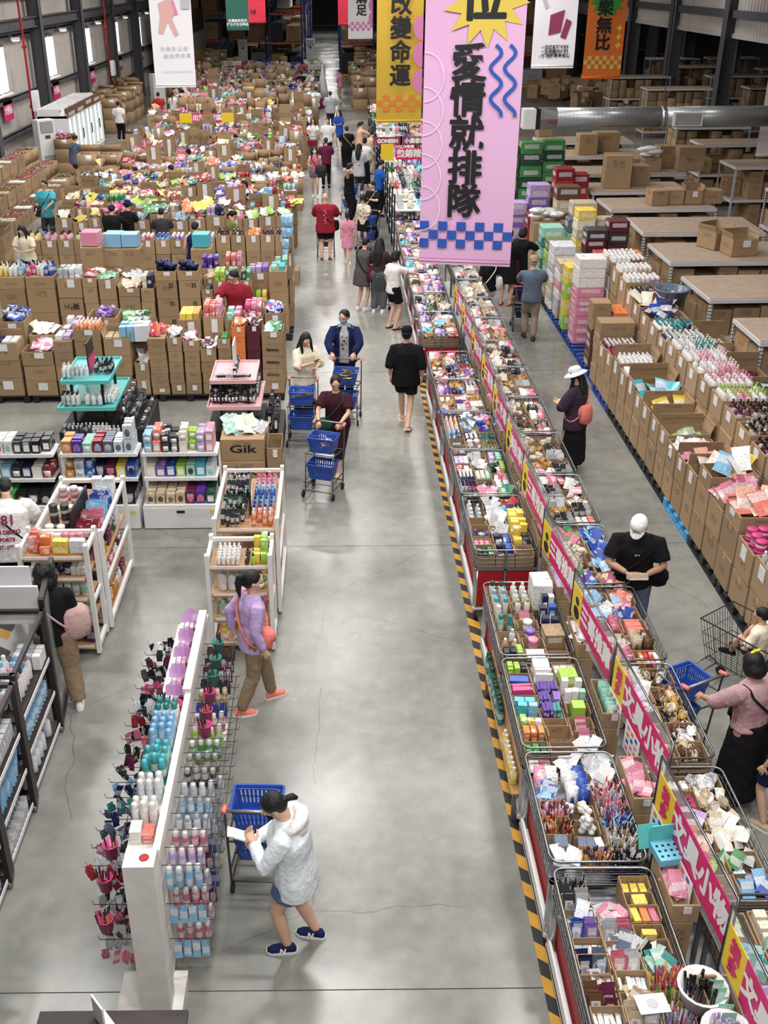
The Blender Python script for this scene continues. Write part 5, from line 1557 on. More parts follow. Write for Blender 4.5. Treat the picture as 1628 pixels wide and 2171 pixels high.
# cartons standing between the two lines of tables
for k in range(13):
 y = 4.3 + k * 1.05
 if 9.6 < y < 10.2:
  continue
 put('divider_carton', 'box', 'carton', (2.36, y, .16), kraft(), 'narrow brown carton standing between the two table lines, %s from the near end' % ORD[k], 'cartons between the table lines', scale=(.16, .5, .74))
 put('divider_carton', 'box', 'open_carton', (2.37, y, .905), kraft(), 'open brown carton on the narrow one between the table lines, %s from the near end' % ORD[k], 'cartons between the table lines', scale=(.19, .5, .16))
 fill(rnd.choice(['sachet', 'card']), 2.37, y, .93, .14, .42, [rnd.choice(['white', 'pink', 'silver', 'lilac', 'mint'])], 'the %s upper carton between the table lines' % ORD[k])
for i, (x, y) in enumerate(((2.28, 4.46), (2.33, 4.14))):
 t = thing('white_tub', 'round white tub of %s pens at the near end of the island' % ('dark' if i == 0 else 'pastel'), 'tub', (x, y, .93))
 ob('tub_body', MB().lathe([(.02, 0), (.12, 0), (.15, .13), (.16, .135), (.16, .142), (.14, .14), (.11, .01), (.02, .01)], 20).mesh('tub_body', 'white_paint'), t)
 ob('tub_rim', MB().tube([(.156 * math.cos(a), .156 * math.sin(a), .14) for a in [2 * PI * k / 20 for k in range(20)]], .006, 5, closed=True).mesh('tub_rim', 'white_paint'), t)
 for k in range(34):
  a, r = U(0, 6.28), U(0, .11)
  put('tub_pen', 'pen', 'pen', (x + r * math.cos(a), y + r * math.sin(a), .945), rnd.choice(['maroon', 'black', 'charcoal'] if i == 0 else ['sky', 'violet', 'rose', 'mint']), '%s pen standing in the white tub' % ('dark' if i == 0 else 'pastel'), 'pens in the %s tub' % ('first' if i == 0 else 'second'), (U(-.15, .15), U(-.15, .15), 0), (.02, .02, .16), 'black' if i == 0 else 'lilac')
t = thing('paper_sheet', 'white sheet with a small drawing lying on the near bins', 'paper', (1.96, 4.42, .96), .1)
ob('sheet', MB().box((0, 0, 0), (.2, .14, .003)).mesh('sheet', 'white_print'), t)
ob('drawing', MB().lathe([(.03, .002), (.036, .002), (.036, .0035), (.03, .0035)], 12).mesh('drawing', 'print_grey'), t)
t = thing('turquoise_display', 'turquoise and green folded display box behind the second sign', 'box', (2.36, 5.55, 1.08), .15)
ob('display_back', MB().bar((-.10, .09, 0), (-.10, .16, .17), .16, .006).box((.0, .10, .10), (.2, .01, .2)).mesh('display_back', 'tray_teal'), t)
ob('display_tray', MB().box((0, 0, .03), (.2, .2, .06)).mesh('display_tray', 'tray_sky'), t)
for k in range(12):
 ob('display_hole', MB().box((-.07 + .045 * (k % 4), -.06 + .05 * (k // 4), .0615), (.018, .018, .003)).mesh('display_hole', 'ink'), t)
# bottles on the outer ledge of the third and fourth tables
led = thing('ledge_board', 'narrow plywood ledge with bottles outside the third and fourth tables', 'shelf', (1.575, 7.0, 0))
ob('ledge_top', MB().box((-.045, .9, .38), (.09, 1.9, .02)).mesh('ledge_top', 'wood'), led)
ob('ledge_back', MB().box((-.012, .9, .49), (.010, 1.9, .22)).mesh('ledge_back', 'wood'), led)
for s in (0, 1.8):
 ob('ledge_bracket', MB().box((-.03, s + .05, .19), (.06, .02, .38)).mesh('ledge_bracket', 'steel'), led)
fill('can', 1.52, 8.35, .392, .07, .95, ['teal'], 'the outer ledge beside the striped tape, far half', c2='forest')
fill('bottle', 1.52, 7.35, .392, .07, .6, ['yellow'], 'the outer ledge beside the striped tape, near half', c2='white')
t = thing('pen_box', 'navy display box of black pens printed with a silver word', 'box', (2.127, 5.724, ZD + .003))
m = MB()
m.box((0, 0, .01), (.2, .15, .015)).box((0, -.075, .055), (.2, .006, .11)).box((0, .075, .085), (.2, .006, .17)).box((-.1, 0, .07), (.006, .15, .14)).box((.1, 0, .07), (.006, .15, .14))
ob('box_tray', m.mesh('box_tray', 'plastic'), t, color='navy')
ob('lettering', text_mesh('GaLaXY', .045, .001, 'white_print'), t, (0, -.0795, .05), (PI / 2, 0, 0))
# signs standing between the tables
def sign_board(x0, yf, x1, yn, text, nth, yellow=.24, posters=False):
 L = math.hypot(x1 - x0, yf - yn)
 rz = math.atan2(x1 - x0, yf - yn)
 t = thing('sign_board', 'magenta and yellow sign board on clear sheet, %s from the near end' % nth, 'sign', (x0, yf, 0), rz)
 z0, z1 = 1.10, 1.46
 ob('clear_sheet', MB().box((.0, -L / 2, 1.30), (.006, L + .06, .56)).mesh('clear_sheet', 'acrylic'), t)
 fr = MB()
 fr.tube([(0, .03, .95), (0, .03, 1.58), (0, -L - .03, 1.58), (0, -L - .03, .95)], .011, 6)
 ob('sign_frame', fr.mesh('sign_frame', 'chrome'), t)
 for yy in (.03, -L - .03):
  ob('sign_post', MB().tube([(.0, yy, .16), (0, yy, .95)], .02, 8).mesh('sign_post', 'dark_steel'), t)
 ob('magenta_panel', MB().box((-.006, -L * (yellow + 1) / 2, (z0 + z1) / 2), (.005, L * (1 - yellow), z1 - z0)).mesh('magenta_panel', 'magenta'), t)
 yp = ob('yellow_panel', MB().box((-.006, -L * yellow / 2, (z0 + z1) / 2), (.005, L * yellow, z1 - z0)).mesh('yellow_panel', 'yellow_print'), t)
 n = len(text)
 sz = min(.30, L * (1 - yellow) / n * 1.0)
 for i, c in enumerate(text):
  ob('lettering', text_mesh(c, sz, .008, 'white_print'), t, (-.0105, -L * (yellow + (1 - yellow) * (i + .5) / n), (z0 + z1) / 2), (PI / 2, 0, -PI / 2))
 if text.startswith('文'):
  for q, (c, zz) in enumerate((('樂', 1.34), ('多', 1.2))):
   ob('lettering', text_mesh(c, .14, .006, 'magenta'), t, (-.0105, -L * yellow / 2, zz), (PI / 2, 0, -PI / 2))
 else:
  m = MB()
  for (cy, cz, r) in ((-.55, .66, .055), (-.55, .30, .085)):
   m.add([(-.0095, L * yellow * cy + r * math.cos(2 * PI * k / 12), z0 + (z1 - z0) * cz + (r * .8) * math.sin(2 * PI * k / 12) - .02) for k in range(12)], [tuple(range(11, -1, -1))])
  ob('portrait_print', m.mesh('portrait_print', 'ink'), t)
 if posters:
  for q in range(2):
   p = ob('poster', MB().box((-.02, -L * (.12 + .36 * q), .98), (.004, L * .26, .30)).mesh('poster', 'white_print'), t)
   for a in range(3):
    for b in range(4):
     ob('poster_picture', MB().box((-.023, -L * (.12 + .36 * q) + (a - 1) * .09, .88 + b * .07), (.002, .05, .035)).mesh('poster_picture', ('print_pink', 'print_blue', 'print_orange')[(a + b + q) % 3]), p)
 return t
sign_board(2.45, 4.62, 2.50, 3.55, '文具小物', 'first', .26)
sign_board(2.40, 6.02, 2.50, 4.72, '文具小物', 'second', .24, True)
sign_board(2.42, 7.50, 2.52, 6.22, '文具小物', 'third', .22, True)
sign_board(2.32, 8.78, 2.42, 7.62, '三哥推薦', 'fourth', .24)
sign_board(2.26, 10.10, 2.38, 8.98, '三哥推薦', 'fifth', .24)
y = 11.65
for k in range(7):
 sign_board(2.28, y, 2.34, y - 1.22, ['三哥推薦', '美妝專區', '保養專區'][k % 3], ORD[5 + k], .24)
 y += 1.34 if k != 4 else 1.5
for i, (x, yy, txt) in enumerate(((1.25 + .35, 36.0, 'GONESH'), (2.5, 36.0, '小農香氛'))):
 s = thing('header_sign', 'wine red header sign %s above the far displays' % ('reading a scent name' if i == 0 else 'second beside it'), 'sign', (x, yy, 1.9))
 ob('sign_panel', MB().box((.1, 0, .0), (.95, .03, .26)).mesh('sign_panel', 'print_wine'), s)
 ob('lettering', text_mesh(txt, .17, .006, 'white_print'), s, (.1, -.02, 0), (PI / 2, 0, 0))
 ob('sign_post', MB().tube([(-.3, 0, -1.9), (-.3, 0, 0)], .02, 6).mesh('sign_post', 'dark_steel'), s)
s = thing('header_sign', 'magenta sign for the best seller picks above the far displays', 'sign', (2.25, 34.6, 1.7))
ob('sign_panel', MB().box((.2, 0, 0), (1.1, .03, .34)).mesh('sign_panel', 'magenta'), s)
ob('lettering', text_mesh('熱銷精選', .26, .008, 'white_print'), s, (.2, -.02, 0), (PI / 2, 0, 0))
ob('yellow_panel', MB().box((-.62, 0, .05), (.4, .03, .5)).mesh('yellow_panel', 'yellow_print'), s)
ob('sign_post', MB().tube([(0, .02, -1.7), (0, .02, 0)], .02, 6).mesh('sign_post', 'dark_steel'), s)
s = thing('header_sign', 'magenta sign for the clearance treasure area over the snack cartons', 'sign', (-5.55, 44.9, 1.66))
ob('sign_panel', MB().box((.3, 0, 0), (1.2, .03, .36)).mesh('sign_panel', 'magenta'), s)
ob('lettering', text_mesh('出清尋寶區', .24, .008, 'white_print'), s, (.32, -.02, 0), (PI / 2, 0, 0))
for q in (-.55, 1.15):
 ob('yellow_panel', MB().box((q, 0, 0), (.5, .03, .36)).mesh('yellow_panel', 'yellow_print'), s)
ob('sign_post', MB().tube([(.3, .03, -1.66), (.3, .03, 0)], .02, 6).mesh('sign_post', 'dark_steel'), s)
# the far stretch of the island: taller mixed stands
for k, y in enumerate((28.4, 29.8, 31.2, 32.6, 34.0, 35.6, 37.2, 39.0, 41, 43, 45.4, 48, 51)):
 nth = ORD[k]
 t = thing('display_stand', 'dark framed display stand in the far stretch of the island, %s' % nth, 'stand', (1.55, y, 0), 0, 'dark stands far along the island')
 for xx in (0, 1.3):
  for yy in (0, 1.1):
   ob('post', MB().bar((xx, yy, 0), (xx, yy, 1.35 if k % 3 else 1.6), .04).mesh('post', 'black'), t)
 for z in (.3, .75, 1.15):
  ob('shelf', MB().box((.65, .55, z), (1.3, 1.1, .03)).mesh('shelf', 'white_paint'), t)
 for z in (.315, .765, 1.165):
  for q in range(4):
   form, c, c2, opt = rnd.choice(MOS)
   o2 = dict(opt)
   o2.pop('n', 0)
   sz = o2.pop('size', SIZE[form])
   fill(form, 1.55 + .18 + q * .32, y + .55, z, .28, .9, c, 'shelf of the %s far stand, bay %s' % (nth, ORD[q]), c2=c2, size=(sz[0] * 1.5, sz[1] * 1.5, sz[2] * 1.4), **o2)
for k in range(24):
 y = 30 + k * 1.5
 x = 3.1
 stack(x, x + .7, y, y + .6, 0, [.5, .5], 'on the far side of the dark stands, %s' % ORD[k], 'open')
 fill(rnd.choice(['pouch', 'plush', 'sachet']), x + .35, y + .3, .95, .6, .5, [rnd.choice(['white', 'pink', 'amber', 'mint', 'beige', 'orange'])], 'the far side carton %s beyond the stands' % ORD[k], n=9, size=(.2, .14, .24))
# ------------------------------------------------------------------ white cosmetics shelving
def white_unit(x0, w, label, nth, top, mid, low):
 y0, d = 12.68, .62
 t = thing('cosmetics_shelf', label, 'shelf', (x0, y0, 0), 0, 'white cosmetics shelf units')
 ob('base_cabinet', MB().box((w / 2, d / 2, .17), (w, d, .33)).mesh('base_cabinet', 'white_paint'), t)
 dr = ob('drawer_front', MB().box((w / 2, -.012, .17), (w - .02, .024, .31)).mesh('drawer_front', 'white_paint'), t)
 ob('drawer_handle', MB().box((w / 2, -.028, .27), (.11, .012, .035)).mesh('drawer_handle', 'black'), dr)
 ob('yellow_tag', MB().box((w - .08, -.027, .275), (.07, .006, .04)).mesh('yellow_tag', 'yellow_print'), dr)
 for xx in (.015, w - .015):
  ob('side_frame', MB().box((xx, d - .03, .66), (.03, .06, .72)).box((xx, .12 + d / 2, 1.0), (.03, d - .26, .03)).mesh('side_frame', 'white_paint'), t)
 ob('back_panel', MB().box((w / 2, d - .01, .68), (w - .04, .02, .7)).mesh('back_panel', 'dark_brown'), t)
 for z, yo in ((.345, .0), (.66, .22), (1.02, .24)):
  s = ob('shelf_board', MB().box((w / 2, (yo + d) / 2, z), (w - .03, d - yo, .025)).mesh('shelf_board', 'white_paint'), t)
  ob('price_rail', MB().box((w / 2, yo - .008, z - .005), (w - .03, .014, .05)).mesh('price_rail', 'white_paint'), s)
  for k in range(7):
   ob('price_tag', MB().box((.09 + k * (w - .18) / 6, yo - .018, z - .005), (.07, .004, .034)).mesh('price_tag', 'price_print'), s, color=(.85, .85, .9, 1))
 for row, z, yo, dd, lev in ((top, 1.033, .26, .36, 'top'), (mid, .673, .25, .34, 'middle'), (low, .358, .04, .5, 'bottom')):
  x = .04
  n = len(row)
  cw_ = (w - .08) / n
  for k, (c, form, hgt, c2, lay) in enumerate(row):
   fill(form, x0 + x + cw_ * (k + .5), y0 + yo + dd / 2, z, cw_ - .012, dd, [c], 'the %s stack, %s shelf, %s white cosmetics unit' % (ORD[k], lev, nth), c2=c2, size=(cw_ - .015, .062, hgt), layers=lay, jit=.03)
BX, DC = 'cosmetic', 'cosmetic_disc'
white_unit(-4.98, 1.08, 'white cosmetics shelf unit with black masks, partly out of view behind the printed T-shirt', 'wall-side',
   [('pale', BX, .17, 0, 1), ('white', DC, .17, 'blue', 1), ('white', DC, .19, 'rose', 1), ('white', DC, .19, 'mint', 1), ('charcoal', BX, .18, 0, 1), ('charcoal', BX, .18, 0, 1), ('black', BX, .18, 0, 1), ('charcoal', BX, .18, 0, 1)],
   [('white', DC, .16, 'magenta', 1), ('white', DC, .16, 'wine', 1), ('sky', BX, .17, 0, 1), ('charcoal', BX, .16, 0, 1), ('navy', BX, .17, 0, 1), ('white', BX, .16, 0, 1), ('crimson', BX, .16, 0, 1)],
   [('forest', BX, .17, 0, 1), ('forest', BX, .17, 0, 1), ('green', BX, .17, 0, 1), ('black', DC, .18, 'gold', 1), ('black', DC, .18, 'white', 1), ('black', DC, .18, 'silver', 1)])
white_unit(-3.82, 1.07, 'white cosmetics shelf unit with blue and wine boxes, the one in the middle', 'middle',
   [('amber', DC, .17, 'peach', 1), ('purple', DC, .18, 'violet', 1), ('mint', BX, .15, 0, 1), ('crimson', DC, .18, 'sky', 1), ('slate', DC, .17, 'silver', 1), ('pale', DC, .17, 'slate', 1), ('pale', DC, .20, 'slate', 2)],
   [('amber', DC, .10, 'peach', 2), ('pale', DC, .12, 'silver', 2), ('blue', DC, .12, 'sky', 2), ('navy', DC, .18, 'silver', 1), ('wine', DC, .18, 'rose', 1), ('yellow', BX, .17, 0, 1), ('blue', DC, .19, 'navy', 1)],
   [('black', DC, .18, 'gold', 1), ('black', DC, .18, 'wine', 1), ('black', DC, .18, 'amber', 1), ('black', DC, .18, 'sky', 1), ('black', DC, .18, 'silver', 1)])
white_unit(-2.70, 1.04, 'white cosmetics shelf unit with pastel boxes, nearest the main aisle', 'aisle-side',
   [('sky', BX, .13, 0, 2), ('coral', BX, .15, 0, 2), ('charcoal', BX, .14, 0, 2), ('charcoal', BX, .12, 0, 2), ('cream', BX, .15, 0, 2), ('lime', BX, .13, 0, 2), ('lilac', BX, .14, 0, 2), ('pink', BX, .15, 0, 2)],
   [('cream', BX, .16, 0, 1), ('violet', BX, .16, 0, 1), ('blue', BX, .16, 0, 1), ('lime', BX, .16, 0, 1), ('mint', DC, .17, 'forest', 1), ('turquoise', BX, .19, 0, 1), ('pale', DC, .16, 'mint', 1)],
   [('beige', DC, .16, 'brown', 1), ('beige', DC, .16, 'brown', 1), ('beige', DC, .16, 'olive', 1), ('beige', DC, .16, 'brown', 1), ('wine', DC, .17, 'rose', 1), ('purple', DC, .19, 'rose', 1), ('forest', BX, .16, 0, 1)])
# cartons with a printed word beside the shelving
for q, (z, y) in enumerate(((0, 13.3), (.34, 13.38), (.68, 13.4))):
 put('printed_carton', 'box', text_shape('Gik') if q else 'open_carton_side', (-1.36, y + .28, z), kraft(), 'carton printed with a short black word beside the white shelving, %s from floor' % ORD[q], None, scale=(.62, .55, .335))
fill('sachet', -1.36, 13.7, 1.0, .55, .45, ['cream', 'silver', 'mint'], 'the pile on the printed cartons', n=34, size=(.15, .05, .2))
stack(-1.02, -.80, 13.35, 13.9, 0, [.3, .3, .3], 'beside the printed cartons by the main aisle', 'open')
stack(-1.6, -1.05, 14.0, 14.5, 0, [.4, .45], 'behind the printed cartons', 'open')
# ------------------------------------------------------------------ tester stands
def tester(x0, x1, y0, y1, m, label, dark):
 t = thing('tester_stand', label, 'stand', (x0, y0, 0))
 w, d = x1 - x0, y1 - y0
 ob('stand_base', MB().box((w / 2, d / 2, .22), (w * 1.06, d * 1.06, .42)).mesh('stand_base', 'black'), t)
 for z, s in ((.80, 1.0), (1.20, .84)):
  ww, dd = w * s, d * s
  tr = ob('tray', MB().box((w / 2, d / 2, z - .012), (ww, dd, .025)).mesh('tray', m), t)
  b = MB()
  for xx, yy, sx, sy in ((w / 2, d / 2 - dd / 2, ww, .02), (w / 2, d / 2 + dd / 2, ww, .02), (w / 2 - ww / 2, d / 2, .02, dd), (w / 2 + ww / 2, d / 2, .02, dd)):
   b.box((xx, yy, z + .005), (sx, sy, .06))
  ob('tray_edge', b.mesh('tray_edge', m), tr)
 for xx in (.2, w - .2):
  for yy in (.2, d - .2):
   ob('post', MB().bar((xx, yy, .4), (xx, yy, 1.2), .04).mesh('post', 'black'), t)
 sg = ob('sign_plate', MB().box((w / 2, d / 2, 1.46), (.02, .42, .50)).mesh('sign_plate', 'dark_brown' if not dark else 'white_paint'), t)
 if not dark:
  ob('sign_lower', MB().box((w / 2 - .012, d / 2, 1.34), (.006, .42, .26)).box((w / 2 + .012, d / 2, 1.34), (.006, .42, .26)).mesh('sign_lower', 'magenta'), sg)
 return t
mat('tray_teal', '#5fc0bd', .35)
mat('tray_pink', '#e2b1b5', .4)
tester(-4.38, -3.50, 15.15, 16.5, 'tray_teal', 'two-tier turquoise tester stand with clear and white bottles on black posts', False)
tester(-2.05, -1.22, 15.12, 16.25, 'tray_pink', 'two-tier pink tester stand packed with small black boxes', True)
fill('pump', -4.12, 15.6, 1.235, .42, .4, ['white', 'silver', 'pale'], 'the upper turquoise tray', c2='white', size=(.06, .06, .2), n=14)
fill('pump', -3.72, 15.9, 1.235, .3, .6, ['charcoal', 'black'], 'the upper turquoise tray, far side', c2='black', size=(.06, .06, .19), n=14)
fill('bottle', -4.2, 15.45, .835, .3, .42, ['silver', 'white'], 'the lower turquoise tray corner', c2='black', size=(.065, .065, .2), n=9)
fill('pump', -3.84, 15.32, .835, .3, .2, ['white'], 'the lower turquoise tray front', c2='white', size=(.075, .075, .2), n=4)
fill('bottle', -3.65, 15.8, .835, .25, .95, ['pale', 'white'], 'the lower turquoise tray, aisle side', c2='white', size=(.06, .06, .17), n=26)
for q in range(3):
 fill('cosmetic', -3.40 + .13 * q, 15.9, .44 + .18 - q * .18 * .9, .10, 1.1, ['charcoal', 'black'], 'the black stepped row beside the turquoise stand, step ' + ORD[q], size=(.06, .06, .2))
fill('bottle', -3.85, 15.0, .44, .9, .18, ['charcoal', 'silver'], 'the dark base of the turquoise stand', c2='silver', size=(.06, .06, .17), n=24)
t = thing('black_plinth', 'long black plinth carrying dark boxes beside the turquoise stand', 'stand', (-3.27, 15.9, 0))
ob('plinth_body', MB().box((0, 0, .21), (.42, 1.3, .42)).mesh('plinth_body', 'black'), t)
ob('plinth_step', MB().box((-.13, 0, .5), (.14, 1.3, .2)).mesh('plinth_step', 'black'), t)
fill('pen', -1.64, 15.7, 1.235, .56, .8, ['black', 'charcoal'], 'the pink upper tray', c2='silver', size=(.022, .022, .06), mode='grid', n=70)
fill('cosmetic', -1.62, 15.75, 1.235, .10, .7, ['black'], 'the row along the middle of the pink tray', size=(.05, .05, .11))
for q in range(3):
 fill('cosmetic', -1.66, 15.35 + .1 * q, .835, .72, .1, ['black', 'charcoal'], 'the pink lower tray, row ' + ORD[q], size=(.05, .045, .12 + .06 * q))
fill('cosmetic', -1.36, 15.9, .835, .2, .6, ['black', 'charcoal'], 'the pink lower tray, aisle side', size=(.06, .05, .18))
for q in range(2):
 fill('cosmetic', -1.10 + .1 * q, 15.8, .44 - q * .1, .09, 1.0, ['black', 'charcoal'], 'the dark step beside the pink stand, ' + ORD[q], size=(.06, .05, .22))
t = thing('black_plinth', 'black plinth carrying dark boxes beside the pink stand', 'stand', (-1.04, 15.7, 0))
ob('plinth_body', MB().box((0, 0, .16), (.3, 1.15, .32)).mesh('plinth_body', 'black'), t)
ob('plinth_step', MB().box((-.07, 0, .38), (.12, 1.15, .12)).mesh('plinth_step', 'black'), t)
# ------------------------------------------------------------------ white framed shelves with wooden boards
def wood_unit(x0, x1, y0, y1, zs, label, rails=True):
 t = thing('wooden_shelf', label, 'shelf', (x0, y0, 0))
 w, d = x1 - x0, y1 - y0
 h = zs[-1]
 for xx in (-.02, w + .02):
  for yy in (0, d):
   ob('side_post', MB().box((xx, yy, (h + .12) / 2 + .05), (.045, .06, h + .14)).mesh('side_post', 'white_paint'), t)
  ob('side_rail', MB().box((xx, d / 2, .12), (.04, d, .06)).box((xx, d / 2, h + .10), (.04, d, .045)).box((xx, d / 2, h * .55), (.03, d, .04)).mesh('side_rail', 'white_paint'), t)
 ob('back_rail', MB().box((w / 2, d, h + .12), (w, .04, .04)).mesh('back_rail', 'white_paint'), t)
 for z in zs:
  s = ob('shelf_board', MB().box((w / 2, d / 2 - .02, z), (w - .01, d, .028)).mesh('shelf_board', 'wood'), t)
  ob('price_strip', MB().box((w / 2, -.02 - .006, z + .03), (w - .06, .006, .035)).mesh('price_strip', 'price_print'), s, color=(.85, .82, .85, 1))
 for xx in (0, w):
  for yy in (.05, d - .05):
   ob('caster', MB().tube([(xx - .015, yy, .04), (xx + .015, yy, .04)], .04, 8).mesh('caster', 'rubber'), t)
 return t
wood_unit(-1.42, -.78, 9.72, 10.18, (.10, .42, .74, 1.08), 'short wooden shelf with white posts behind the walking woman in lilac')
wood_unit(-1.42, -.74, 10.5, 11.9, (.10, .45, .80, 1.12), 'long wooden shelf with white posts, pink and blue bottles on top')
wood_unit(-3.42, -2.74, 9.68, 10.10, (.10, .42, .72, .98, 1.24), 'wooden end shelf with white posts before the woman in black with curly hair')
wood_unit(-3.42, -2.70, 10.2, 11.6, (.10, .45, .80, 1.14), 'long wooden shelf behind the end shelf, jars and pink packs on top')
fill('bottle', -1.22, 9.92, 1.096, .26, .3, ['white'], 'the top of the short wooden shelf', c2='white', size=(.05, .05, .13))
fill('bottle', -.98, 9.9, 1.096, .14, .26, ['charcoal', 'lime'], 'the top of the short wooden shelf, middle', c2='black', size=(.05, .05, .12))
fill('box', -.87, 9.95, 1.096, .15, .3, ['yellow', 'lime'], 'the top of the short wooden shelf at the aisle end', size=(.07, .06, .12), layers=2)
fill('pump', -1.2, 9.88, .756, .30, .2, ['white'], 'the second board of the short wooden shelf', c2='sky', size=(.095, .07, .24))
fill('jar', -.92, 9.88, .756, .22, .2, ['white', 'lime'], 'the second board of the short wooden shelf, aisle end', c2='green', size=(.10, .10, .12), layers=2)
fill('pump', -1.25, 9.88, .436, .24, .2, ['mint', 'green'], 'the third board of the short wooden shelf', c2='white', size=(.085, .07, .20))
fill('box', -.92, 9.9, .436, .24, .25, ['kraft', 'tan'], 'the third board of the short wooden shelf, aisle end', size=(.12, .1, .2))
fill('jar', -1.1, 9.88, .116, .5, .2, ['white', 'amber'], 'the lowest board of the short wooden shelf', c2='yellow', size=(.09, .09, .12))
for k, (c, c2, f) in enumerate([('orange', 'white', 'bottle'), ('coral', 'blue', 'bottle'), ('sky', 'blue', 'bottle'), ('blue', 'sky', 'bottle'), ('pale', 'pink', 'bottle'), ('pink', 'rose', 'bottle')]):
 fill(f, -.90, 10.66 + k * .2, 1.136, .26, .17, [c], 'row %s on the long wooden shelf top' % ORD[k], c2=c2, size=(.058, .058, .18))
 fill('bottle' if k % 2 else 'tube', -1.24, 10.66 + k * .2, 1.136, .28, .17, [['charcoal', 'black', 'forest', 'black', 'charcoal', 'silver'][k]], 'dark row %s on the long wooden shelf top' % ORD[k], c2=['black', 'silver'], size=(.05, .05, .16))
 for z, nm in ((.816, 'second'), (.466, 'third')):
  fill('box', -.86, 10.66 + k * .2, z, .16, .17, [rnd.choice(['white', 'lime', 'pink', 'blue', 'forest'])], 'aisle face row %s, %s board, long wooden shelf' % (ORD[k], nm), size=(.07, .06, .17))
t = thing('black_price_board', 'slanted black price board on the long wooden shelf top', 'sign', (-1.06, 11.1, 1.14), .05)
ob('board', MB().box((0, 0, .17), (.02, .55, .30)).mesh('board', 'black'), t)
for q in range(3):
 ob('chalk_line', MB().box((.012, 0, .10 + q * .07), (.004, .4, .014)).box((-.012, 0, .10 + q * .07), (.004, .4, .014)).mesh('chalk_line', 'white_paint'), t)
# goods of the other one
fill('box', -3.26, 9.9, 1.256, .28, .3, ['coral', 'orange'], 'the top of the wooden end shelf', size=(.10, .05, .09), layers=2)
fill('box', -3.02, 9.82, 1.256, .18, .12, ['yellow'], 'the top of the wooden end shelf, middle', size=(.17, .10, .16), n=1)
fill('box', -2.84, 9.82, 1.256, .17, .1, ['pale'], 'the top of the wooden end shelf, aisle end', size=(.16, .08, .15), n=1)
fill('box', -3.1, 10.02, 1.256, .55, .1, ['white', 'pink'], 'the back row on top of the wooden end shelf', size=(.07, .05, .12))
fill('box', -3.08, 9.85, .996, .6, .2, ['white', 'navy', 'white'], 'the second board of the wooden end shelf', size=(.05, .05, .10))
fill('tube', -3.05, 9.85, .736, .55, .2, ['sky', 'violet', 'mint', 'mint'], 'the third board of the wooden end shelf', c2='white', size=(.08, .06, .17))
fill('tube', -3.0, 9.85, .436, .5, .2, ['rose', 'pink', 'mint', 'mint'], 'the fourth board of the wooden end shelf', c2='white', size=(.09, .06, .20))
fill('box', -2.95, 9.85, .116, .4, .2, ['silver', 'violet', 'purple'], 'the lowest board of the wooden end shelf', size=(.12, .08, .22))
for k in range(5):
 fill('jar', -3.22, 10.36 + k * .24, 1.156, .26, .2, [['brown', 'charcoal', 'white', 'rose', 'amber'][k]], 'jar row %s on the long shelf top' % ORD[k], c2=['white', 'charcoal', 'white', 'white', 'white'][k], size=(.095, .095, .14), layers=2 if k % 2 else 1)
 fill('sachet', -2.86, 10.36 + k * .24, 1.156, .24, .2, [['crimson', 'rose', 'sky', 'blue', 'pale'][k]], 'pack row %s on the long shelf top' % ORD[k], n=8, mode='stand', size=(.07, .04, .17))
 for z, nm in ((.816, 'second'), (.466, 'third'), (.116, 'lowest')):
  fill('bottle' if k % 2 else 'box', -2.80, 10.36 + k * .24, z, .16, .2, [rnd.choice(['white', 'forest', 'amber', 'rose', 'wine', 'pale'])], 'aisle face row %s, %s board, long jar shelf' % (ORD[k], nm), c2='white', size=(.06, .06, .17))
fill('box', -2.9, 11.5, 1.156, .3, .14, ['white'], 'the far end of the long shelf top', size=(.12, .1, .2))
t = thing('black_price_board', 'slanted dark price board between jars and pink packs', 'sign', (-3.03, 10.75, 1.15), -.05)
ob('board', MB().box((0, 0, .16), (.02, .7, .26)).mesh('board', 'dark_brown'), t)
ob('board_foot', MB().box((0, 0, .015), (.10, .7, .02)).mesh('board_foot', 'dark_brown'), t)
# ------------------------------------------------------------------ dark brown racks at the wall side
def brown_rack(x0, x1, y0, y1, h, zs, label):
 t = thing('brown_rack', label, 'rack', (x0, y0, 0))
 w, d = x1 - x0, y1 - y0
 for xx in (0, w):
  for yy in (0, d):
   ob('post', MB().box((xx, yy, h / 2 + .06), (.05, .05, h)).mesh('post', 'dark_brown'), t)
   ob('caster', MB().tube([(xx - .02, yy, .04), (xx + .02, yy, .04)], .04, 8).mesh('caster', 'steel'), t)
 for yy in (0, d):
  ob('top_bar', MB().box((w / 2, yy, h + .04), (w, .04, .04)).mesh('top_bar', 'dark_brown'), t)
 for xx in (0, w):
  ob('top_bar', MB().box((xx, d / 2, h + .04), (.04, d, .04)).mesh('top_bar', 'dark_brown'), t)
 for z in zs:
  s = ob('shelf_board', MB().box((w / 2, d / 2, z), (w - .04, d - .02, .03)).mesh('shelf_board', 'dark_brown'), t)
  ob('price_strip', MB().box((w + .01, d / 2, z + .012), (.008, d - .12, .045)).mesh('price_strip', 'price_print'), s, color=(.8, .75, .8, 1))
 ob('back_panel', MB().box((.02, d / 2, h * .5), (.015, d - .04, h * .9)).mesh('back_panel', 'dark_brown'), t)
 return t
brown_rack(-3.95, -2.84, 7.32, 8.35, 1.40, (.12, .52, .92), 'dark brown rack of white bottles with blue and pink caps')
brown_rack(-3.95, -2.82, 6.42, 7.22, 1.38, (.12, .52, .92), 'dark brown rack of tubes and pink packs, second from the near end')
brown_rack(-3.95, -2.80, 5.05, 6.32, 1.36, (.12, .52, .92), 'nearest dark brown rack at the edge of view')
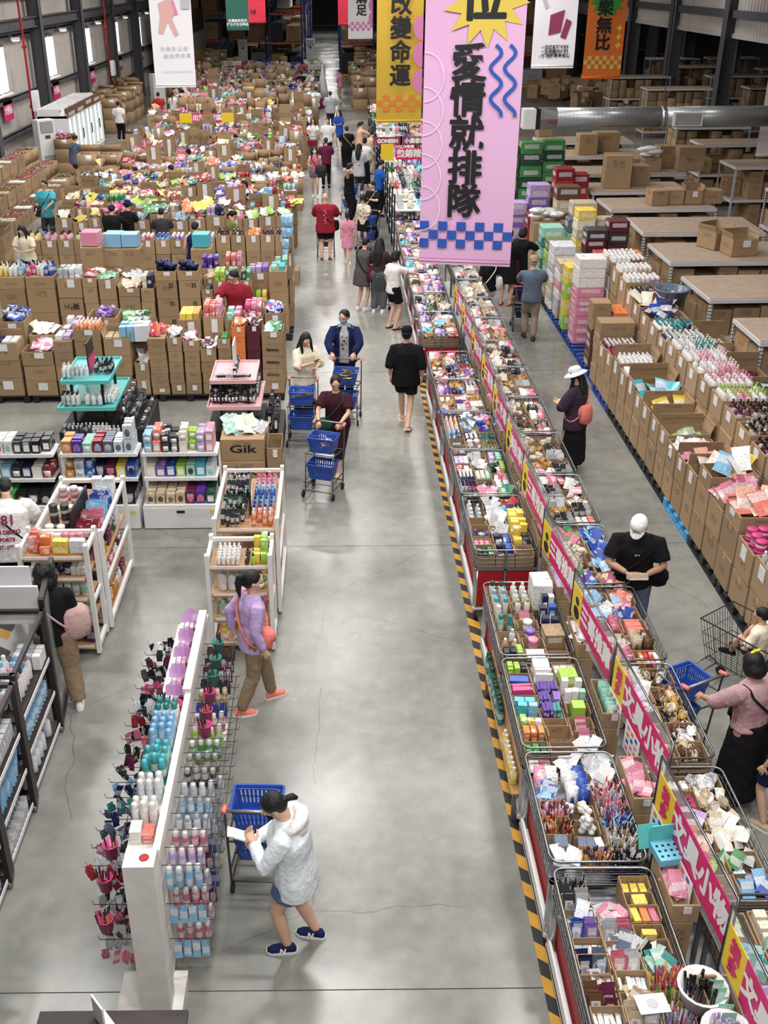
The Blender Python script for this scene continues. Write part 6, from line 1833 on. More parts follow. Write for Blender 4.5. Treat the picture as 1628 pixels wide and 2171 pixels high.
fill('bottle', -3.15, 7.75, .937, .5, .55, ['white', 'white'], 'the upper board of the white bottle rack', c2=['sky', 'blue', 'pink', 'sky', 'white'], size=(.085, .085, .25))
fill('box', -2.98, 8.2, .937, .26, .22, ['pale', 'white'], 'the far corner of the white bottle rack', size=(.08, .06, .16))
fill('tube', -3.05, 7.8, .537, .36, .9, ['white', 'pale', 'sky'], 'the middle board of the white bottle rack', c2='white', size=(.08, .06, .2))
fill('pump', -3.05, 7.75, .137, .4, .85, ['white', 'blue', 'pale'], 'the low board of the white bottle rack', c2='navy', size=(.10, .09, .26))
fill('box', -3.1, 6.85, .937, .5, .6, ['white', 'pale', 'silver'], 'the upper board of the second brown rack', size=(.07, .06, .18))
fill('card', -3.05, 6.8, .537, .4, .6, ['navy', 'violet', 'lilac', 'sky'], 'the middle board of the second brown rack', c2='pink', size=(.08, .06, .24), mode='stand')
fill('tube', -3.0, 6.75, .137, .4, .6, ['magenta', 'yellow', 'white', 'green', 'silver'], 'the low board of the second brown rack', c2='white', size=(.075, .055, .22))
fill('pouch', -3.05, 5.75, .937, .5, .9, ['rose', 'navy', 'pale'], 'the upper board of the nearest brown rack', n=16)
fill('card', -3.0, 5.7, .537, .4, 1.0, ['magenta', 'pink', 'sky'], 'the middle board of the nearest brown rack', c2='lilac', size=(.08, .05, .22), mode='stand')
fill('tube', -3.0, 5.7, .137, .4, 1.0, ['pale', 'pink', 'sky'], 'the low board of the nearest brown rack', c2='white', size=(.09, .07, .25))
t = thing('screen_frame', 'tall narrow dark frame with a glass pane by the woman in black', 'partition', (-2.86, 8.42, 0), .12)
for yy in (0, .78):
 ob('frame_post', MB().box((0, yy, .78), (.05, .05, 1.52)).mesh('frame_post', 'dark_brown'), t)
for z in (.06, 1.52):
 ob('frame_rail', MB().box((0, .39, z), (.05, .78, .05)).mesh('frame_rail', 'dark_brown'), t)
ob('pane', MB().box((0, .39, .78), (.008, .74, 1.42)).mesh('pane', 'glass'), t)
t = thing('white_header_board', 'blank white board leaning over the rack of white bottles', 'board', (-3.45, 8.5, 0))
ob('board', MB().box((0, 0, 1.42), (1.1, .03, .42)).mesh('board', 'white_paint'), t)
ob('upper_card', MB().box((.15, .12, 1.66), (.62, .02, .24)).mesh('upper_card', 'banner_white'), t)
for s in (-.5, .5):
 ob('board_post', MB().bar((s, .03, .0), (s, .03, 1.3), .03).mesh('board_post', 'dark_brown'), t)
# ------------------------------------------------------------------ whitewashed rack of hair goods
XR = -1.30
t = thing('hair_goods_rack', 'long whitewashed wooden rack with wire hooks for hair goods and a thick end post', 'rack', (XR, 5.1, 0))
ob('end_post', MB().box((-.06, -.0, .84), (.21, .17, 1.46)).mesh('end_post', 'whitewash'), t)
ob('end_foot', MB().box((-.12, .10, .06), (.48, .36, .12)).mesh('end_foot', 'whitewash'), t)
ob('far_post', MB().box((-.02, 3.1, .75), (.14, .12, 1.4)).mesh('far_post', 'whitewash'), t)
ob('far_foot', MB().box((-.08, 3.1, .05), (.46, .3, .1)).mesh('far_foot', 'whitewash'), t)
for k in range(5):
 ob('plank', MB().box((0, 1.6, .24 + k * .25), (.035, 3.0, .235)).mesh('plank', 'whitewash'), t)
ob('top_shelf', MB().box((-.09, .98, 1.42), (.22, 1.75, .03)).mesh('top_shelf', 'whitewash'), t)
ob('top_rail', MB().box((.03, .98, 1.48), (.05, 1.75, .10)).mesh('top_rail', 'whitewash'), t)
ob('far_rail', MB().box((.02, 2.45, 1.52), (.07, 1.2, .09)).mesh('far_rail', 'whitewash'), t)
ob('far_shelf', MB().box((-.12, 2.5, 1.36), (.22, 1.2, .03)).mesh('far_shelf', 'whitewash'), t)
ob('red_stamp', MB().lathe([(.028, 0), (.034, 0), (.034, .002), (.028, .002)], 16, (-.03, 0, 1.571)).mesh('red_stamp', 'red_panel'), t)
wires = MB()
for y in [.25 + .17 * k for k in range(17)]:
 for z in (1.16, .78, .42):
  for s, L in ((1, .33), (-1, .50)):
   wires.tube([(s * .02, y, z + .08), (s * L, y, z + .08), (s * (L + .01), y, z + .12)], .004, 4)
for z in (1.24, .86, .5):
 for s in (1, -1):
  wires.tube([(s * .30, .2, z), (s * .30, 3.0, z)], .004, 4)
  wires.tube([(s * .12, .2, z), (s * .12, 3.0, z)], .004, 4)
o = ob('wire_hooks', wires.mesh('wire_hooks', 'wire'), t)
o['kind'] = 'stuff'
SEQ = [('can', 'sky', 'white'), ('can', 'lilac', 'white'), ('can', 'rose', 'white'), ('can', 'pale', 'silver'), ('can', 'sky', 'silver'), ('can', 'silver', 'white'), ('can', 'charcoal', 'silver'), ('can', 'olive', 'silver'), ('can', 'green', 'white'), ('can', 'lime', 'white'), ('can', 'rose', 'white'), ('clip', 'blue', 'blue'), ('can', 'amber', 'cream'), ('clip', 'charcoal', 'black'), ('card', 'wine', 'black'), ('card', 'charcoal', 'rose'), ('clip', 'brown', 'black')]
for k, y in enumerate([5.35 + .17 * q for q in range(17)]):
 f, c, c2 = SEQ[k]
 for li, z in enumerate((1.04, .66, .30)):
  if li and k > 8:
   continue
  if li:
   f, c, c2 = [('sachet', 'sky', 0), ('can', 'rose', 'white'), ('can', 'lilac', 'white'), ('card', 'maroon', 'brown'), ('sachet', 'blue', 0), ('can', 'silver', 'silver'), ('card', 'silver', 'forest'), ('card', 'pale', 'charcoal'), ('can', 'pale', 'white')][k]
  for q in range(4):
   put('hair_%s' % {'can': 'mist', 'clip': 'clip', 'card': 'comb_pack', 'sachet': 'sachet'}[f], 'hair goods', f + ('1' if f == 'sachet' else ''), (XR + .07 + q * .068, y + U(-.01, .01), z), c, '%s hair goods on the aisle side hooks, row %s, level %s, %s out' % (cw(c), ORD[k], ORD[li], ORD[q]),
    'hanging hair goods of one row', (U(-.1, .1), 0, U(-.2, .2)), (.055, .055, .19) if f == 'can' else (.06, .045, .17), c2 or 'white')
for k, y in enumerate([5.28 + .105 * q for q in range(28)]):
 c = ['crimson', 'pale', 'rose', 'charcoal', 'slate', 'navy', 'slate', 'teal', 'navy', 'sky', 'charcoal', 'wine', 'maroon', 'black', 'rose', 'black', 'crimson', 'charcoal', 'pale', 'black', 'rose', 'magenta', 'charcoal', 'black', 'wine', 'charcoal', 'white', 'black'][k]
 for li, z in enumerate((1.12, .72, .34)):
  if li and k > 5:
   continue
  for q in range(5):
   cc = c if li == 0 else ['rose', 'silver', 'charcoal', 'crimson', 'wine', 'pale'][k]
   put('hair_clip', 'hair goods', 'clip' if (k + q) % 3 else 'sachet0', (XR - .18 - q * .068, y + U(-.03, .03), z + U(-.02, .05)), cc, '%s hair clip, %s along its hook, wall side row %s, level %s' % (cw(cc), ORD[q], ORD[k], ORD[li]),
    'hanging hair clips on the wall side', (U(-.5, .3), U(-.4, .4), U(-.8, .8)), (.055, .06, .12))
for k, (y, c, n, c2) in enumerate(((5.42, 'white', 4, 'white'), (5.56, 'white', 5, 'white'), (5.80, 'pale', 3, 'white'), (6.0, 'teal', 4, 'turquoise'), (6.16, 'mint', 4, 'turquoise'), (6.36, 'sky', 3, 'sky'), (6.5, 'sky', 3, 'sky'), (6.68, 'white', 3, 'teal'))):
 if k == 0:
  fill('box', XR - .10, y, 1.436, .17, .2, ['white', 'coral', 'pale'], 'the near end of the rack top', size=(.08, .12, .035), layers=3)
 else:
  fill('can', XR - .10, y, 1.436, .19, .13, [c], 'rack top row %s' % ORD[k], c2=c2, size=(.058, .058, .22))
mat('lilac_sheet', '#d79adf', .3, alpha=.75)
for k, y in enumerate((7.0, 7.25, 7.55, 7.8, 8.1)):
 t = thing('lilac_display_fan', 'curved translucent lilac display sheet on the rack top, %s from its near end' % ORD[k], 'display', (XR - .10, y, 1.38), .15 * (k % 3 - 1), 'lilac display sheets on the rack')
 pts = [[Vector((-.08 + .16 * q / 6, .03 * math.sin(PI * q / 6) + s * .003 + .04 * zz, zz * .20 - .018 * abs(q - 3) * zz)) for q in range(7)] for zz in (0, .33, .66, 1) for s in (0,)]
 m = MB()
 m.add([p for r in pts for p in r], [(a * 7 + b, a * 7 + b + 1, a * 7 + b + 8, a * 7 + b + 7) for a in range(3) for b in range(6)], 0, True)
 ob('sheet', m.mesh('sheet', 'lilac_sheet'), t)
 ob('foot', MB().box((0, .02, .012), (.2, .06, .02)).mesh('foot', 'lilac_sheet'), t)
 fill('box', XR - .10, y - .07, 1.376, .18, .1, ['white', 'pink', 'black'], 'the goods before lilac sheet %s' % ORD[k], size=(.035, .03, .10))
for k, (x, y, z, c) in enumerate([(XR - .16, 6.86, 1.39, 'sky'), (XR - .06, 6.84, 1.39, 'magenta'), (XR + .16, 7.0, 1.2, 'magenta'), (XR + .16, 7.25, 1.2, 'magenta'), (XR + .16, 7.5, 1.2, 'teal'), (XR + .16, 7.75, 1.2, 'teal'), (XR + .16, 8.0, 1.2, 'teal'), (XR - .36, 5.25, 1.12, 'magenta'), (XR - .36, 5.12, .86, 'magenta'), (XR - .34, 5.42, 1.26, 'magenta'), (XR + .17, 6.8, 1.2, 'magenta')]):
 put('small_bucket', 'bucket', 'bucket', (x, y, z), c, '%s small bucket of brushes, %s hung on the hair goods rack' % (cw(c), ORD[k]), None, scale=(.11, .11, .12), color2=c)
 if k != 1:
  for q in range(6):
   put('brush_stick', 'brush', 'pen', (x + U(-.03, .03), y + U(-.03, .03), z + .02), rnd.choice(['wine', 'charcoal', 'brown', 'gold']), 'thin brushes standing in the %s bucket, %s on the rack' % (cw(c), ORD[k]), 'brushes in the small buckets', (U(-.2, .2), U(-.2, .2), 0), (.014, .014, .19), 'charcoal')
t = thing('dark_counter', 'dark counter end with a white folded card at the near edge', 'counter', (-1.78, 4.2, 0))
ob('counter_top', MB().box((.3, 0, .88), (.95, .5, .05)).mesh('counter_top', 'dark_brown'), t)
ob('counter_body', MB().box((.3, -.02, .43), (.88, .42, .85)).mesh('counter_body', 'dark_brown'), t)
t = thing('white_card', 'white folded price card standing on the dark counter end', 'card', (-1.55, 4.36, .906), .7)
ob('card_front', MB().box((0, 0, .10), (.012, .14, .2)).mesh('card_front', 'white_print'), t)
ob('card_foot', MB().box((.03, 0, .004), (.07, .14, .006)).mesh('card_foot', 'white_print'), t)
# ------------------------------------------------------------------ people
_tex = bpy.data.textures.new('cloth_folds', 'CLOUDS')
_tex.noise_scale = .11
_tex2 = bpy.data.textures.new('hair_locks', 'CLOUDS')
_tex2.noise_scale = .05
JOBS = []   # (object, builder, voxel, smooth, displacement, extra builder, materials)
mat('lip', '#a85a55', .5)
mat('eye_white', '#e8e4e0', .3)
V = Vector
def ell(M, c, rx, ry, n=14, tilt=None):
 return [M @ (V(c) + V((rx * math.cos(2 * PI * k / n), ry * math.sin(2 * PI * k / n), 0))) for k in range(n)]
def ik(a, b, l1, l2, pole):
 d = b - a
 L = min(d.length, (l1 + l2) * .999)
 d = d.normalized()
 x = (l1 * l1 - l2 * l2 + L * L) / (2 * L)
 hgt = math.sqrt(max(l1 * l1 - x * x, 0))
 p = (pole - d * pole.dot(d))
 p = p.normalized() if p.length > 1e-6 else V((0, 1, 0))
 return a + d * x + p * hgt, a + d * L
ARM = {'down': (.07, .03, -.50), 'push': (.0, .40, -.30), 'phone': (-.13, .27, -.17), 'hold': (-.10, .27, -.27), 'ear': (-.05, .10, .14), 'reach': (-.02, .48, -.20), 'fwd': (.05, .2, -.45), 'back': (.07, -.17, -.46), 'lap': (-.06, .24, -.33), 'bag': (.08, .10, -.42), 'up': (-.02, .34, -.12)}
FEET = {'stand': ((.10, 0), (.10, .03)), 'walk': ((.07, .27), (.07, -.25)), 'walk2': ((.07, -.25), (.07, .25)), 'wide': ((.16, .05), (.16, -.03)), 'step': ((.08, .12), (.08, -.10))}
def hand(m, w, d, palm, side, curl=.5, s=1.):
 """palm and five separate fingers beyond the wrist w along d"""
 d = d.normalized()
 nrm = (palm - d * palm.dot(d)).normalized()
 r = d.cross(nrm) * side
 rings = []
 for t_, a, b in ((-.01, .022, .018), (.03, .036, .016), (.075, .042, .013), (.092, .038, .010)):
  rings.append([w + d * t_ * s + (r * math.cos(2 * PI * k / 8) * a + nrm * math.sin(2 * PI * k / 8) * b) * s for k in range(8)])
 m.loft(rings)
 for i, (off, L) in enumerate(((-.031, .062), (-.011, .074), (.010, .070), (.030, .055))):
  p = w + (d * .085 + r * off) * s
  q = d
  pts = [p - d * .012 * s, p]
  ang = 0
  for k in range(3):
   ang += curl * (.7 + .15 * i)
   q = d * math.cos(ang) + nrm * math.sin(ang)
   pts.append(pts[-1] + q * L * s * (.42, .33, .25)[k])
  m.tube(pts, [.0088 * s, .0092 * s, .0084 * s, .0076 * s, .0055 * s], 6)
 p = w + (d * .022 - r * .030) * s
 q1 = (d * .6 - r * .75 + nrm * .25).normalized()
 q2 = (d * .95 - r * .2 + nrm * (.2 + curl * .5)).normalized()
 m.tube([p - q1 * .01 * s, p, p + q1 * .035 * s, p + q1 * .035 * s + q2 * .030 * s, p + q1 * .035 * s + q2 * .05 * s], [.010 * s, .012 * s, .010 * s, .009 * s, .006 * s], 6)
SKIN = {'a': (.62, .36, .24, 1), 'b': (.72, .44, .31, 1), 'c': (.50, .27, .17, 1)}
def person(label, x, y, rz, h, top, bottom, shoe='white', hair=('short', 'black'), arms=('down', 'down'), feet='stand', lean=0., nod=.12, turn=0., fem=True, wide=1., skin='b', extra=(), z=0., sit=False, group=None):
 s = h / 1.70
 t = thing('person', label, 'person', (x, y, z), rz, group)
 dist = (V((x, y, 1)) - CAM).length
 near = dist < 19.5
 vox = (.013 if dist < 14 else .017 if near else .026 if dist < 32 else .038)
 tone = SKIN[skin]
 hipz = .90
 T = Matrix.Translation((0, 0, hipz * s)) @ Matrix.Rotation(-lean, 4, 'X') @ Matrix.Scale(s, 4) @ Matrix.Translation((0, 0, -hipz))
 if sit:
  T = Matrix.Translation((0, 0, .14 * s)) @ Matrix.Rotation(-lean, 4, 'X') @ Matrix.Scale(s, 4) @ Matrix.Translation((0, 0, -hipz))
 Hd = T @ Matrix.Translation((0, .005, 1.49)) @ Matrix.Rotation(turn, 4, 'Z') @ Matrix.Rotation(-nod, 4, 'X') @ Matrix.Translation((0, -.005, -1.49))
 b, ex = MB(), MB()
 sw = (.165 if fem else .19)
 tor = [(.82, .13, .10), (.88, .165 if fem else .16, .12), (.97, .155, .115), (1.07, .13 if fem else .148, .105), (1.20, .145 if fem else .165, .12), (1.30, .155 if fem else .18, .12), (1.38, .14 if fem else .165, .095), (1.425, .085, .07), (1.455, .055, .056), (1.53, .05, .054)]
 b.loft([ell(T, (0, 0 if zz < 1.4 else .008, zz), rx * (wide if zz < 1.4 else 1), ry * (wide if zz < 1.4 else 1)) for zz, rx, ry in tor])
 # head
 b.sphere((0, .012, 1.612), (.074, .094, .100), M=Hd, n=14, k=10)
 b.sphere((0, .034, 1.556), (.056, .066, .062), M=Hd, n=12, k=8)
 b.sphere((0, .108, 1.585), (.013, .018, .022), M=Hd, n=8, k=6)
 for sd in (-1, 1):
  b.sphere((sd * .076, .005, 1.592), (.012, .022, .032), M=Hd, n=8, k=6)
  if dist < 34:
   ex.sphere((sd * .030, .094, 1.607), (.015, .012, .0085), 1, 8, 5, Hd)
   ex.sphere((sd * .030, .1035, 1.606), (.0075, .004, .0075), 2, 8, 5, Hd)
   ex.box((sd * .031, .099, 1.632), (.036, .010, .007), 2, Hd)
 if dist < 34:
  ex.sphere((0, .0965, 1.545), (.024, .008, .008), 3, 8, 5, Hd)
 # arms
 sh, el, wr = {}, {}, {}
 for i, sd in enumerate((-1, 1)):
  sh[sd] = T @ V((sd * sw * (1 + (wide - 1) * .7), 0, 1.375))
  a = arms[i]
  off = ARM[a] if isinstance(a, str) else a
  tgt = sh[sd] + V((sd * off[0], off[1], off[2])) * s
  pole = V((sd * .8, -.45, -.35)) if off[2] > -.4 else V((sd * .25, -1, 0))
  el[sd], wr[sd] = ik(sh[sd], tgt, .285 * s, .245 * s, pole)
  k = s * (1 + (wide - 1) * .6) * (1 if fem else 1.1)
  b.tube([sh[sd] - V((sd * .03, 0, 0)), sh[sd], sh[sd].lerp(el[sd], .5), el[sd], el[sd].lerp(wr[sd], .3), wr[sd]], [.045 * k, .05 * k, .043 * k, .036 * k, .037 * k, .025 * k], 10)
  dd = (wr[sd] - el[sd]).normalized()
  palm = V((-sd, .2, -.1)) if off[2] < -.4 else V((-sd * .35, .1, -.6 if isinstance(a, str) and a in ('push', 'reach') else .8))
  if near:
   hand(ex, wr[sd], dd, palm, sd, .75 if a in ('push', 'phone', 'hold', 'ear', 'lap') else .35, s)
  else:
   b.sphere(wr[sd] + dd * .07 * s, (.035 * s, .035 * s, .045 * s), n=8, k=6)
 # legs
 hp, kn, an = {}, {}, {}
 F = FEET[feet] if isinstance(feet, str) else feet
 for i, sd in enumerate((-1, 1)):
  hp[sd] = V((sd * .085 * wide * s, 0, hipz * s)) if not sit else V((sd * .09 * s, 0, .14 * s))
  fx, fy = F[i]
  an[sd] = V((sd * fx * s, fy * s - .02, (.085 + (.05 if fy < -.2 else 0)) * s))
  kn[sd], an2 = ik(hp[sd], an[sd], .43 * s, .42 * s, V((sd * .1, 1, .1)))
  an[sd] = an2
  k = s * (1 + (wide - 1) * .7)
  b.tube([hp[sd] + V((0, 0, .04)), hp[sd], hp[sd].lerp(kn[sd], .45), kn[sd], kn[sd].lerp(an[sd], .35), an[sd]], [.085 * k, .088 * k, .075 * k, .053 * k, .054 * k, .035 * k], 12)
  # foot or shoe
  f = MB()
  fd = V((sd * .12, 1, -.25 if fy < -.2 else 0)).normalized()
  fr = fd.cross(V((0, 0, 1))).normalized()
  base = an[sd] - V((0, 0, .05 * s))
  if sit:
   base = an[sd]
  rings = []
  for q, a_, c_, zt in ((-.075, .020, .02, .045), (-.05, .036, .045, .05), (.0, .040, .05, .06), (.07, .046, .036, .03), (.13, .046, .026, .0), (.175, .028, .016, -.008)):
   cc = base + fd * q * s + V((0, 0, (c_ - .035) * s))
   rings.append([cc + (fr * a_ * math.cos(2 * PI * j / 10) + V((0, 0, 1)) * c_ * math.sin(2 * PI * j / 10)) * s for j in range(10)])
  f.loft(rings)
  if shoe == 'bare':
   b.loft(rings)
  elif shoe.startswith('flip'):
   b.loft([[p * 1 for p in r] for r in rings])
   so = MB().box((0, 0, 0), (.10 * s, .27 * s, .022 * s), 0, Matrix.Translation(base + fd * .05 * s - V((0, 0, .038 * s))) @ fd.to_track_quat('Y', 'Z').to_matrix().to_4x4())
   so.tube([base + fd * .12 * s + V((0, 0, .0)), base + fd * .07 * s - fr * .042 * s + V((0, 0, .03 * s)), base + fd * .02 * s - fr * .045 * s], .009 * s, 5)
   so.tube([base + fd * .12 * s + V((0, 0, .0)), base + fd * .07 * s + fr * .042 * s + V((0, 0, .03 * s)), base + fd * .02 * s + fr * .045 * s], .009 * s, 5)
   ob('sandal', so.mesh('sandal', 'plastic'), t, color=shoe[4:] or 'white')
  else:
   so = MB()
   ol = ((-.08, .022), (-.055, .038), (0, .043), (.07, .049), (.13, .049), (.165, .036), (.183, .016))
   edge = [(q, a_) for q, a_ in ol] + [(q, -a_) for q, a_ in ol[::-1]]
   so.loft([[base + fd * q * s + fr * a_ * s + V((0, 0, zz * s)) for q, a_ in edge] for zz in (-.034, -.012)], 0, False)
   o = ob('shoe', f.mesh('shoe', 'cloth'), t, color=shoe)
   ob('sole', so.mesh('sole', 'plastic'), o, color='white' if shoe not in ('black', 'charcoal') else 'charcoal')
   if any(q[0] == 'mark' for q in extra):
    for sg in (-1, 1):
     ob('lettering', text_mesh('N', .062, .003, 'white_print', .2), o, base + fd * .045 * s + fr * sg * .0475 * s + V((0, 0, .012 * s)), (PI / 2 - .25, 0, math.atan2(fd.y, fd.x) + (PI if sg < 0 else 0)))
   if near:
    la = MB()
    for q in (.02, .05, .08):
     cc = base + fd * q * s + V((0, 0, (.052 - q * .35) * s))
     la.bar(cc - fr * .02 * s, cc + fr * .02 * s, .008 * s)
    ob('laces', la.mesh('laces', 'plastic'), o, color='white')
 body = ob('body', bpy.data.meshes.new('body'), t, color=tone)
 JOBS.append((body, b, vox, 3, None, ex, ['skin', 'eye_white', 'ink', 'lip']))
 # clothes
 def sleeve(g, sd, style, loose):
  if style == 'none':
   return
  a, e, w = sh[sd] - V((0, 0, .006 * s)), el[sd], wr[sd]
  inn = a - V((sd * .05 * s, 0, 0))
  if style == 'short':
   g.tube([inn, a, a.lerp(e, .45), a.lerp(e, .80)], [.060 * s * wide, .071 * s * wide, .074 * s * loose * wide, .074 * s * loose * wide], 12)
  elif style == 'elbow':
   g.tube([inn, a, a.lerp(e, .5), e, e.lerp(w, .2)], [.064 * s * wide, .074 * s * wide, .076 * s * loose * wide, .075 * s * loose, .080 * s * loose], 12)
  else:
   g.tube([inn, a, a.lerp(e, .5), e, e.lerp(w, .5), e.lerp(w, .95)], [.064 * s * wide, .074 * s * wide, .066 * s * loose, .055 * s * loose, .05 * s * loose, .042 * s * loose], 12)
 tc, style, slv = top[0], top[1], top[2]
 loose = {'tee': 1.06, 'loose': 1.2, 'fit': .98, 'dress': 1.06, 'long': 1.12, 'tank': 1.04, 'crop': 1.0}[style]
 hem = {'tee': .80, 'loose': .74, 'fit': .92, 'dress': .52, 'long': .60, 'tank': .82, 'crop': .94}[style]
 if sit:
  hem = .88
 g = MB()
 rings = []
 for zz, rx, ry in ((hem, .18, .135), (max(.9, hem + .03), .178, .132), (1.0, .165, .125), (1.10, .158, .122), (1.2, .165, .13), (1.3, .176, .13), (1.37, .166, .110), (1.412, .128, .092), (1.435, .088, .078), (1.455, .070, .068)):
  if zz < hem and zz != hem:
   continue
  kx = loose * wide * (1 if fem else 1.06)
  if zz > 1.35:
   kx = wide * (1 if fem else 1.1) if zz < 1.42 else 1
  c = (0, 0, zz)
  if zz < hipz and not sit:
   m_ = Matrix.Translation((0, 0, hipz * s)) @ Matrix.Rotation(-lean * .3, 4, 'X') @ Matrix.Scale(s, 4) @ Matrix.Translation((0, 0, -hipz))
   fl = 1 + (hipz - zz) * (.42 if style in ('dress', 'long') else .15)
   rings.append(ell(m_, c, rx * kx * fl, ry * kx * fl))
  else:
   rings.append(ell(T, c, rx * kx, ry * kx))
 g.loft(rings)
 for sd in (-1, 1):
  sleeve(g, sd, slv, loose)
 top_o = ob('shirt' if style != 'dress' else 'dress', bpy.data.meshes.new('shirt'), t, color=tc if isinstance(tc, str) else tc)
 JOBS.append((top_o, g, max(vox, .012), 4, (_tex, .020 * s), None, ['cloth']))
 if bottom:
  bc, bs = bottom
  g = MB()
  cut = {'shorts': .75, 'short': .5, 'pants': 1.95, 'wide': 1.95, 'skirt': 0, 'longskirt': 0, 'capri': 1.45}[bs]
  if cut:
   hipr = [ell(T, (0, 0, zz), rx * wide, ry * wide) for zz, rx, ry in ((.86, .13, .11), (.90, .172, .13), (.98, .162, .122), (1.04, .148, .115))]
   g.loft(hipr)
   wk = {'wide': 1.35, 'pants': 1.06, 'shorts': 1.2, 'short': 1.1, 'capri': 1.1}[bs] * wide
   for sd in (-1, 1):
    pts, rs = [hp[sd] + V((0, 0, .05 * s)), hp[sd]], [.095 * s * wk, .10 * s * wk]
    for f_, r in ((.5, .088), (1.0, .072), (1.45, .068), (1.95, .060)):
     ff = min(f_, cut)
     p = hp[sd].lerp(kn[sd], ff) if ff <= 1 else kn[sd].lerp(an[sd], ff - 1)
     pts.append(p)
     rs.append(r * s * wk * (1.15 if f_ >= cut and bs in ('shorts', 'short') else 1))
     if f_ >= cut:
      break
    g.tube(pts, rs, 14)
   nm = 'trousers' if cut > 1 else 'shorts'
  else:
   hz = .48 if bs == 'skirt' else .16
   mid = [(an[-1] + an[1]) / 2]
   rr = []
   for q in range(6):
    u = q / 5
    zz = 1.03 - (1.03 - hz) * u
    cx = V((0, 0, zz * s)).lerp(V((mid[0].x, mid[0].y, zz * s)), u * .7)
    R = (.148 + .075 * u ** .7) * s * wide
    rr.append([cx + V((R * (1 + .05 * u * math.sin(7 * a)) * math.cos(a), R * .85 * (1 + .06 * u * math.sin(6 * a + 1)) * math.sin(a), 0)) for a in [2 * PI * k / 24 for k in range(24)]])
   g.loft(rr)
   nm = 'skirt'
  o = ob(nm, bpy.data.meshes.new(nm), t, color=bc)
  JOBS.append((o, g, max(vox, .013), 3, (_tex, .016 * s), None, ['cloth']))
 # hair
 hs, hc = hair
 if hs != 'bald':
  g = MB()
  puff = {'curly': 1.32, 'bob': 1.06}.get(hs, 1.0)
  g.sphere((0, -.012, 1.636), (.089 * puff, .102 * puff, .092 * puff), M=Hd, n=16, k=10)
  g.sphere((0, -.040, 1.60), (.082 * puff, .072 * puff, .085 * puff), M=Hd, n=14, k=8)
  if hs in ('bob', 'curly'):
   g.sphere((0, -.045, 1.555), (.095 * puff, .07 * puff, .09 * puff), M=Hd, n=14, k=8)
   for sd in (-1, 1):
    g.sphere((sd * .075, .0, 1.575), (.028, .06, .09), M=Hd, n=10, k=8)
  if hs == 'long':
   g.loft([ell(Hd, (0, -.055, 1.62), .085, .06), ell(Hd, (0, -.075, 1.52), .10, .055), ell(T, (0, -.115, 1.40), .115, .045), ell(T, (0, -.125, 1.25), .105, .035), ell(T, (0, -.125, 1.12), .06, .022)])
   for sd in (-1, 1):
    g.tube([Hd @ V((sd * .07, .04, 1.66)), Hd @ V((sd * .088, .03, 1.56)), T @ V((sd * .095, .05, 1.44)), T @ V((sd * .10, .09, 1.30)), T @ V((sd * .09, .11, 1.2))], [.025 * s, .028 * s, .032 * s, .028 * s, .012 * s], 8)
  if hs == 'pony':
   g.tube([Hd @ V((0, -.09, 1.66)), Hd @ V((0, -.135, 1.65)), Hd @ V((0, -.15, 1.58)), Hd @ V((0, -.135, 1.48)), Hd @ V((0, -.12, 1.40))], [.025 * s, .03 * s, .036 * s, .03 * s, .01 * s], 8)
  if hs == 'lowpony':
   g.tube([Hd @ V((0, -.08, 1.60)), Hd @ V((0, -.125, 1.585)), Hd @ V((.01, -.155, 1.56)), Hd @ V((.02, -.17, 1.51))], [.022 * s, .028 * s, .034 * s, .014 * s], 8)
  if hs == 'bun':
   g.sphere((0, -.10, 1.70), (.042, .042, .042), M=Hd, n=10, k=8)
  if hs == 'braid':
   g.tube([Hd @ V((0, -.09, 1.62)), T @ V((0, -.13, 1.45)), T @ V((0, -.14, 1.3)), T @ V((0, -.14, 1.12))], [.04 * s, .035 * s, .03 * s, .012 * s], 8)
  o = ob('hair', bpy.data.meshes.new('hair'), t, color=hc)
  JOBS.append((o, g, max(vox * .85, .009), 2, (_tex2, (.05 if hs == 'curly' else .010) * s), None, ['hair']))
 # things worn
 for e in extra:
  k = e[0]
  if k in ('cap', 'sunhat', 'bucket'):
   m = MB()
   m.loft([ell(Hd, (0, -.005, zz), r * .95, r * 1.12, 18) for zz, r in ((1.632, .094), (1.66, .097), (1.70, .088), (1.728, .062), (1.738, .02))])
   o = ob('cap', m.mesh('cap', 'cloth'), t, color=e[1])
   m = MB()
   if k == 'cap':
    back = len(e) > 2 and e[2] == 'reversed'
    sg = -1 if back else 1
    top_, bot = [], []
    for q in range(9):
     a = PI * q / 8
     for lst, r2, dz in ((top_, 1, 0), (bot, 1, -.006)):
      pass
    inner = [Hd @ V((.085 * math.cos(a), sg * (.085 * math.sin(a)) - .005, 1.640)) for a in [PI * q / 8 for q in range(9)]]
    outer = [Hd @ V((.082 * math.cos(a), sg * (.17 * math.sin(a) ** .7) - .005, 1.640 - .022 * math.sin(a))) for a in [PI * q / 8 for q in range(9)]]
    lo = [p - V((0, 0, .006)) for p in outer]
    li = [p - V((0, 0, .006)) for p in inner]
    n = 9
    m.add(inner + outer + lo + li, [(q, q + 1, n + q + 1, n + q) for q in range(8)] + [(n + q, n + q + 1, 2 * n + q + 1, 2 * n + q) for q in range(8)] + [(2 * n + q, 2 * n + q + 1, 3 * n + q + 1, 3 * n + q) for q in range(8)], 0, True)
   else:
    br = .17 if k == 'sunhat' else .125
    m.loft([ell(Hd, (0, .0, zz), r, r * 1.08, 22) for zz, r in ((1.655, .090), (1.638, .12), (1.612 if k == 'sunhat' else 1.60, br), (1.606, br), (1.632, .12), (1.645, .085))])
   ob('brim', m.mesh('brim', 'cloth'), o, color=e[1])
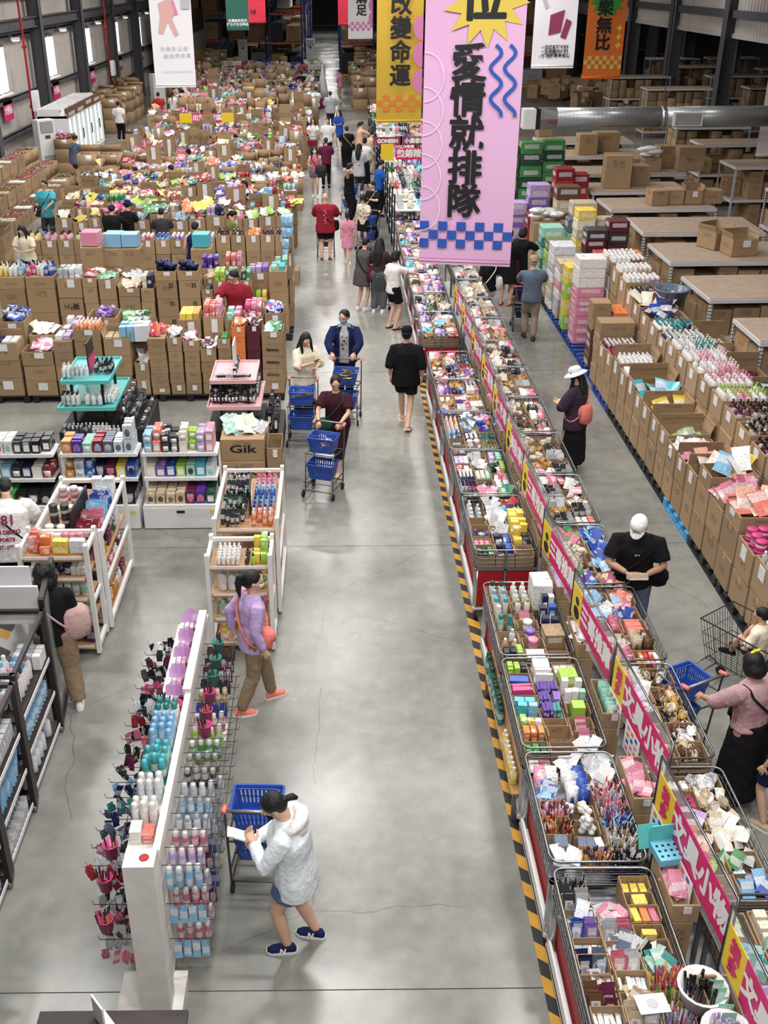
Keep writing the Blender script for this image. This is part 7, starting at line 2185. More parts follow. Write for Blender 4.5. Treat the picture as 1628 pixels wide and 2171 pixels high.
   if k == 'cap' and len(e) > 2 and e[2] != 'reversed':
    q = MB()
    for i_, hgt in enumerate((.012, .021, .030)):
     x0 = -.022 + i_ * .016
     q.add([V((x0, .107, 1.672)), V((x0 + .012, .107, 1.672)), V((x0 + .012, .104, 1.672 + hgt)), V((x0 + .003, .104, 1.672 + hgt))], [(0, 1, 2, 3)], 0, False, Hd)
    ob('emblem', q.mesh('emblem', 'ink'), o)
  elif k == 'mask':
   m = MB()
   rows = []
   for zz, r_, yy in ((1.582, .060, .112), (1.565, .064, .122), (1.54, .060, .118), (1.518, .046, .098)):
    rows.append([Hd @ V((r_ * math.sin(a), yy - (1 - math.cos(a)) * .075, zz)) for a in [(-1.25 + 2.5 * q / 8) for q in range(9)]])
   m.add([p for r_ in rows for p in r_], [(a * 9 + q, a * 9 + q + 1, a * 9 + q + 10, a * 9 + q + 9) for a in range(3) for q in range(8)], 0, True)
   for sd in (-1, 1):
    m.tube([Hd @ V((sd * .060, .085, 1.575)), Hd @ V((sd * .084, .0, 1.595))], .0025, 4)
   ob('face_mask', m.mesh('face_mask', 'cloth'), t, color=e[1])
  elif k == 'glasses':
   m = MB()
   for sd in (-1, 1):
    m.tube([Hd @ V((sd * .031 + .022 * math.cos(a), .112, 1.606 + .016 * math.sin(a))) for a in [2 * PI * q / 10 for q in range(10)]], .0022, 4, closed=True)
    m.tube([Hd @ V((sd * .053, .110, 1.608)), Hd @ V((sd * .08, .0, 1.605))], .0022, 4)
   ob('glasses', m.mesh('glasses', 'black'), t)
  elif k == 'strap':        # bag on a strap across the body: side, bag colour, strap colour, size
   sd, bc, sc, sz = e[1], e[2], e[3], e[4]
   pts = []
   for q in range(25):
    a = 2 * PI * q / 24
    px, py = math.cos(a) * .20 * wide, math.sin(a) * .155 * wide
    zz = 1.17 + .265 * math.cos(a) * -sd
    shr = .62 if zz > 1.39 else .9 if zz > 1.33 else 1
    pts.append(T @ V((px * shr, py * shr, zz)))
   m = MB()
   m.tube(pts, .013 * s, 5, closed=True)
   o = ob('bag_strap', m.mesh('bag_strap', 'cloth'), t, color=sc)
   bp = e[5] if len(e) > 5 else (sd * .20 * wide, .06, .90)
   m = MB()
   m.loft([ell(T, (bp[0], bp[1], bp[2] + zz * sz), a * sz, b_ * sz, 12) for zz, a, b_ in ((-.5, .30, .22), (-.4, .48, .30), (0, .52, .33), (.35, .46, .26), (.5, .36, .16))])
   m2 = MB()
   m2.loft([ell(T, (bp[0], bp[1] + .03, bp[2] + zz * sz), a * sz, b_ * sz, 12) for zz, a, b_ in ((.0, .50, .34), (.02, .54, .34), (.4, .48, .28), (.52, .36, .18))])
   bo = ob('bag', m.mesh('bag', 'cloth'), t, color=bc)
   ob('bag_flap', m2.mesh('bag_flap', 'cloth'), bo, color=bc)
  elif k == 'backpack':
   m = MB()
   m.loft([ell(T, (0, -.17, zz), a, b_, 14) for zz, a, b_ in ((.98, .06, .04), (1.0, .12, .07), (1.12, .14, .085), (1.26, .12, .075), (1.34, .07, .04))])
   ob('backpack', m.mesh('backpack', 'cloth'), t, color=e[1])
   m = MB()
   for sd in (-1, 1):
    m.tube([T @ V((sd * .08, -.12, 1.36)), T @ V((sd * .10, 0, 1.45)), T @ V((sd * .105, .12, 1.34)), T @ V((sd * .12, .11, 1.15)), T @ V((sd * .14, -.05, 1.05))], .014 * s, 5)
   ob('shoulder_straps', m.mesh('shoulder_straps', 'cloth'), t, color=e[2])
  elif k == 'hood':
   m = MB()
   pts = [T @ V((.125 * math.sin(a) * (1 if True else 1), -.045 - .085 * math.cos(a), 1.455 - .035 * (1 - math.cos(a)))) for a in [-2.4 + 4.8 * q / 16 for q in range(17)]]
   m.tube(pts, [(.022 + .038 * math.sin(PI * q / 16)) * s for q in range(17)], 10)
   m.sphere((0, -.125, 1.385), (.12, .055, .10), M=T, n=14, k=8)
   o = ob('hood', bpy.data.meshes.new('hood'), t, color=e[1])
   JOBS.append((o, m, .012, 3, (_tex, .02), None, ['cloth']))
  elif k == 'jacket':       # open jacket over the shirt
   m = MB()
   for zz in (0,):
    rows = []
    for zz, rx, ry in ((.80, .215, .17), (.95, .207, .163), (1.1, .197, .158), (1.25, .205, .165), (1.36, .195, .138), (1.435, .115, .096)):
     ring = []
     for q in range(19):
      a = PI / 2 + .42 + (2 * PI - .84) * q / 18
      ring.append(T @ V((rx * wide * math.cos(a), ry * wide * math.sin(a), zz)))
     rows.append(ring)
    out = [p for r_ in rows for p in r_]
    inn = [p.lerp(T @ V((0, 0, 1.1)), .03) for p in out]
    n = 19
    fs = [(i_ * n + j, i_ * n + j + 1, i_ * n + j + n + 1, i_ * n + j + n) for i_ in range(5) for j in range(n - 1)]
    N = len(out)
    m.add(out + inn, fs + [tuple(N + q for q in f[::-1]) for f in fs], 0, True)
   for sd in (-1, 1):
    sleeve(m, sd, 'full', 1.35)
   o = ob('jacket', m.mesh('jacket', 'cloth'), t, color=e[1])
   m = MB()
   for sd in (-1, 1):
    m.loft([[T @ V((sd * (.05 + u * .17), yy * (1 - .2 * u), 1.452 - u * .085)) for yy in (-.10, -.05, .05, .09)] for u in (0, .3, .6, 1)], caps=False)
   ob('jacket_yoke', m.mesh('jacket_yoke', 'cloth'), o, color=e[2])
  elif k == 'phone':
   sd = e[1]
   c = (wr[-1] + wr[1]) / 2 if e[2] == 'both' else wr[sd]
   d = (wr[sd] - el[sd]).normalized()
   m = MB().box((0, 0, 0), (.075 * s, .15 * s, .009), 0, Matrix.Translation(c + d * .09 * s + V((0, 0, .02))) @ Matrix.Rotation(.6, 4, 'X'))
   o = ob('phone', m.mesh('phone', 'black'), t)
   ob('phone_screen', MB().box((0, 0, .006), (.066 * s, .135 * s, .003), 0, Matrix.Translation(c + d * .09 * s + V((0, 0, .02))) @ Matrix.Rotation(.6, 4, 'X')).mesh('phone_screen', 'paint'), o, color='slate')
  elif k == 'held':         # something flat held in the hands: size, colour
   c = (wr[-1] + wr[1]) / 2 if e[3] == 'both' else wr[e[3]]
   d = ((wr[1] - el[1]) + (wr[-1] - el[-1])).normalized() if e[3] == 'both' else (wr[e[3]] - el[e[3]]).normalized()
   m = MB()
   m.box((0, 0, 0), e[1], 0, Matrix.Translation(c + d * .09 * s + V((0, 0, .02))) @ Euler(e[4] if len(e) > 4 else (.4, 0, .2)).to_matrix().to_4x4())
   ob('held_pack', m.mesh('held_pack', 'pack'), t, color=e[2])
  elif k == 'print':        # lettering on the back (side -1) or chest (+1): rows of (text, size, height)
   sd = e[1]
   for txt, size, zz in e[2]:
    me = text_mesh(txt, size, .004, e[3]).copy()
    for vv in me.vertices:
     px, pz = vv.co.x * (-sd if sd > 0 else 1), vv.co.y
     if sd > 0:
      px = -vv.co.x
     rx = .20 * wide * loose
     ry = .155 * wide * loose
     yy = sd * ry * math.sqrt(max(0, 1 - min((px / rx) ** 2, .95)))
     vv.co = T @ V((px, yy + sd * .006, zz + pz))
    me.update()
    ob('lettering', me, t)
  elif k == 'patch':        # printed shapes on the garment: colour, list of (x, z, r, side)
   for px, pz, r_, sd in e[2]:
    m = MB()
    rx, ry = .182 * wide * loose, .142 * wide * loose
    pts = []
    for q in range(8):
     xx, zz = px + r_ * math.cos(2 * PI * q / 8), pz + r_ * .8 * math.sin(2 * PI * q / 8)
     pts.append(T @ V((xx, sd * (ry * math.sqrt(max(.02, 1 - (xx / rx) ** 2)) + .006), zz)))
    m.add(pts, [tuple(range(8))])
    ob('garment_print', m.mesh('garment_print', 'paint'), t, color=e[1])
 return t
def finish_people():
 tmp = []
 for o, b, vox, sm, disp, ex, mats in JOBS:
  me = b.mesh('volume', mats[:1])
  q = bpy.data.objects.new('volume', me)
  LINK(q)
  r = q.modifiers.new('r', 'REMESH')
  r.mode = 'VOXEL'
  r.voxel_size = vox
  r.use_smooth_shade = True
  if sm:
   k = q.modifiers.new('s', 'SMOOTH')
   k.iterations = sm
   k.factor = .5
  if disp:
   d = q.modifiers.new('d', 'DISPLACE')
   d.texture = disp[0]
   d.strength = disp[1]
   d.mid_level = .5
   d.texture_coords = 'LOCAL'
  tmp.append((q, me))
 bpy.context.view_layer.update()
 dg = bpy.context.evaluated_depsgraph_get()
 import bmesh
 for (q, me), (o, b, vox, sm, disp, ex, mats) in zip(tmp, JOBS):
  nm = bpy.data.meshes.new_from_object(q.evaluated_get(dg))
  if ex is not None and ex.v:
   em = ex.mesh('features', mats)
   bm = bmesh.new()
   bm.from_mesh(nm)
   bm.from_mesh(em)
   bm.to_mesh(nm)
   bm.free()
   bpy.data.meshes.remove(em)
  nm.materials.clear()
  for x in mats:
   nm.materials.append(MATS[x])
  nm.name = o.name
  old = o.data
  o.data = nm
  bpy.data.meshes.remove(old)
 for q, me in tmp:
  bpy.data.objects.remove(q)
  bpy.data.meshes.remove(me)
# ------------------------------------------------------------------ baskets and carts
def basket_mesh(w=.40, d=.30, h=.23, k=.80):
 m = MB()
 t_ = .006
 for s_, ax in ((-1, 'x'), (1, 'x'), (-1, 'y'), (1, 'y')):
  L = w if ax == 'y' else d
  D = d if ax == 'y' else w
  def P(u, v, o=0.):
   f = k + (1 - k) * v
   a, b = u * L / 2 * f, s_ * (D / 2 * f + o)
   return (a, b, v * h) if ax == 'y' else (b, a, v * h)
  def band(v0, v1, u0=-1, u1=1):
   q = [P(u0, v0), P(u1, v0), P(u1, v1), P(u0, v1), P(u0, v0, -t_), P(u1, v0, -t_), P(u1, v1, -t_), P(u0, v1, -t_)]
   m.add(q, [(0, 1, 2, 3), (7, 6, 5, 4), (0, 4, 5, 1), (3, 2, 6, 7), (1, 5, 6, 2), (0, 3, 7, 4)])
  band(0, .30)
  band(.82, 1)
  n = 11
  for i in range(n):
   u = -1 + 2 * (i + .5) / n
   band(.30, .82, u - .055, u + .055)
  band(.54, .58)
 m.box((0, 0, .004), (w * k, d * k, .008))
 return m
BASK = basket_mesh().mesh('basket_shell', 'plastic')
RIMM = MB().tube(rounded_loop(-.205, .205, -.155, .155, .23, .03), .010, 6, closed=True).mesh('basket_rim', 'plastic')
HAND = MB().tube([(-.19, .02, .235), (-.17, .02, .245), (-.13, .03, .245), (.13, .03, .245), (.17, .02, .245), (.19, .02, .235)], .006, 5).mesh('basket_handle', 'plastic')
mat('lab_white', '#e9edf2', .5)
def basket(x, y, z, rz, label, color='blue', rot=None, scale=1.):
 t = thing('shopping_basket', label, 'basket', (x, y, z), rz, None, None, None, rot, (scale,) * 3)
 ob('basket_shell', BASK, t, color=color)
 ob('basket_rim', RIMM, t, color=color)
 ob('basket_handle', HAND, t, (0, .06, 0), color=color)
 return t
def cart(x, y, rz, label, blabel, goods=None, color='blue', upper=True, lower=True, grip='coral'):
 """two-tier frame: handle at the local origin, front toward +y"""
 t = thing('shopping_cart', label, 'cart', (x, y, 0), rz)
 W_ = .23
 f = MB()
 for s in (-1, 1):
  f.tube([(s * W_, 0, 1.0), (s * W_, .03, .95), (s * W_, .10, .12)], .011, 6)
  f.tube([(s * W_, .10, .12), (s * (W_ - .02), .56, .12)], .010, 6)
  f.tube([(s * W_, .055, .62), (s * (W_ - .02), .46, .66), (s * (W_ - .02), .50, .12)], .009, 6)
  f.tube([(s * W_, .085, .26), (s * (W_ - .02), .54, .24)], .009, 6)
 for yy, zz in ((.10, .14), (.55, .12), (.46, .66), (.06, .62), (.30, .64), (.54, .24), (.3, .25)):
  f.tube([(-W_, yy, zz), (W_, yy, zz)], .008, 5)
 ob('cart_frame', f.mesh('cart_frame', 'wire'), t)
 ob('cart_handle', MB().tube([(-W_, 0, 1.0), (W_, 0, 1.0)], .014, 8).mesh('cart_handle', 'steel'), t)
 for s in (-1, 1):
  ob('handle_grip', MB().tube([(s * W_, -.015, 1.0), (s * W_, .07, .985)], .022, 8).mesh('handle_grip', 'plastic'), t, color=grip)
  for yy in (.12, .54):
   ob('caster', MB().tube([(s * W_ - .014, yy, .05), (s * W_ + .014, yy, .05)], .05, 10).mesh('caster', 'rubber'), t)
 c, sn = math.cos(rz), math.sin(rz)
 def at(px, py, z):
  return (x + px * c - py * sn, y + px * sn + py * c, z)
 if upper:
  basket(*at(0, .27, .66), rz, blabel + ', upper tier', color)
 if lower:
  basket(*at(0, .33, .265), rz, blabel + ', lower tier', color)
 if goods:
  q = at(0, .27, .70)
  for form, cols, n in goods:
   fill(form, q[0], q[1], q[2] + .04, .3, .22, cols, blabel.replace('blue basket', 'the basket'), n=n, size=(.17, .1, .22) if form == 'pouch' else (.1, .07, .14), rz=rz, mode='heap')
 return t
# ------------------------------------------------------------------ who is in the hall
person('woman in a white hooded jacket, denim shorts and navy sneakers reading a white phone', -.36, 5.70, 1.45, 1.57, ((.76, .82, .86, 1), 'loose', 'full'), ((.09, .14, .27, 1), 'short'), 'navy', ('lowpony', 'black'), ('phone', 'hold'), ((.07, .10), (.11, -.12)), .12, .62, .15, True, 1.16, 'b',
  [('hood', 'white'), ('mask', 'black'), ('held', (.10, .27, .012), 'white', 'both', (.45, 0, .2)), ('mark', 'N')])
person('woman in a lilac jacket and tan trousers with pink sneakers walking past the shelves', -.90, 8.72, -1.15, 1.62, ('lilac', 'tee', 'full'), ((.26, .19, .12, 1), 'pants'), 'coral', ('pony', 'black'), ('back', 'down'), ((.07, .24), (.09, -.18)), .05, .05, -.25, True, 1.0, 'b',
  [('mask', 'white'), ('strap', 1, 'coral', 'coral', .20, (.17, .10, .98)), ('patch', 'magenta', [(0, 1.36, .05, 1), (0, 1.30, .035, 1)])])
person('woman in a dark maroon dress pushing a cart of blue baskets toward the viewer', -.02, 14.5, 2.86, 1.56, ((.050, .014, .024, 1), 'tee', 'short'), ((.04, .012, .02, 1), 'capri'), 'flipbeige', ('bun', 'black'), ('push', 'push'), 'walk', .12, .05, .35, True, 1.16, 'b',
  [('glasses',), ('strap', 1, 'forest', 'forest', .27, (.17, .12, .86))])
cart(-.13, 14.06, 2.80, 'two-tier cart pushed by the woman in the maroon dress', 'blue basket on the maroon woman cart', [('sachet', ['white', 'orange', 'silver'], 6)])
person('person seen from behind in a loose black T-shirt, black shorts and white flip-flops', 1.12, 16.3, -.15, 1.70, ('black', 'loose', 'elbow'), ('black', 'shorts'), 'flipcream', ('short', 'black'), ('down', 'down'), 'walk', .0, .1, 0, False, 1.05, 'b', [('cap', 'black', 'reversed')])
person('woman with long dark hair in a white blouse reading her phone behind a cart', -.56, 16.5, -2.6, 1.60, ('cream', 'loose', 'elbow'), ('black', 'longskirt'), 'black', ('long', 'black'), ('hold', 'phone'), 'stand', .06, .45, -.3, True, 1.0, 'b', [('phone', 1, 'x')])
cart(-.56, 15.95, 3.05, 'two-tier cart with a yellow bag before the woman in the white blouse', 'blue basket on the white blouse cart', [('pouch', ['yellow'], 2), ('sachet', ['sky', 'cream', 'white'], 7)])
person('teenager in a navy jacket with pale blue shoulders and a face mask pushing a cart', .12, 17.3, 3.05, 1.72, ('silver', 'tee', 'none'), ('black', 'pants'), 'white', ('short', 'black'), ('push', 'push'), 'step', .06, .1, -.45, False, 1.0, 'b',
  [('jacket', 'navy', 'sky'), ('mask', 'sky'), ('glasses',), ('patch', 'black', [(-.04, 1.28, .012, 1), (.03, 1.29, .012, 1), (.0, 1.22, .022, 1), (.03, 1.15, .018, 1), (-.03, 1.17, .012, 1), (.02, 1.08, .02, 1)])])
cart(.17, 16.86, 3.0, 'two-tier cart with yellow packs pushed by the teenager in navy', 'blue basket on the navy teenager cart', [('pouch', ['yellow', 'yellow'], 6)])
person('man in a white cap and black T-shirt looking at a pack in his hands', 3.22, 9.82, 2.95, 1.70, ('black', 'tee', 'short'), ((.10, .13, .20, 1), 'pants'), 'charcoal', ('short', 'black'), ('hold', 'hold'), 'stand', .10, .62, -.3, False, 1.14, 'c',
  [('cap', 'white', 'marked'), ('held', (.20, .12, .06), 'beige', 'both'), ('strap', 1, 'black', 'black', .22, (-.26, .02, .92)), ('patch', 'white', [(.02, 1.28, .012, 1), (-.01, 1.282, .010, 1)])])
person('woman in a dusty pink T-shirt and long black skirt with a yellow hair clip', 3.62, 7.28, .55, 1.56, ((.46, .29, .31, 1), 'crop', 'elbow'), ('black', 'longskirt'), 'black', ('bob', 'black'), ('push', 'fwd'), 'stand', .10, .35, -.2, True, 1.22, 'c', [('strap', 1, 'black', 'black', .22, (.10, .20, .92))])
t = thing('hair_clip_yellow', 'yellow bow clip on the hair of the woman in dusty pink', 'clip', (3.585, 7.39, 1.575), .5)
ob('bow', MB().sphere((-.03, 0, 0), (.035, .015, .02), 0, 8, 5).sphere((.03, 0, 0), (.03, .015, .016), 0, 8, 5).mesh('bow', 'yellow_print'), t)
ob('bow_knot', MB().sphere((0, 0, .004), (.012, .016, .014), 0, 8, 5).mesh('bow_knot', 'yellow_print'), t)
t = cart(3.36, 7.74, .45, 'two-tier blue cart held by the woman in the dusty pink T-shirt', 'blue basket on the dusty pink woman cart')
person('girl in a lilac pink top and dark shorts at the edge of view', 3.80, 6.95, .5, 1.42, ('pink', 'tee', 'short'), ('navy', 'shorts'), 'beige', ('long', 'black'), ('down', 'down'), 'stand', .0, .1, 0, True, .95, 'b')
person('person in black at the edge of view pushing the black wire trolley', 4.62, 7.95, .55, 1.66, ('black', 'loose', 'elbow'), ('black', 'wide'), 'black', ('short', 'black'), ('push', 'push'), 'stand', .12, .2, .2, False, 1.12, 'c', [('glasses',)])
person('child in a white patterned shirt sitting inside the black wire trolley', 4.27, 8.74, .75, 1.18, ('cream', 'tee', 'short'), ('charcoal', 'shorts'), 'black', ('short', 'black'), ('lap', 'lap'), ((.10, .40), (.12, .36)), .05, .25, .1, False, 1.0, 'b', [('patch', 'charcoal', [(.08, 1.2, .02, -1), (-.06, 1.28, .018, -1), (.0, 1.15, .02, -1), (-.1, 1.1, .018, -1), (.1, 1.32, .016, -1)])], z=.46, sit=True)
person('woman in a pale sun hat and long dark dress checking her hand by the cartons', 3.55, 14.45, .95, 1.64, ((.045, .03, .05, 1), 'loose', 'elbow'), ('black', 'longskirt'), 'charcoal', ('long', 'black'), ('hold', 'hold'), 'stand', .04, .35, .2, True, 1.08, 'b',
  [('sunhat', 'pale'), ('strap', -1, 'coral', 'coral', .30, (-.02, -.17, 1.0)), ('patch', 'beige', [(.08, 1.2, .008, -1), (-.07, 1.3, .008, -1), (.02, 1.05, .008, -1), (-.1, 1.12, .008, -1), (.12, 1.33, .008, -1)])])
person('man in a white T-shirt printed with dark lettering and black shorts, seen from behind', -3.88, 10.7, .12, 1.66, ('white', 'loose', 'elbow'), ('black', 'shorts'), 'black', ('short', 'black'), ('hold', 'hold'), 'stand', .30, .75, .2, False, 1.22, 'b',
  [('print', -1, [('681', .17, 1.22), ('SAN DIEGO', .065, 1.08), ('SPORTS', .06, .99), ('EST. 1994', .058, .90)], 'print_wine'), ('strap', 1, 'black', 'black', .3, (.05, .22, 1.0))])
person('woman with black curly hair in a black T-shirt and tan trousers carrying a pink bag', -2.93, 8.86, .35, 1.60, ('black', 'tee', 'short'), ((.27, .19, .12, 1), 'wide'), 'white', ('curly', 'black'), ('hold', 'fwd'), ((.10, .05), (.14, -.18)), .06, .2, 0, True, 1.06, 'b', [('strap', 1, (.55, .36, .34, 1), (.55, .36, .34, 1), .36, (.22, -.02, 1.0))])
# farther off
person('man in a tan cap, blue shirt and khaki trousers pushing a walker frame', 3.98, 20.9, -.1, 1.70, ('slate', 'tee', 'short'), ((.30, .25, .19, 1), 'pants'), 'charcoal', ('short', 'grey'), ('push', 'push'), 'step', .08, .15, 0, False, 1.08, 'b', [('cap', 'tan', 'reversed')])
cart(3.95, 21.3, -.05, 'two-tier cart before the man in the tan cap', 'blue basket on the tan cap cart', None, 'navy')
person('woman in black with a white shoulder strap standing at the towers', 3.85, 23.4, -.5, 1.70, ('black', 'dress', 'elbow'), None, 'flipred', ('short', 'black'), ('hold', 'hold'), 'stand', .03, .2, .3, True, 1.1, 'b', [('glasses',)])
person('woman in black turned to the printed boxes, second of the pair', 4.2, 23.8, -.9, 1.66, ('black', 'dress', 'elbow'), ('maroon', 'longskirt'), 'flipbrown', ('bob', 'black'), ('reach', 'reach'), 'stand', .05, .2, 0, True, 1.12, 'b')
person('woman in a black top and pale shorts with a pale strap at the banner foot', 3.25, 22.0, .2, 1.55, ('black', 'tee', 'short'), ('pale', 'short'), 'pink', ('bob', 'black'), ('down', 'hold'), 'stand', .03, .2, 0, True, 1.0, 'b', [('strap', -1, 'white', 'cream', .3, (.2, .02, .95))])
person('woman in a white T-shirt and dark shorts holding a mask, reaching into a bin', 1.18, 21.7, -1.0, 1.66, ('white', 'tee', 'short'), ('black', 'shorts'), 'flipblack', ('bob', 'black'), ('down', 'reach'), 'stand', .05, .25, 0, True, 1.0, 'b', [('held', (.09, .16, .01), 'sky', -1, (.2, 0, 0))])
person('woman in a grey-brown tunic dress and white sneakers leaning over a cart', .55, 23.1, -.75, 1.62, ((.10, .085, .09, 1), 'long', 'short'), None, 'white', ('short', 'black'), ('push', 'push'), 'stand', .16, .3, 0, True, 1.06, 'b', [('strap', 1, 'maroon', 'black', .34)])
cart(.92, 23.1, -.6, 'two-tier cart beside the woman in the grey-brown tunic', 'blue basket on the tunic woman cart')
person('woman with long dark hair, brown top and grey jeans seen from behind', .92, 22.9, -.35, 1.66, ((.06, .035, .04, 1), 'fit', 'full'), ((.10, .11, .12, 1), 'wide'), 'white', ('long', 'black'), ('hold', 'hold'), 'stand', .04, .2, 0, True, .98, 'b')
person('bald man in a maroon T-shirt and black shorts seen from behind with a cart', -.30, 27.7, -.05, 1.75, ('crimson', 'loose', 'elbow'), ('black', 'shorts'), 'brown', ('bald', 'black'), ('push', 'push'), 'stand', .05, .1, 0, False, 1.12, 'b',
  [('strap', 1, 'black', 'black', .25), ('print', -1, [('LIVE WELL', .05, 1.28), ('EVERY', .06, 1.2), ('DAY', .06, 1.12)][:0], 'print_pink'), ('patch', 'rose', [(0, 1.30, .03, -1), (.03, 1.25, .03, -1), (-.02, 1.19, .03, -1), (.02, 1.13, .03, -1), (0, 1.07, .03, -1), (.02, 1.01, .025, -1)])])
cart(-.30, 28.0, 0, 'two-tier cart pushed by the bald man in maroon', 'blue basket on the bald man cart', None, 'navy')
person('girl with a braid in a pink patterned dress walking away', .28, 27.4, -.05, 1.34, ('pink', 'dress', 'short'), None, 'cream', ('pony', 'black'), ('down', 'down'), 'step', 0, .05, 0, True, .98, 'b', [('patch', 'rose', [(.05, 1.2, .03, -1), (-.06, 1.1, .03, -1), (.04, .98, .03, -1), (-.05, 1.3, .025, -1)])])
person('woman with curly hair and glasses in a black spotted white blouse', .74, 29.0, 2.7, 1.46, ('cream', 'tee', 'short'), ('black', 'shorts'), 'black', ('curly', 'black'), ('hold', 'down'), 'stand', .02, .1, 0, True, 1.0, 'b', [('glasses',), ('patch', 'black', [(.05, 1.25, .025, 1), (-.06, 1.18, .022, 1), (.02, 1.08, .026, 1), (-.05, 1.32, .02, 1), (.08, 1.1, .02, 1), (-.08, 1.02, .022, 1)])])
person('person in black with a pale strap touching the face beside a blue basket', 1.05, 30.2, 2.3, 1.62, ('black', 'tee', 'short'), ('black', 'wide'), 'black', ('short', 'black'), ('up', 'down'), 'stand', .05, .15, 0, False, 1.1, 'b', [('strap', 1, 'black', 'beige', .25)])
cart(1.0, 29.3, 2.6, 'two-tier cart before the person in black with a pale strap', 'blue basket on the pale strap cart')
person('man in a black sleeveless shirt talking on a phone', .38, 32.2, -1.9, 1.80, ('black', 'tank', 'none'), ('black', 'wide'), 'white', ('short', 'black'), ('down', 'ear'), 'stand', .03, .1, .4, False, 1.02, 'b')
cart(.55, 33.2, .4, 'two-tier cart past the man on the phone', 'blue basket on the phone man cart')
person('man in a dark red sleeveless shirt near the printed bins behind the pink banner', 1.3, 33.4, -1.2, 1.7, ((.02, .10, .45, 1), 'tee', 'short'), ('black', 'pants'), 'black', ('short', 'black'), ('hold', 'hold'), 'stand', .1, .3, 0, False, 1.0, 'b')
person('woman in a pale striped cardigan seen from behind in the aisle', .78, 37.2, -.3, 1.66, ('silver', 'long', 'full'), ('charcoal', 'pants'), 'cream', ('long', 'black'), ('hold', 'hold'), 'stand', .02, .1, 0, True, 1.05, 'b', [('patch', 'slate', [(.08, 1.2, .03, -1), (-.08, 1.1, .03, -1), (.06, 1.0, .03, -1)])])
person('woman in a white top and full black skirt seen from behind', 1.0, 38.3, -.3, 1.68, ('white', 'crop', 'elbow'), ('black', 'longskirt'), 'beige', ('bun', 'black'), ('push', 'push'), 'stand', .06, .15, 0, True, 1.05, 'b')
person('woman in a red top, denim shorts and white mask walking this way', -.72, 36.6, 3.1, 1.66, ('rose', 'tank', 'none'), ('slate', 'short'), 'cream', ('long', 'black'), ('down', 'hold'), 'step', .02, .1, 0, True, 1.0, 'b', [('mask', 'white'), ('strap', -1, 'charcoal', 'charcoal', .4)])
person('person in a plum shirt and black trousers walking away', -.36, 38.4, .1, 1.70, ('wine', 'tee', 'short'), ('black', 'pants'), 'black', ('short', 'charcoal'), ('hold', 'hold'), 'stand', .02, .1, 0, False, 1.0, 'b')
person('man in a white T-shirt and black trousers walking this way', -.33, 43.6, 3.0, 1.76, ('white', 'tee', 'short'), ('black', 'pants'), 'black', ('short', 'black'), ('down', 'down'), 'step', 0, .05, 0, False, 1.04, 'b')
person('woman in a white T-shirt behind a red basket', -.92, 44.6, 3.1, 1.64, ('white', 'tee', 'short'), ('slate', 'pants'), 'white', ('long', 'black'), ('push', 'push'), 'stand', .04, .1, 0, True, 1.0, 'b')
cart(-.92, 44.1, 3.1, 'cart with a red basket before the woman in a white T-shirt', 'red basket on the white T-shirt woman cart', None, 'crimson', lower=False)
person('man in a navy polo shirt beside the snack cartons', -1.35, 45.2, 2.9, 1.72, ('navy', 'tee', 'short'), ('beige', 'pants'), 'black', ('short', 'charcoal'), ('down', 'down'), 'stand', 0, .1, 0, False, 1.12, 'b')
person('woman in a bright blue dress and white mask', .15, 47.5, 2.6, 1.64, ('blue', 'dress', 'elbow'), None, 'white', ('long', 'black'), ('hold', 'hold'), 'stand', .02, .2, 0, True, 1.0, 'b', [('mask', 'white')])
person('person in black with a pale strap seen from behind deep in the aisle', .42, 42.2, .1, 1.6, ('black', 'tee', 'short'), ('black', 'wide'), 'white', ('short', 'black'), ('hold', 'hold'), 'stand', .05, .2, 0, False, 1.15, 'b', [('strap', 1, 'black', 'beige', .25)])
person('woman in a pale pink shirt at the bins deep in the aisle', .95, 43.5, -1.3, 1.62, ('peach', 'loose', 'full'), ('grey', 'pants'), 'white', ('pony', 'black'), ('hold', 'reach'), 'stand', .08, .2, 0, True, 1.0, 'b')
person('woman in a beige coat bending at the bins deep in the aisle', 1.25, 41.0, -1.0, 1.6, ('beige', 'long', 'full'), ('beige', 'pants'), 'brown', ('bun', 'black'), ('hold', 'hold'), 'stand', .15, .3, 0, True, 1.0, 'b')
person('person in a striped white shirt seen from behind far down the aisle', -.25, 54, .1, 1.76, ('silver', 'loose', 'elbow'), ('charcoal', 'pants'), 'black', ('short', 'black'), ('hold', 'hold'), 'stand', .03, .1, 0, False, 1.1, 'b')
person('person in white with a wine bag far down the aisle', -1.0, 57, .1, 1.7, ('pale', 'loose', 'full'), ('grey', 'pants'), 'white', ('short', 'charcoal'), ('hold', 'hold'), 'stand', .05, .1, 0, True, 1.05, 'b', [('strap', 1, 'wine', 'wine', .5)])
person('person in denim blue far down the aisle', -1.7, 50.5, .2, 1.6, ('slate', 'tee', 'elbow'), ('slate', 'pants'), 'black', ('short', 'black'), ('hold', 'hold'), 'stand', .05, .1, 0, False, 1.0, 'b')
person('man in black standing by the folded parasol at the far end', -2.0, 66, .0, 1.78, ('black', 'tee', 'short'), ('navy', 'pants'), 'black', ('short', 'black'), ('hold', 'hold'), 'stand', 0, .1, 0, False, 1.08, 'b')
person('person in pink by the folded parasol at the far end', .3, 67, 1.2, 1.76, ('pink', 'loose', 'elbow'), ('beige', 'pants'), 'white', ('short', 'black'), ('hold', 'hold'), 'stand', .05, .2, 0, True, 1.0, 'b')
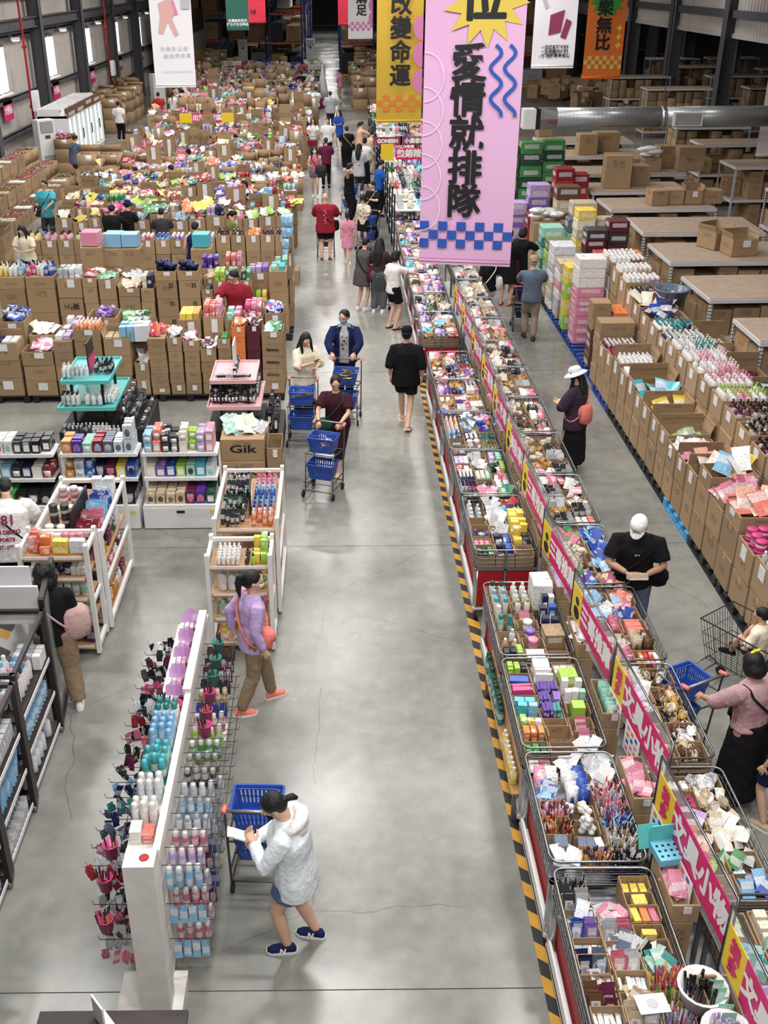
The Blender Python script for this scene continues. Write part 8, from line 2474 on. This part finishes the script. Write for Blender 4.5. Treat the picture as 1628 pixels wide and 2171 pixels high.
for i, (x, y, c, b) in enumerate(((1.5, 71, 'white', 'black'), (2.4, 70, 'peach', 'black'), (2.9, 75, 'black', 'black'), (1.6, 63, 'navy', 'rose'), (2.3, 52, 'crimson', 'black'))):
 person('shopper in %s and %s trousers at the far end displays, %s of five' % (c, b, ORD[i]), x, y, 1.0 - i, 1.7, (c, 'tee', 'short'), (b, 'pants'), 'white', ('short', 'black'), ('hold', 'down'), 'stand', .03, .15, 0, i % 2 == 0, 1.0, 'b')
# among the cartons
person('man in a crimson T-shirt and glasses bending behind the front cartons', -1.95, 20.15, 2.7, 1.72, ('crimson', 'loose', 'elbow'), ('charcoal', 'pants'), 'black', ('short', 'black'), ('fwd', 'reach'), 'stand', .12, .35, -.3, False, 1.2, 'b', [('glasses',)])
person('man in a navy sleeveless vest seen from behind at the third row', -3.35, 24.5, -.35, 1.70, ('navy', 'tank', 'none'), ('charcoal', 'shorts'), 'black', ('short', 'black'), ('down', 'reach'), 'stand', .12, .3, 0, False, 1.05, 'b')
person('man in a black hooded top with a cap behind the pump bottles', -5.75, 26.9, -.3, 1.66, ('black', 'loose', 'full'), ('black', 'pants'), 'black', ('short', 'black'), ('hold', 'reach'), 'stand', .12, .3, 0, False, 1.15, 'b')
person('woman in a dark cap beside the man in the black hooded top', -5.45, 27.5, -.2, 1.64, ('black', 'tee', 'short'), ('black', 'pants'), 'black', ('short', 'black'), ('hold', 'hold'), 'stand', .12, .3, 0, True, 1.0, 'b', [('bucket', 'navy')])
person('man in charcoal bending among the bottle cartons', -4.45, 26.8, .1, 1.58, ('charcoal', 'tee', 'short'), ('black', 'pants'), 'black', ('short', 'black'), ('hold', 'hold'), 'stand', .25, .3, 0, False, 1.05, 'b')
person('woman with a ponytail in an olive top among the dark bottles', -2.75, 26.8, -1.1, 1.52, ('olive', 'tee', 'elbow'), ('olive', 'pants'), 'black', ('pony', 'black'), ('hold', 'hold'), 'stand', .2, .3, 0, True, 1.0, 'b')
person('woman with a black backpack and a red folder among the lime bags', -2.55, 30.5, .6, 1.62, ('white', 'tee', 'short'), ('slate', 'pants'), 'white', ('pony', 'black'), ('hold', 'hold'), 'stand', .15, .25, 0, True, 1.0, 'b', [('backpack', 'black', 'black'), ('held', (.02, .26, .34), 'red', 'both')])
person('man in a turquoise T-shirt with a dark strap pushing a cart on the wall aisle', -8.15, 30.0, 2.9, 1.76, ('turquoise', 'loose', 'short'), ('charcoal', 'pants'), 'black', ('short', 'black'), ('push', 'fwd'), 'stand', .02, .05, 0, False, 1.1, 'b', [('glasses',), ('strap', 1, 'charcoal', 'charcoal', .3), ('patch', 'black', [(-.03, 1.24, .01, 1), (.02, 1.24, .01, 1), (.07, 1.26, .012, 1)])])
cart(-7.95, 29.5, 2.9, 'two-tier cart pushed by the man in turquoise', 'blue basket on the turquoise man cart', None, 'sky', upper=False)
person('man in a grey T-shirt and dark shorts with a strap by the freezers', -9.45, 39.3, -.9, 1.76, ('slate', 'loose', 'short'), ((.09, .06, .06, 1), 'shorts'), 'black', ('short', 'black'), ('hold', 'reach'), 'stand', .08, .3, 0, False, 1.18, 'b', [('strap', -1, 'black', 'black', .3)])
person('man in a white polo shirt and black trousers seen from behind by the freezers', -9.9, 50.5, -.2, 1.76, ('white', 'tee', 'short'), ('black', 'pants'), 'white', ('short', 'black'), ('down', 'down'), 'stand', 0, .05, 0, False, 1.1, 'b')
person('man in a red vest over white sleeves past the freezers', -8.7, 54.6, 0, 1.74, ('red', 'tee', 'short'), ('black', 'pants'), 'black', ('short', 'black'), ('hold', 'hold'), 'stand', 0, .1, 0, False, 1.05, 'b', [('patch', 'crimson', [(0, 1.2, .08, -1)])])
person('woman in white with a long braid past the freezers', -8.15, 55.6, 0, 1.66, ('white', 'tee', 'short'), ('slate', 'pants'), 'white', ('braid', 'black'), ('hold', 'hold'), 'stand', .05, .1, 0, True, 1.0, 'b')
for i, (x, y, rz, c, hr) in enumerate(((-7.8, 56.5, -.4, 'black', 'long'), (-6.9, 58, 3.0, 'pink', 'short'), (-6.2, 57.3, 2.6, 'purple', 'short'), (-5.6, 60.5, 2.2, 'pale', 'short'), (-5.2, 61.5, 1.2, 'slate', 'short'))):
 person('shopper in a %s top in the cluster under the white banner, %s of five' % (cw(c), ORD[i]), x, y, rz, 1.66, (c, 'tee', 'short'), ('black', 'pants'), 'black', (hr, 'black'), ('hold', 'hold'), 'stand', .06, .2, 0, i % 2 == 0, 1.05, 'b', [('sunhat', 'black')] if i == 0 else [])
for i, (x, y, rz, c, ex) in enumerate(((-6.15, 33.3, 2.9, 'white', [('strap', 1, 'black', 'black', .4)]), (-5.0, 33.4, 1.2, 'charcoal', []), (-4.9, 36.5, .5, 'navy', [('cap', 'navy', 'reversed')]), (-4.6, 40.2, 2.8, 'charcoal', []), (-4.25, 39.8, .4, 'white', []), (-3.6, 40.4, 2.2, 'sky', []), (-5.8, 48.2, .3, 'pink', []), (-4.8, 48.3, .5, 'olive', []), (-7.4, 24.95, 2.9, 'cream', []), (-2.2, 54, 2.4, 'beige', []), (-3.6, 57, 2, 'brown', []), (-5.2, 72, 0, 'black', []))):
 person('shopper in %s among the snack cartons, %s row of shoppers from the viewer' % (cw(c), ORD[i]), x, y, rz, 1.62, (c, 'tee', 'short'), ('black', 'pants'), 'black', ('long' if i == 8 else 'short', 'black'), ('hold', 'hold'), 'stand', .15, .3, 0, i % 2 == 1, 1.05, 'b', ex)
# black wire trolley with the child
t = thing('wire_trolley', 'black wire trolley with a child sitting in its basket', 'trolley', (4.46, 8.33, 0), .62)
m = MB()
def bk(u, v, w_):
 f = .80 + .2 * w_
 return (u * .27 * f, .42 + (v * .46 + .06) * f, .44 + w_ * .46)
for w_ in (0, .33, .66, 1):
 m.tube([bk(-1, -1, w_), bk(1, -1, w_), bk(1, 1, w_), bk(-1, 1, w_)], .008 if w_ == 1 else .004, 5, closed=True)
for q in range(13):
 u = -1 + 2 * q / 12
 for v in (-1, 1):
  m.tube([bk(u, v, 0), bk(u, v, 1)], .0035, 4)
  m.tube([bk(v, u, 0), bk(v, u, 1)], .0035, 4)
 m.tube([bk(u, -1, 0), bk(u, 1, 0)], .0035, 4)
ob('wire_basket', m.mesh('wire_basket', 'black'), t)
m = MB()
for s in (-1, 1):
 m.tube([(s * .27, -.06, 1.0), (s * .27, .0, .92), (s * .24, .1, .42), (s * .24, .02, .14), (s * .20, .95, .14)], .012, 6)
 m.tube([(s * .20, .95, .14), (s * .12, 1.0, .24)], .010, 6)
m.tube([(-.2, .95, .14), (.2, .95, .14)], .01, 6)
m.tube([(-.12, 1.0, .24), (.12, 1.0, .24)], .01, 6)
ob('trolley_frame', m.mesh('trolley_frame', 'steel'), t)
ob('trolley_handle', MB().tube([(-.27, -.06, 1.0), (.27, -.06, 1.0)], .016, 8).mesh('trolley_handle', 'black'), t)
for s in (-1, 1):
 for yy in (.06, .9):
  ob('caster', MB().tube([(s * .22 - .015, yy, .055), (s * .22 + .015, yy, .055)], .055, 10).mesh('caster', 'rubber'), t)
# the near shopper's cart
cart(-.70, 6.12, -.05, 'two-tier cart with coral grips beside the woman in the white hooded jacket', 'blue basket on the white jacket cart')
# ------------------------------------------------------------------ cold cabinets, coolers, fan
def cooler(x, y, rz, label, h=2.0):
 t = thing('air_cooler', label, 'cooler', (x, y, 0), rz)
 ob('cooler_body', chamfer_scaled(.72, .42, h).mesh('cooler_body', 'white_paint'), t)
 g = ob('outlet_grille', MB().box((0, -.215, h - .26), (.52, .02, .40)).mesh('outlet_grille', 'steel'), t)
 for k in range(7):
  ob('louver', MB().box((0, -.232, h - .42 + k * .055), (.50, .02, .02)).mesh('louver', 'white_paint'), g)
 ob('control_panel', MB().box((0, -.213, h - .62), (.22, .012, .12)).mesh('control_panel', 'charcoal_plastic'), t)
 g = ob('intake_grille', MB().box((0, -.213, .42), (.46, .012, .55)).mesh('intake_grille', 'steel'), t)
 for k in range(8):
  ob('louver', MB().box((0, -.225, .19 + k * .065), (.44, .015, .03)).mesh('louver', 'white_paint'), g)
 ob('plinth', MB().box((0, 0, .03), (.6, .4, .06)).mesh('plinth', 'charcoal_plastic'), t)
 return t
mat('charcoal_plastic', '#4a4a50', .5)
def chamfer_scaled(w, d, h):
 m = chamfer_box(.02)
 m.v = [(a * w, b * d, c * h) for a, b, c in m.v]
 return m
cooler(-11.15, 42.0, .75, 'tall white standing air cooler at the metal wall before the freezers')
cooler(-9.95, 62.5, .7, 'white standing air cooler half behind the white banner')
cooler(-7.3, 90, 0, 'white standing air cooler before the blue crates at the far end', 2.3)
cooler(-1.95, 90, 0, 'white standing air cooler in the mouth of the dark far aisle', 2.3)
for i in range(4):
 y = 43.6 + i * 1.62
 t = thing('freezer_cabinet', 'white glass door freezer cabinet with lit tubes, %s from the air cooler' % ORD[i], 'freezer', (-11.0, y, 0), PI / 2, 'freezer cabinets along the wall aisle')
 w, d, h = 1.58, 1.15, 2.0
 m = MB()
 m.box((0, d / 2, h / 2), (w, .06, h)).box((-w / 2 + .03, 0, h / 2), (.06, d, h)).box((w / 2 - .03, 0, h / 2), (.06, d, h)).box((0, 0, .12), (w, d, .24)).box((0, 0, h - .04), (w, d, .08))
 ob('cabinet_body', m.mesh('cabinet_body', 'white_paint'), t)
 ob('light_box', MB().box((0, -d / 2 + .02, h + .10), (w, .08, .36)).mesh('light_box', 'pack'), t, color='brown')
 for q in range(3):
  ob('rear_guard', MB().box((-w / 2 + .05 if q == 0 else w / 2 - .05 if q == 1 else 0, .1 if q < 2 else d / 2 - .03, h + .13), (.04 if q < 2 else w, d * .7 if q < 2 else .04, .26)).mesh('rear_guard', 'white_paint'), t)
 ob('compressor', MB().box((.1, .15, h + .06), (.7, .4, .10)).mesh('compressor', 'charcoal_plastic'), t)
 for s in (-1, 1):
  dr = ob('glass_door', MB().box((s * w / 4, -d / 2 - .0, 1.08), (w / 2 - .04, .02, 1.62)).mesh('glass_door', 'glass'), t)
  fr = MB()
  for xx in (-1, 1):
   fr.box((s * w / 4 + xx * (w / 4 - .03), -d / 2 - .015, 1.08), (.04, .03, 1.66))
  fr.box((s * w / 4, -d / 2 - .015, .26), (w / 2 - .02, .03, .05)).box((s * w / 4, -d / 2 - .015, 1.9), (w / 2 - .02, .03, .05))
  ob('door_frame', fr.mesh('door_frame', 'white_paint'), dr)
  ob('door_handle', MB().bar((s * .06, -d / 2 - .05, .9), (s * .06, -d / 2 - .05, 1.3), .025).mesh('door_handle', 'charcoal_plastic'), dr)
 for s in (-.72, -.05, .05, .72):
  ob('light_tube', MB().tube([(s, -d / 2 + .09, .35), (s, -d / 2 + .09, 1.85)], .03, 6).mesh('light_tube', 'tube_glow'), t)
 for z in (.6, .95, 1.3, 1.6):
  ob('wire_shelf', MB().box((0, .05, z), (w - .14, d - .3, .02)).mesh('wire_shelf', 'white_paint'), t)
t = thing('floor_fan', 'large grey wire drum fan at the left end of the wall cartons', 'fan', (-9.55, 28.75, .55), -.5)
m = MB()
for q in range(5):
 r = .12 + q * .085
 m.tube([(r * math.cos(a), -.16 + .02 * q * q * .4, .36 + r * math.sin(a)) for a in [2 * PI * k / 20 for k in range(20)]], .006, 4, closed=True)
for k in range(20):
 a = 2 * PI * k / 20
 m.tube([(.05 * math.cos(a), -.17, .36 + .05 * math.sin(a)), (.46 * math.cos(a), -.04, .36 + .46 * math.sin(a)), (.46 * math.cos(a), .12, .36 + .46 * math.sin(a))], .004, 4)
ob('fan_guard', m.mesh('fan_guard', 'steel'), t)
for k in range(4):
 Mx = Matrix.Translation((0, 0, .36)) @ Matrix.Rotation(PI / 2 * k, 4, 'Y') @ Matrix.Rotation(.5, 4, 'Z')
 ob('fan_blade', MB().box((.22, 0, 0), (.36, .012, .16), 0, Mx).mesh('fan_blade', 'steel'), t)
ob('fan_motor', MB().tube([(0, -.08, .36), (0, .18, .36)], .08, 10).mesh('fan_motor', 'charcoal_plastic'), t)
ob('fan_foot', MB().tube([(-.3, 0, -.53), (-.28, 0, .36), (.28, 0, .36), (.3, 0, -.53)], .018, 6).box((0, 0, -.53), (.7, .4, .03)).mesh('fan_foot', 'steel'), t)
# ------------------------------------------------------------------ tall racking in the dark end of the hall
def tall_rack(x, y, w, d, h, label, levels, seed, cols=('kraft',), group='blue pallet racks in the far hall'):
 t = thing('pallet_rack', label, 'rack', (x, y, 0), 0, group)
 for xx in (0, w):
  for yy in (0, d):
   ob('upright', MB().box((xx, yy, h / 2), (.12, .1, h)).mesh('upright', 'blue_steel'), t)
  b = MB()
  for k in range(int(h / 1.1)):
   b.bar((xx, 0, k * 1.1 + .2), (xx, d, k * 1.1 + 1.2), .05)
  ob('brace', b.mesh('brace', 'blue_steel'), t)
 for li, z in enumerate(levels):
  for yy in (0, d):
   ob('beam', MB().box((w / 2, yy, z), (w, .06, .14)).mesh('beam', 'orange_steel' if li else 'yellow_print'), t)
  r = random.Random(seed + li)
  n = max(2, int(w / 1.3))
  for k in range(n):
   if r.random() < .85:
    hh = r.uniform(.8, 1.4)
    bx = x + (k + .5) * w / n
    put('stored_load', 'load', 'carton', (bx, y + d / 2, z + .10), kraft() if r.random() < .7 else CL[r.choice(['white', 'silver', 'charcoal', 'pale'])], 'stored load %s, level %s, %s' % (ORD[k], ORD[li], label.split(',')[0]), 'loads on the tall racks', (0, 0, r.uniform(-.05, .05)), (w / n * .85, d * .9, hh))
 return t
for i, (x, y, w) in enumerate(((-4.9, 86, 2.4), (-4.9, 96, 2.4), (-4.9, 106, 2.4), (-4.9, 118, 2.4), (.4, 84, 2.4), (.4, 94, 2.4), (.4, 104, 2.4), (.4, 118, 2.4), (-8.6, 92, 3.0), (-12.0, 90, 3.0), (-8.6, 104, 3.0), (4.4, 88, 3.4), (4.4, 100, 3.4))):
 tall_rack(x, y, w, 7.5 if i in (0, 1, 4, 5) else 6, 8.6, 'tall blue pallet rack %s in the dark far end, %s' % (ORD[i], 'beside the shining aisle' if i < 8 else 'off the shining aisle'), (.1, 2.2, 4.2, 6.2), i * 9)
for i, (x, y) in enumerate(((12.2, 74), (8.2, 84), (9.0, 78), (12.6, 86))):
 tall_rack(x, y, 3.2, 1.3, 8.6, 'tall blue pallet rack behind the carton heap, %s there' % ORD[i], (.1, 2.0, 3.9, 5.8), 200 + i * 7)
t = thing('office_box', 'grey walled office box with a dark window band at the far end', 'office', (-11.9, 78, 0))
ob('office_wall', MB().box((.6, 6, 2.2), (2.2, 12, 4.4)).mesh('office_wall', 'sheet_grey'), t)
ob('window_band', MB().box((1.73, 5.5, 3.9), (.03, 10.5, 1.5)).mesh('window_band', 'charcoal_plastic'), t)
ob('office_door', MB().box((1.73, 4.0, 1.1), (.04, 1.1, 2.2)).mesh('office_door', 'white_paint'), t)
for i, (x, y, c) in enumerate(((-5.9, 83, 'blue'), (-5.2, 83, 'blue'), (-5.2, 84, 'navy'), (-4.2, 82, 'yellow'), (-3.7, 80, 'navy'), (-2.9, 80, 'blue'))):
 t = thing('storage_crate', '%s plastic crate stack at the far end, %s along' % (c, ORD[i]), 'crate', (x, y, 0))
 for z in range(3 if c == 'blue' else 2):
  o = ob('crate', MB().box((0, 0, .22 + .42 * z), (.85, .7, .40), top=(1.04, 1.04)).mesh('crate', 'plastic'), t, color=c)
  ob('crate_rim', MB().box((0, 0, .41 + .42 * z), (.93, .78, .05)).mesh('crate_rim', 'plastic'), o, color=c)
# low shelves and stacks closing the snack hall
for i, (x, y, c) in enumerate(((-6.6, 74, 'red'), (-4.4, 74, 'beige'), (-2.5, 74, 'red'), (-7.8, 78, 'beige'))):
 t = thing('snack_shelf', 'low white snack shelf closing the carton hall, %s along' % ORD[i], 'shelf', (x, y, 0))
 ob('shelf_back', MB().box((.9, .5, .75), (1.9, .05, 1.5)).mesh('shelf_back', 'white_paint'), t)
 for z in (.12, .5, .88, 1.26):
  ob('shelf_board', MB().box((.9, .25, z), (1.9, .5, .03)).mesh('shelf_board', 'white_paint'), t)
 for s in (0, 1.8):
  ob('shelf_side', MB().box((s, .25, .75), (.04, .5, 1.5)).mesh('shelf_side', 'white_paint'), t)
 for z in (.135, .515, .895, 1.275):
  fill('box', x + .9, y + .2, z, 1.7, .34, [c, rnd.choice(GOODC), rnd.choice(GOODC)], 'the low white snack shelf %s' % ORD[i], size=(.2, .16, .26))
for i in range(30):
 x, y = U(-11, -8.4), U(79, 86)
 stack(x - .4, x + .4, y, y + .7, 0, [.6, .6, .5][:rnd.choice([1, 2, 3])], 'in the back stock before the blue racks, %s' % ORD[i], 'back')
for i in range(30):
 x, y = U(1.2, 4.6), U(56, 84)
 stack(x - .4, x + .4, y, y + .7, 0, [.6, .6, .5][:rnd.choice([2, 3])], 'in the far corner stock beyond the displays, %s' % ORD[i], 'back')
 fill('plush', x, y + .3, 1.1, .6, .5, [rnd.choice(['orange', 'beige', 'mint', 'white', 'brown'])], 'the far corner stock, %s' % ORD[i], n=4, size=(.3, .25, .25))
t = thing('folded_parasol', 'white folded parasol standing at the far end of the aisle', 'parasol', (-.75, 66.5, 0))
ob('parasol_cloth', MB().lathe([(.36, .3), (.30, .6), (.17, 1.4), (.05, 2.0), (.02, 2.1)], 10).mesh('parasol_cloth', 'banner_white'), t)
ob('parasol_pole', MB().tube([(0, 0, 0), (0, 0, 2.2)], .025, 6).mesh('parasol_pole', 'steel'), t)
ob('parasol_base', MB().lathe([(.02, 0), (.25, 0), (.22, .08), (.02, .1)], 12).mesh('parasol_base', 'charcoal_plastic'), t)
finish_people()
finish_goods()
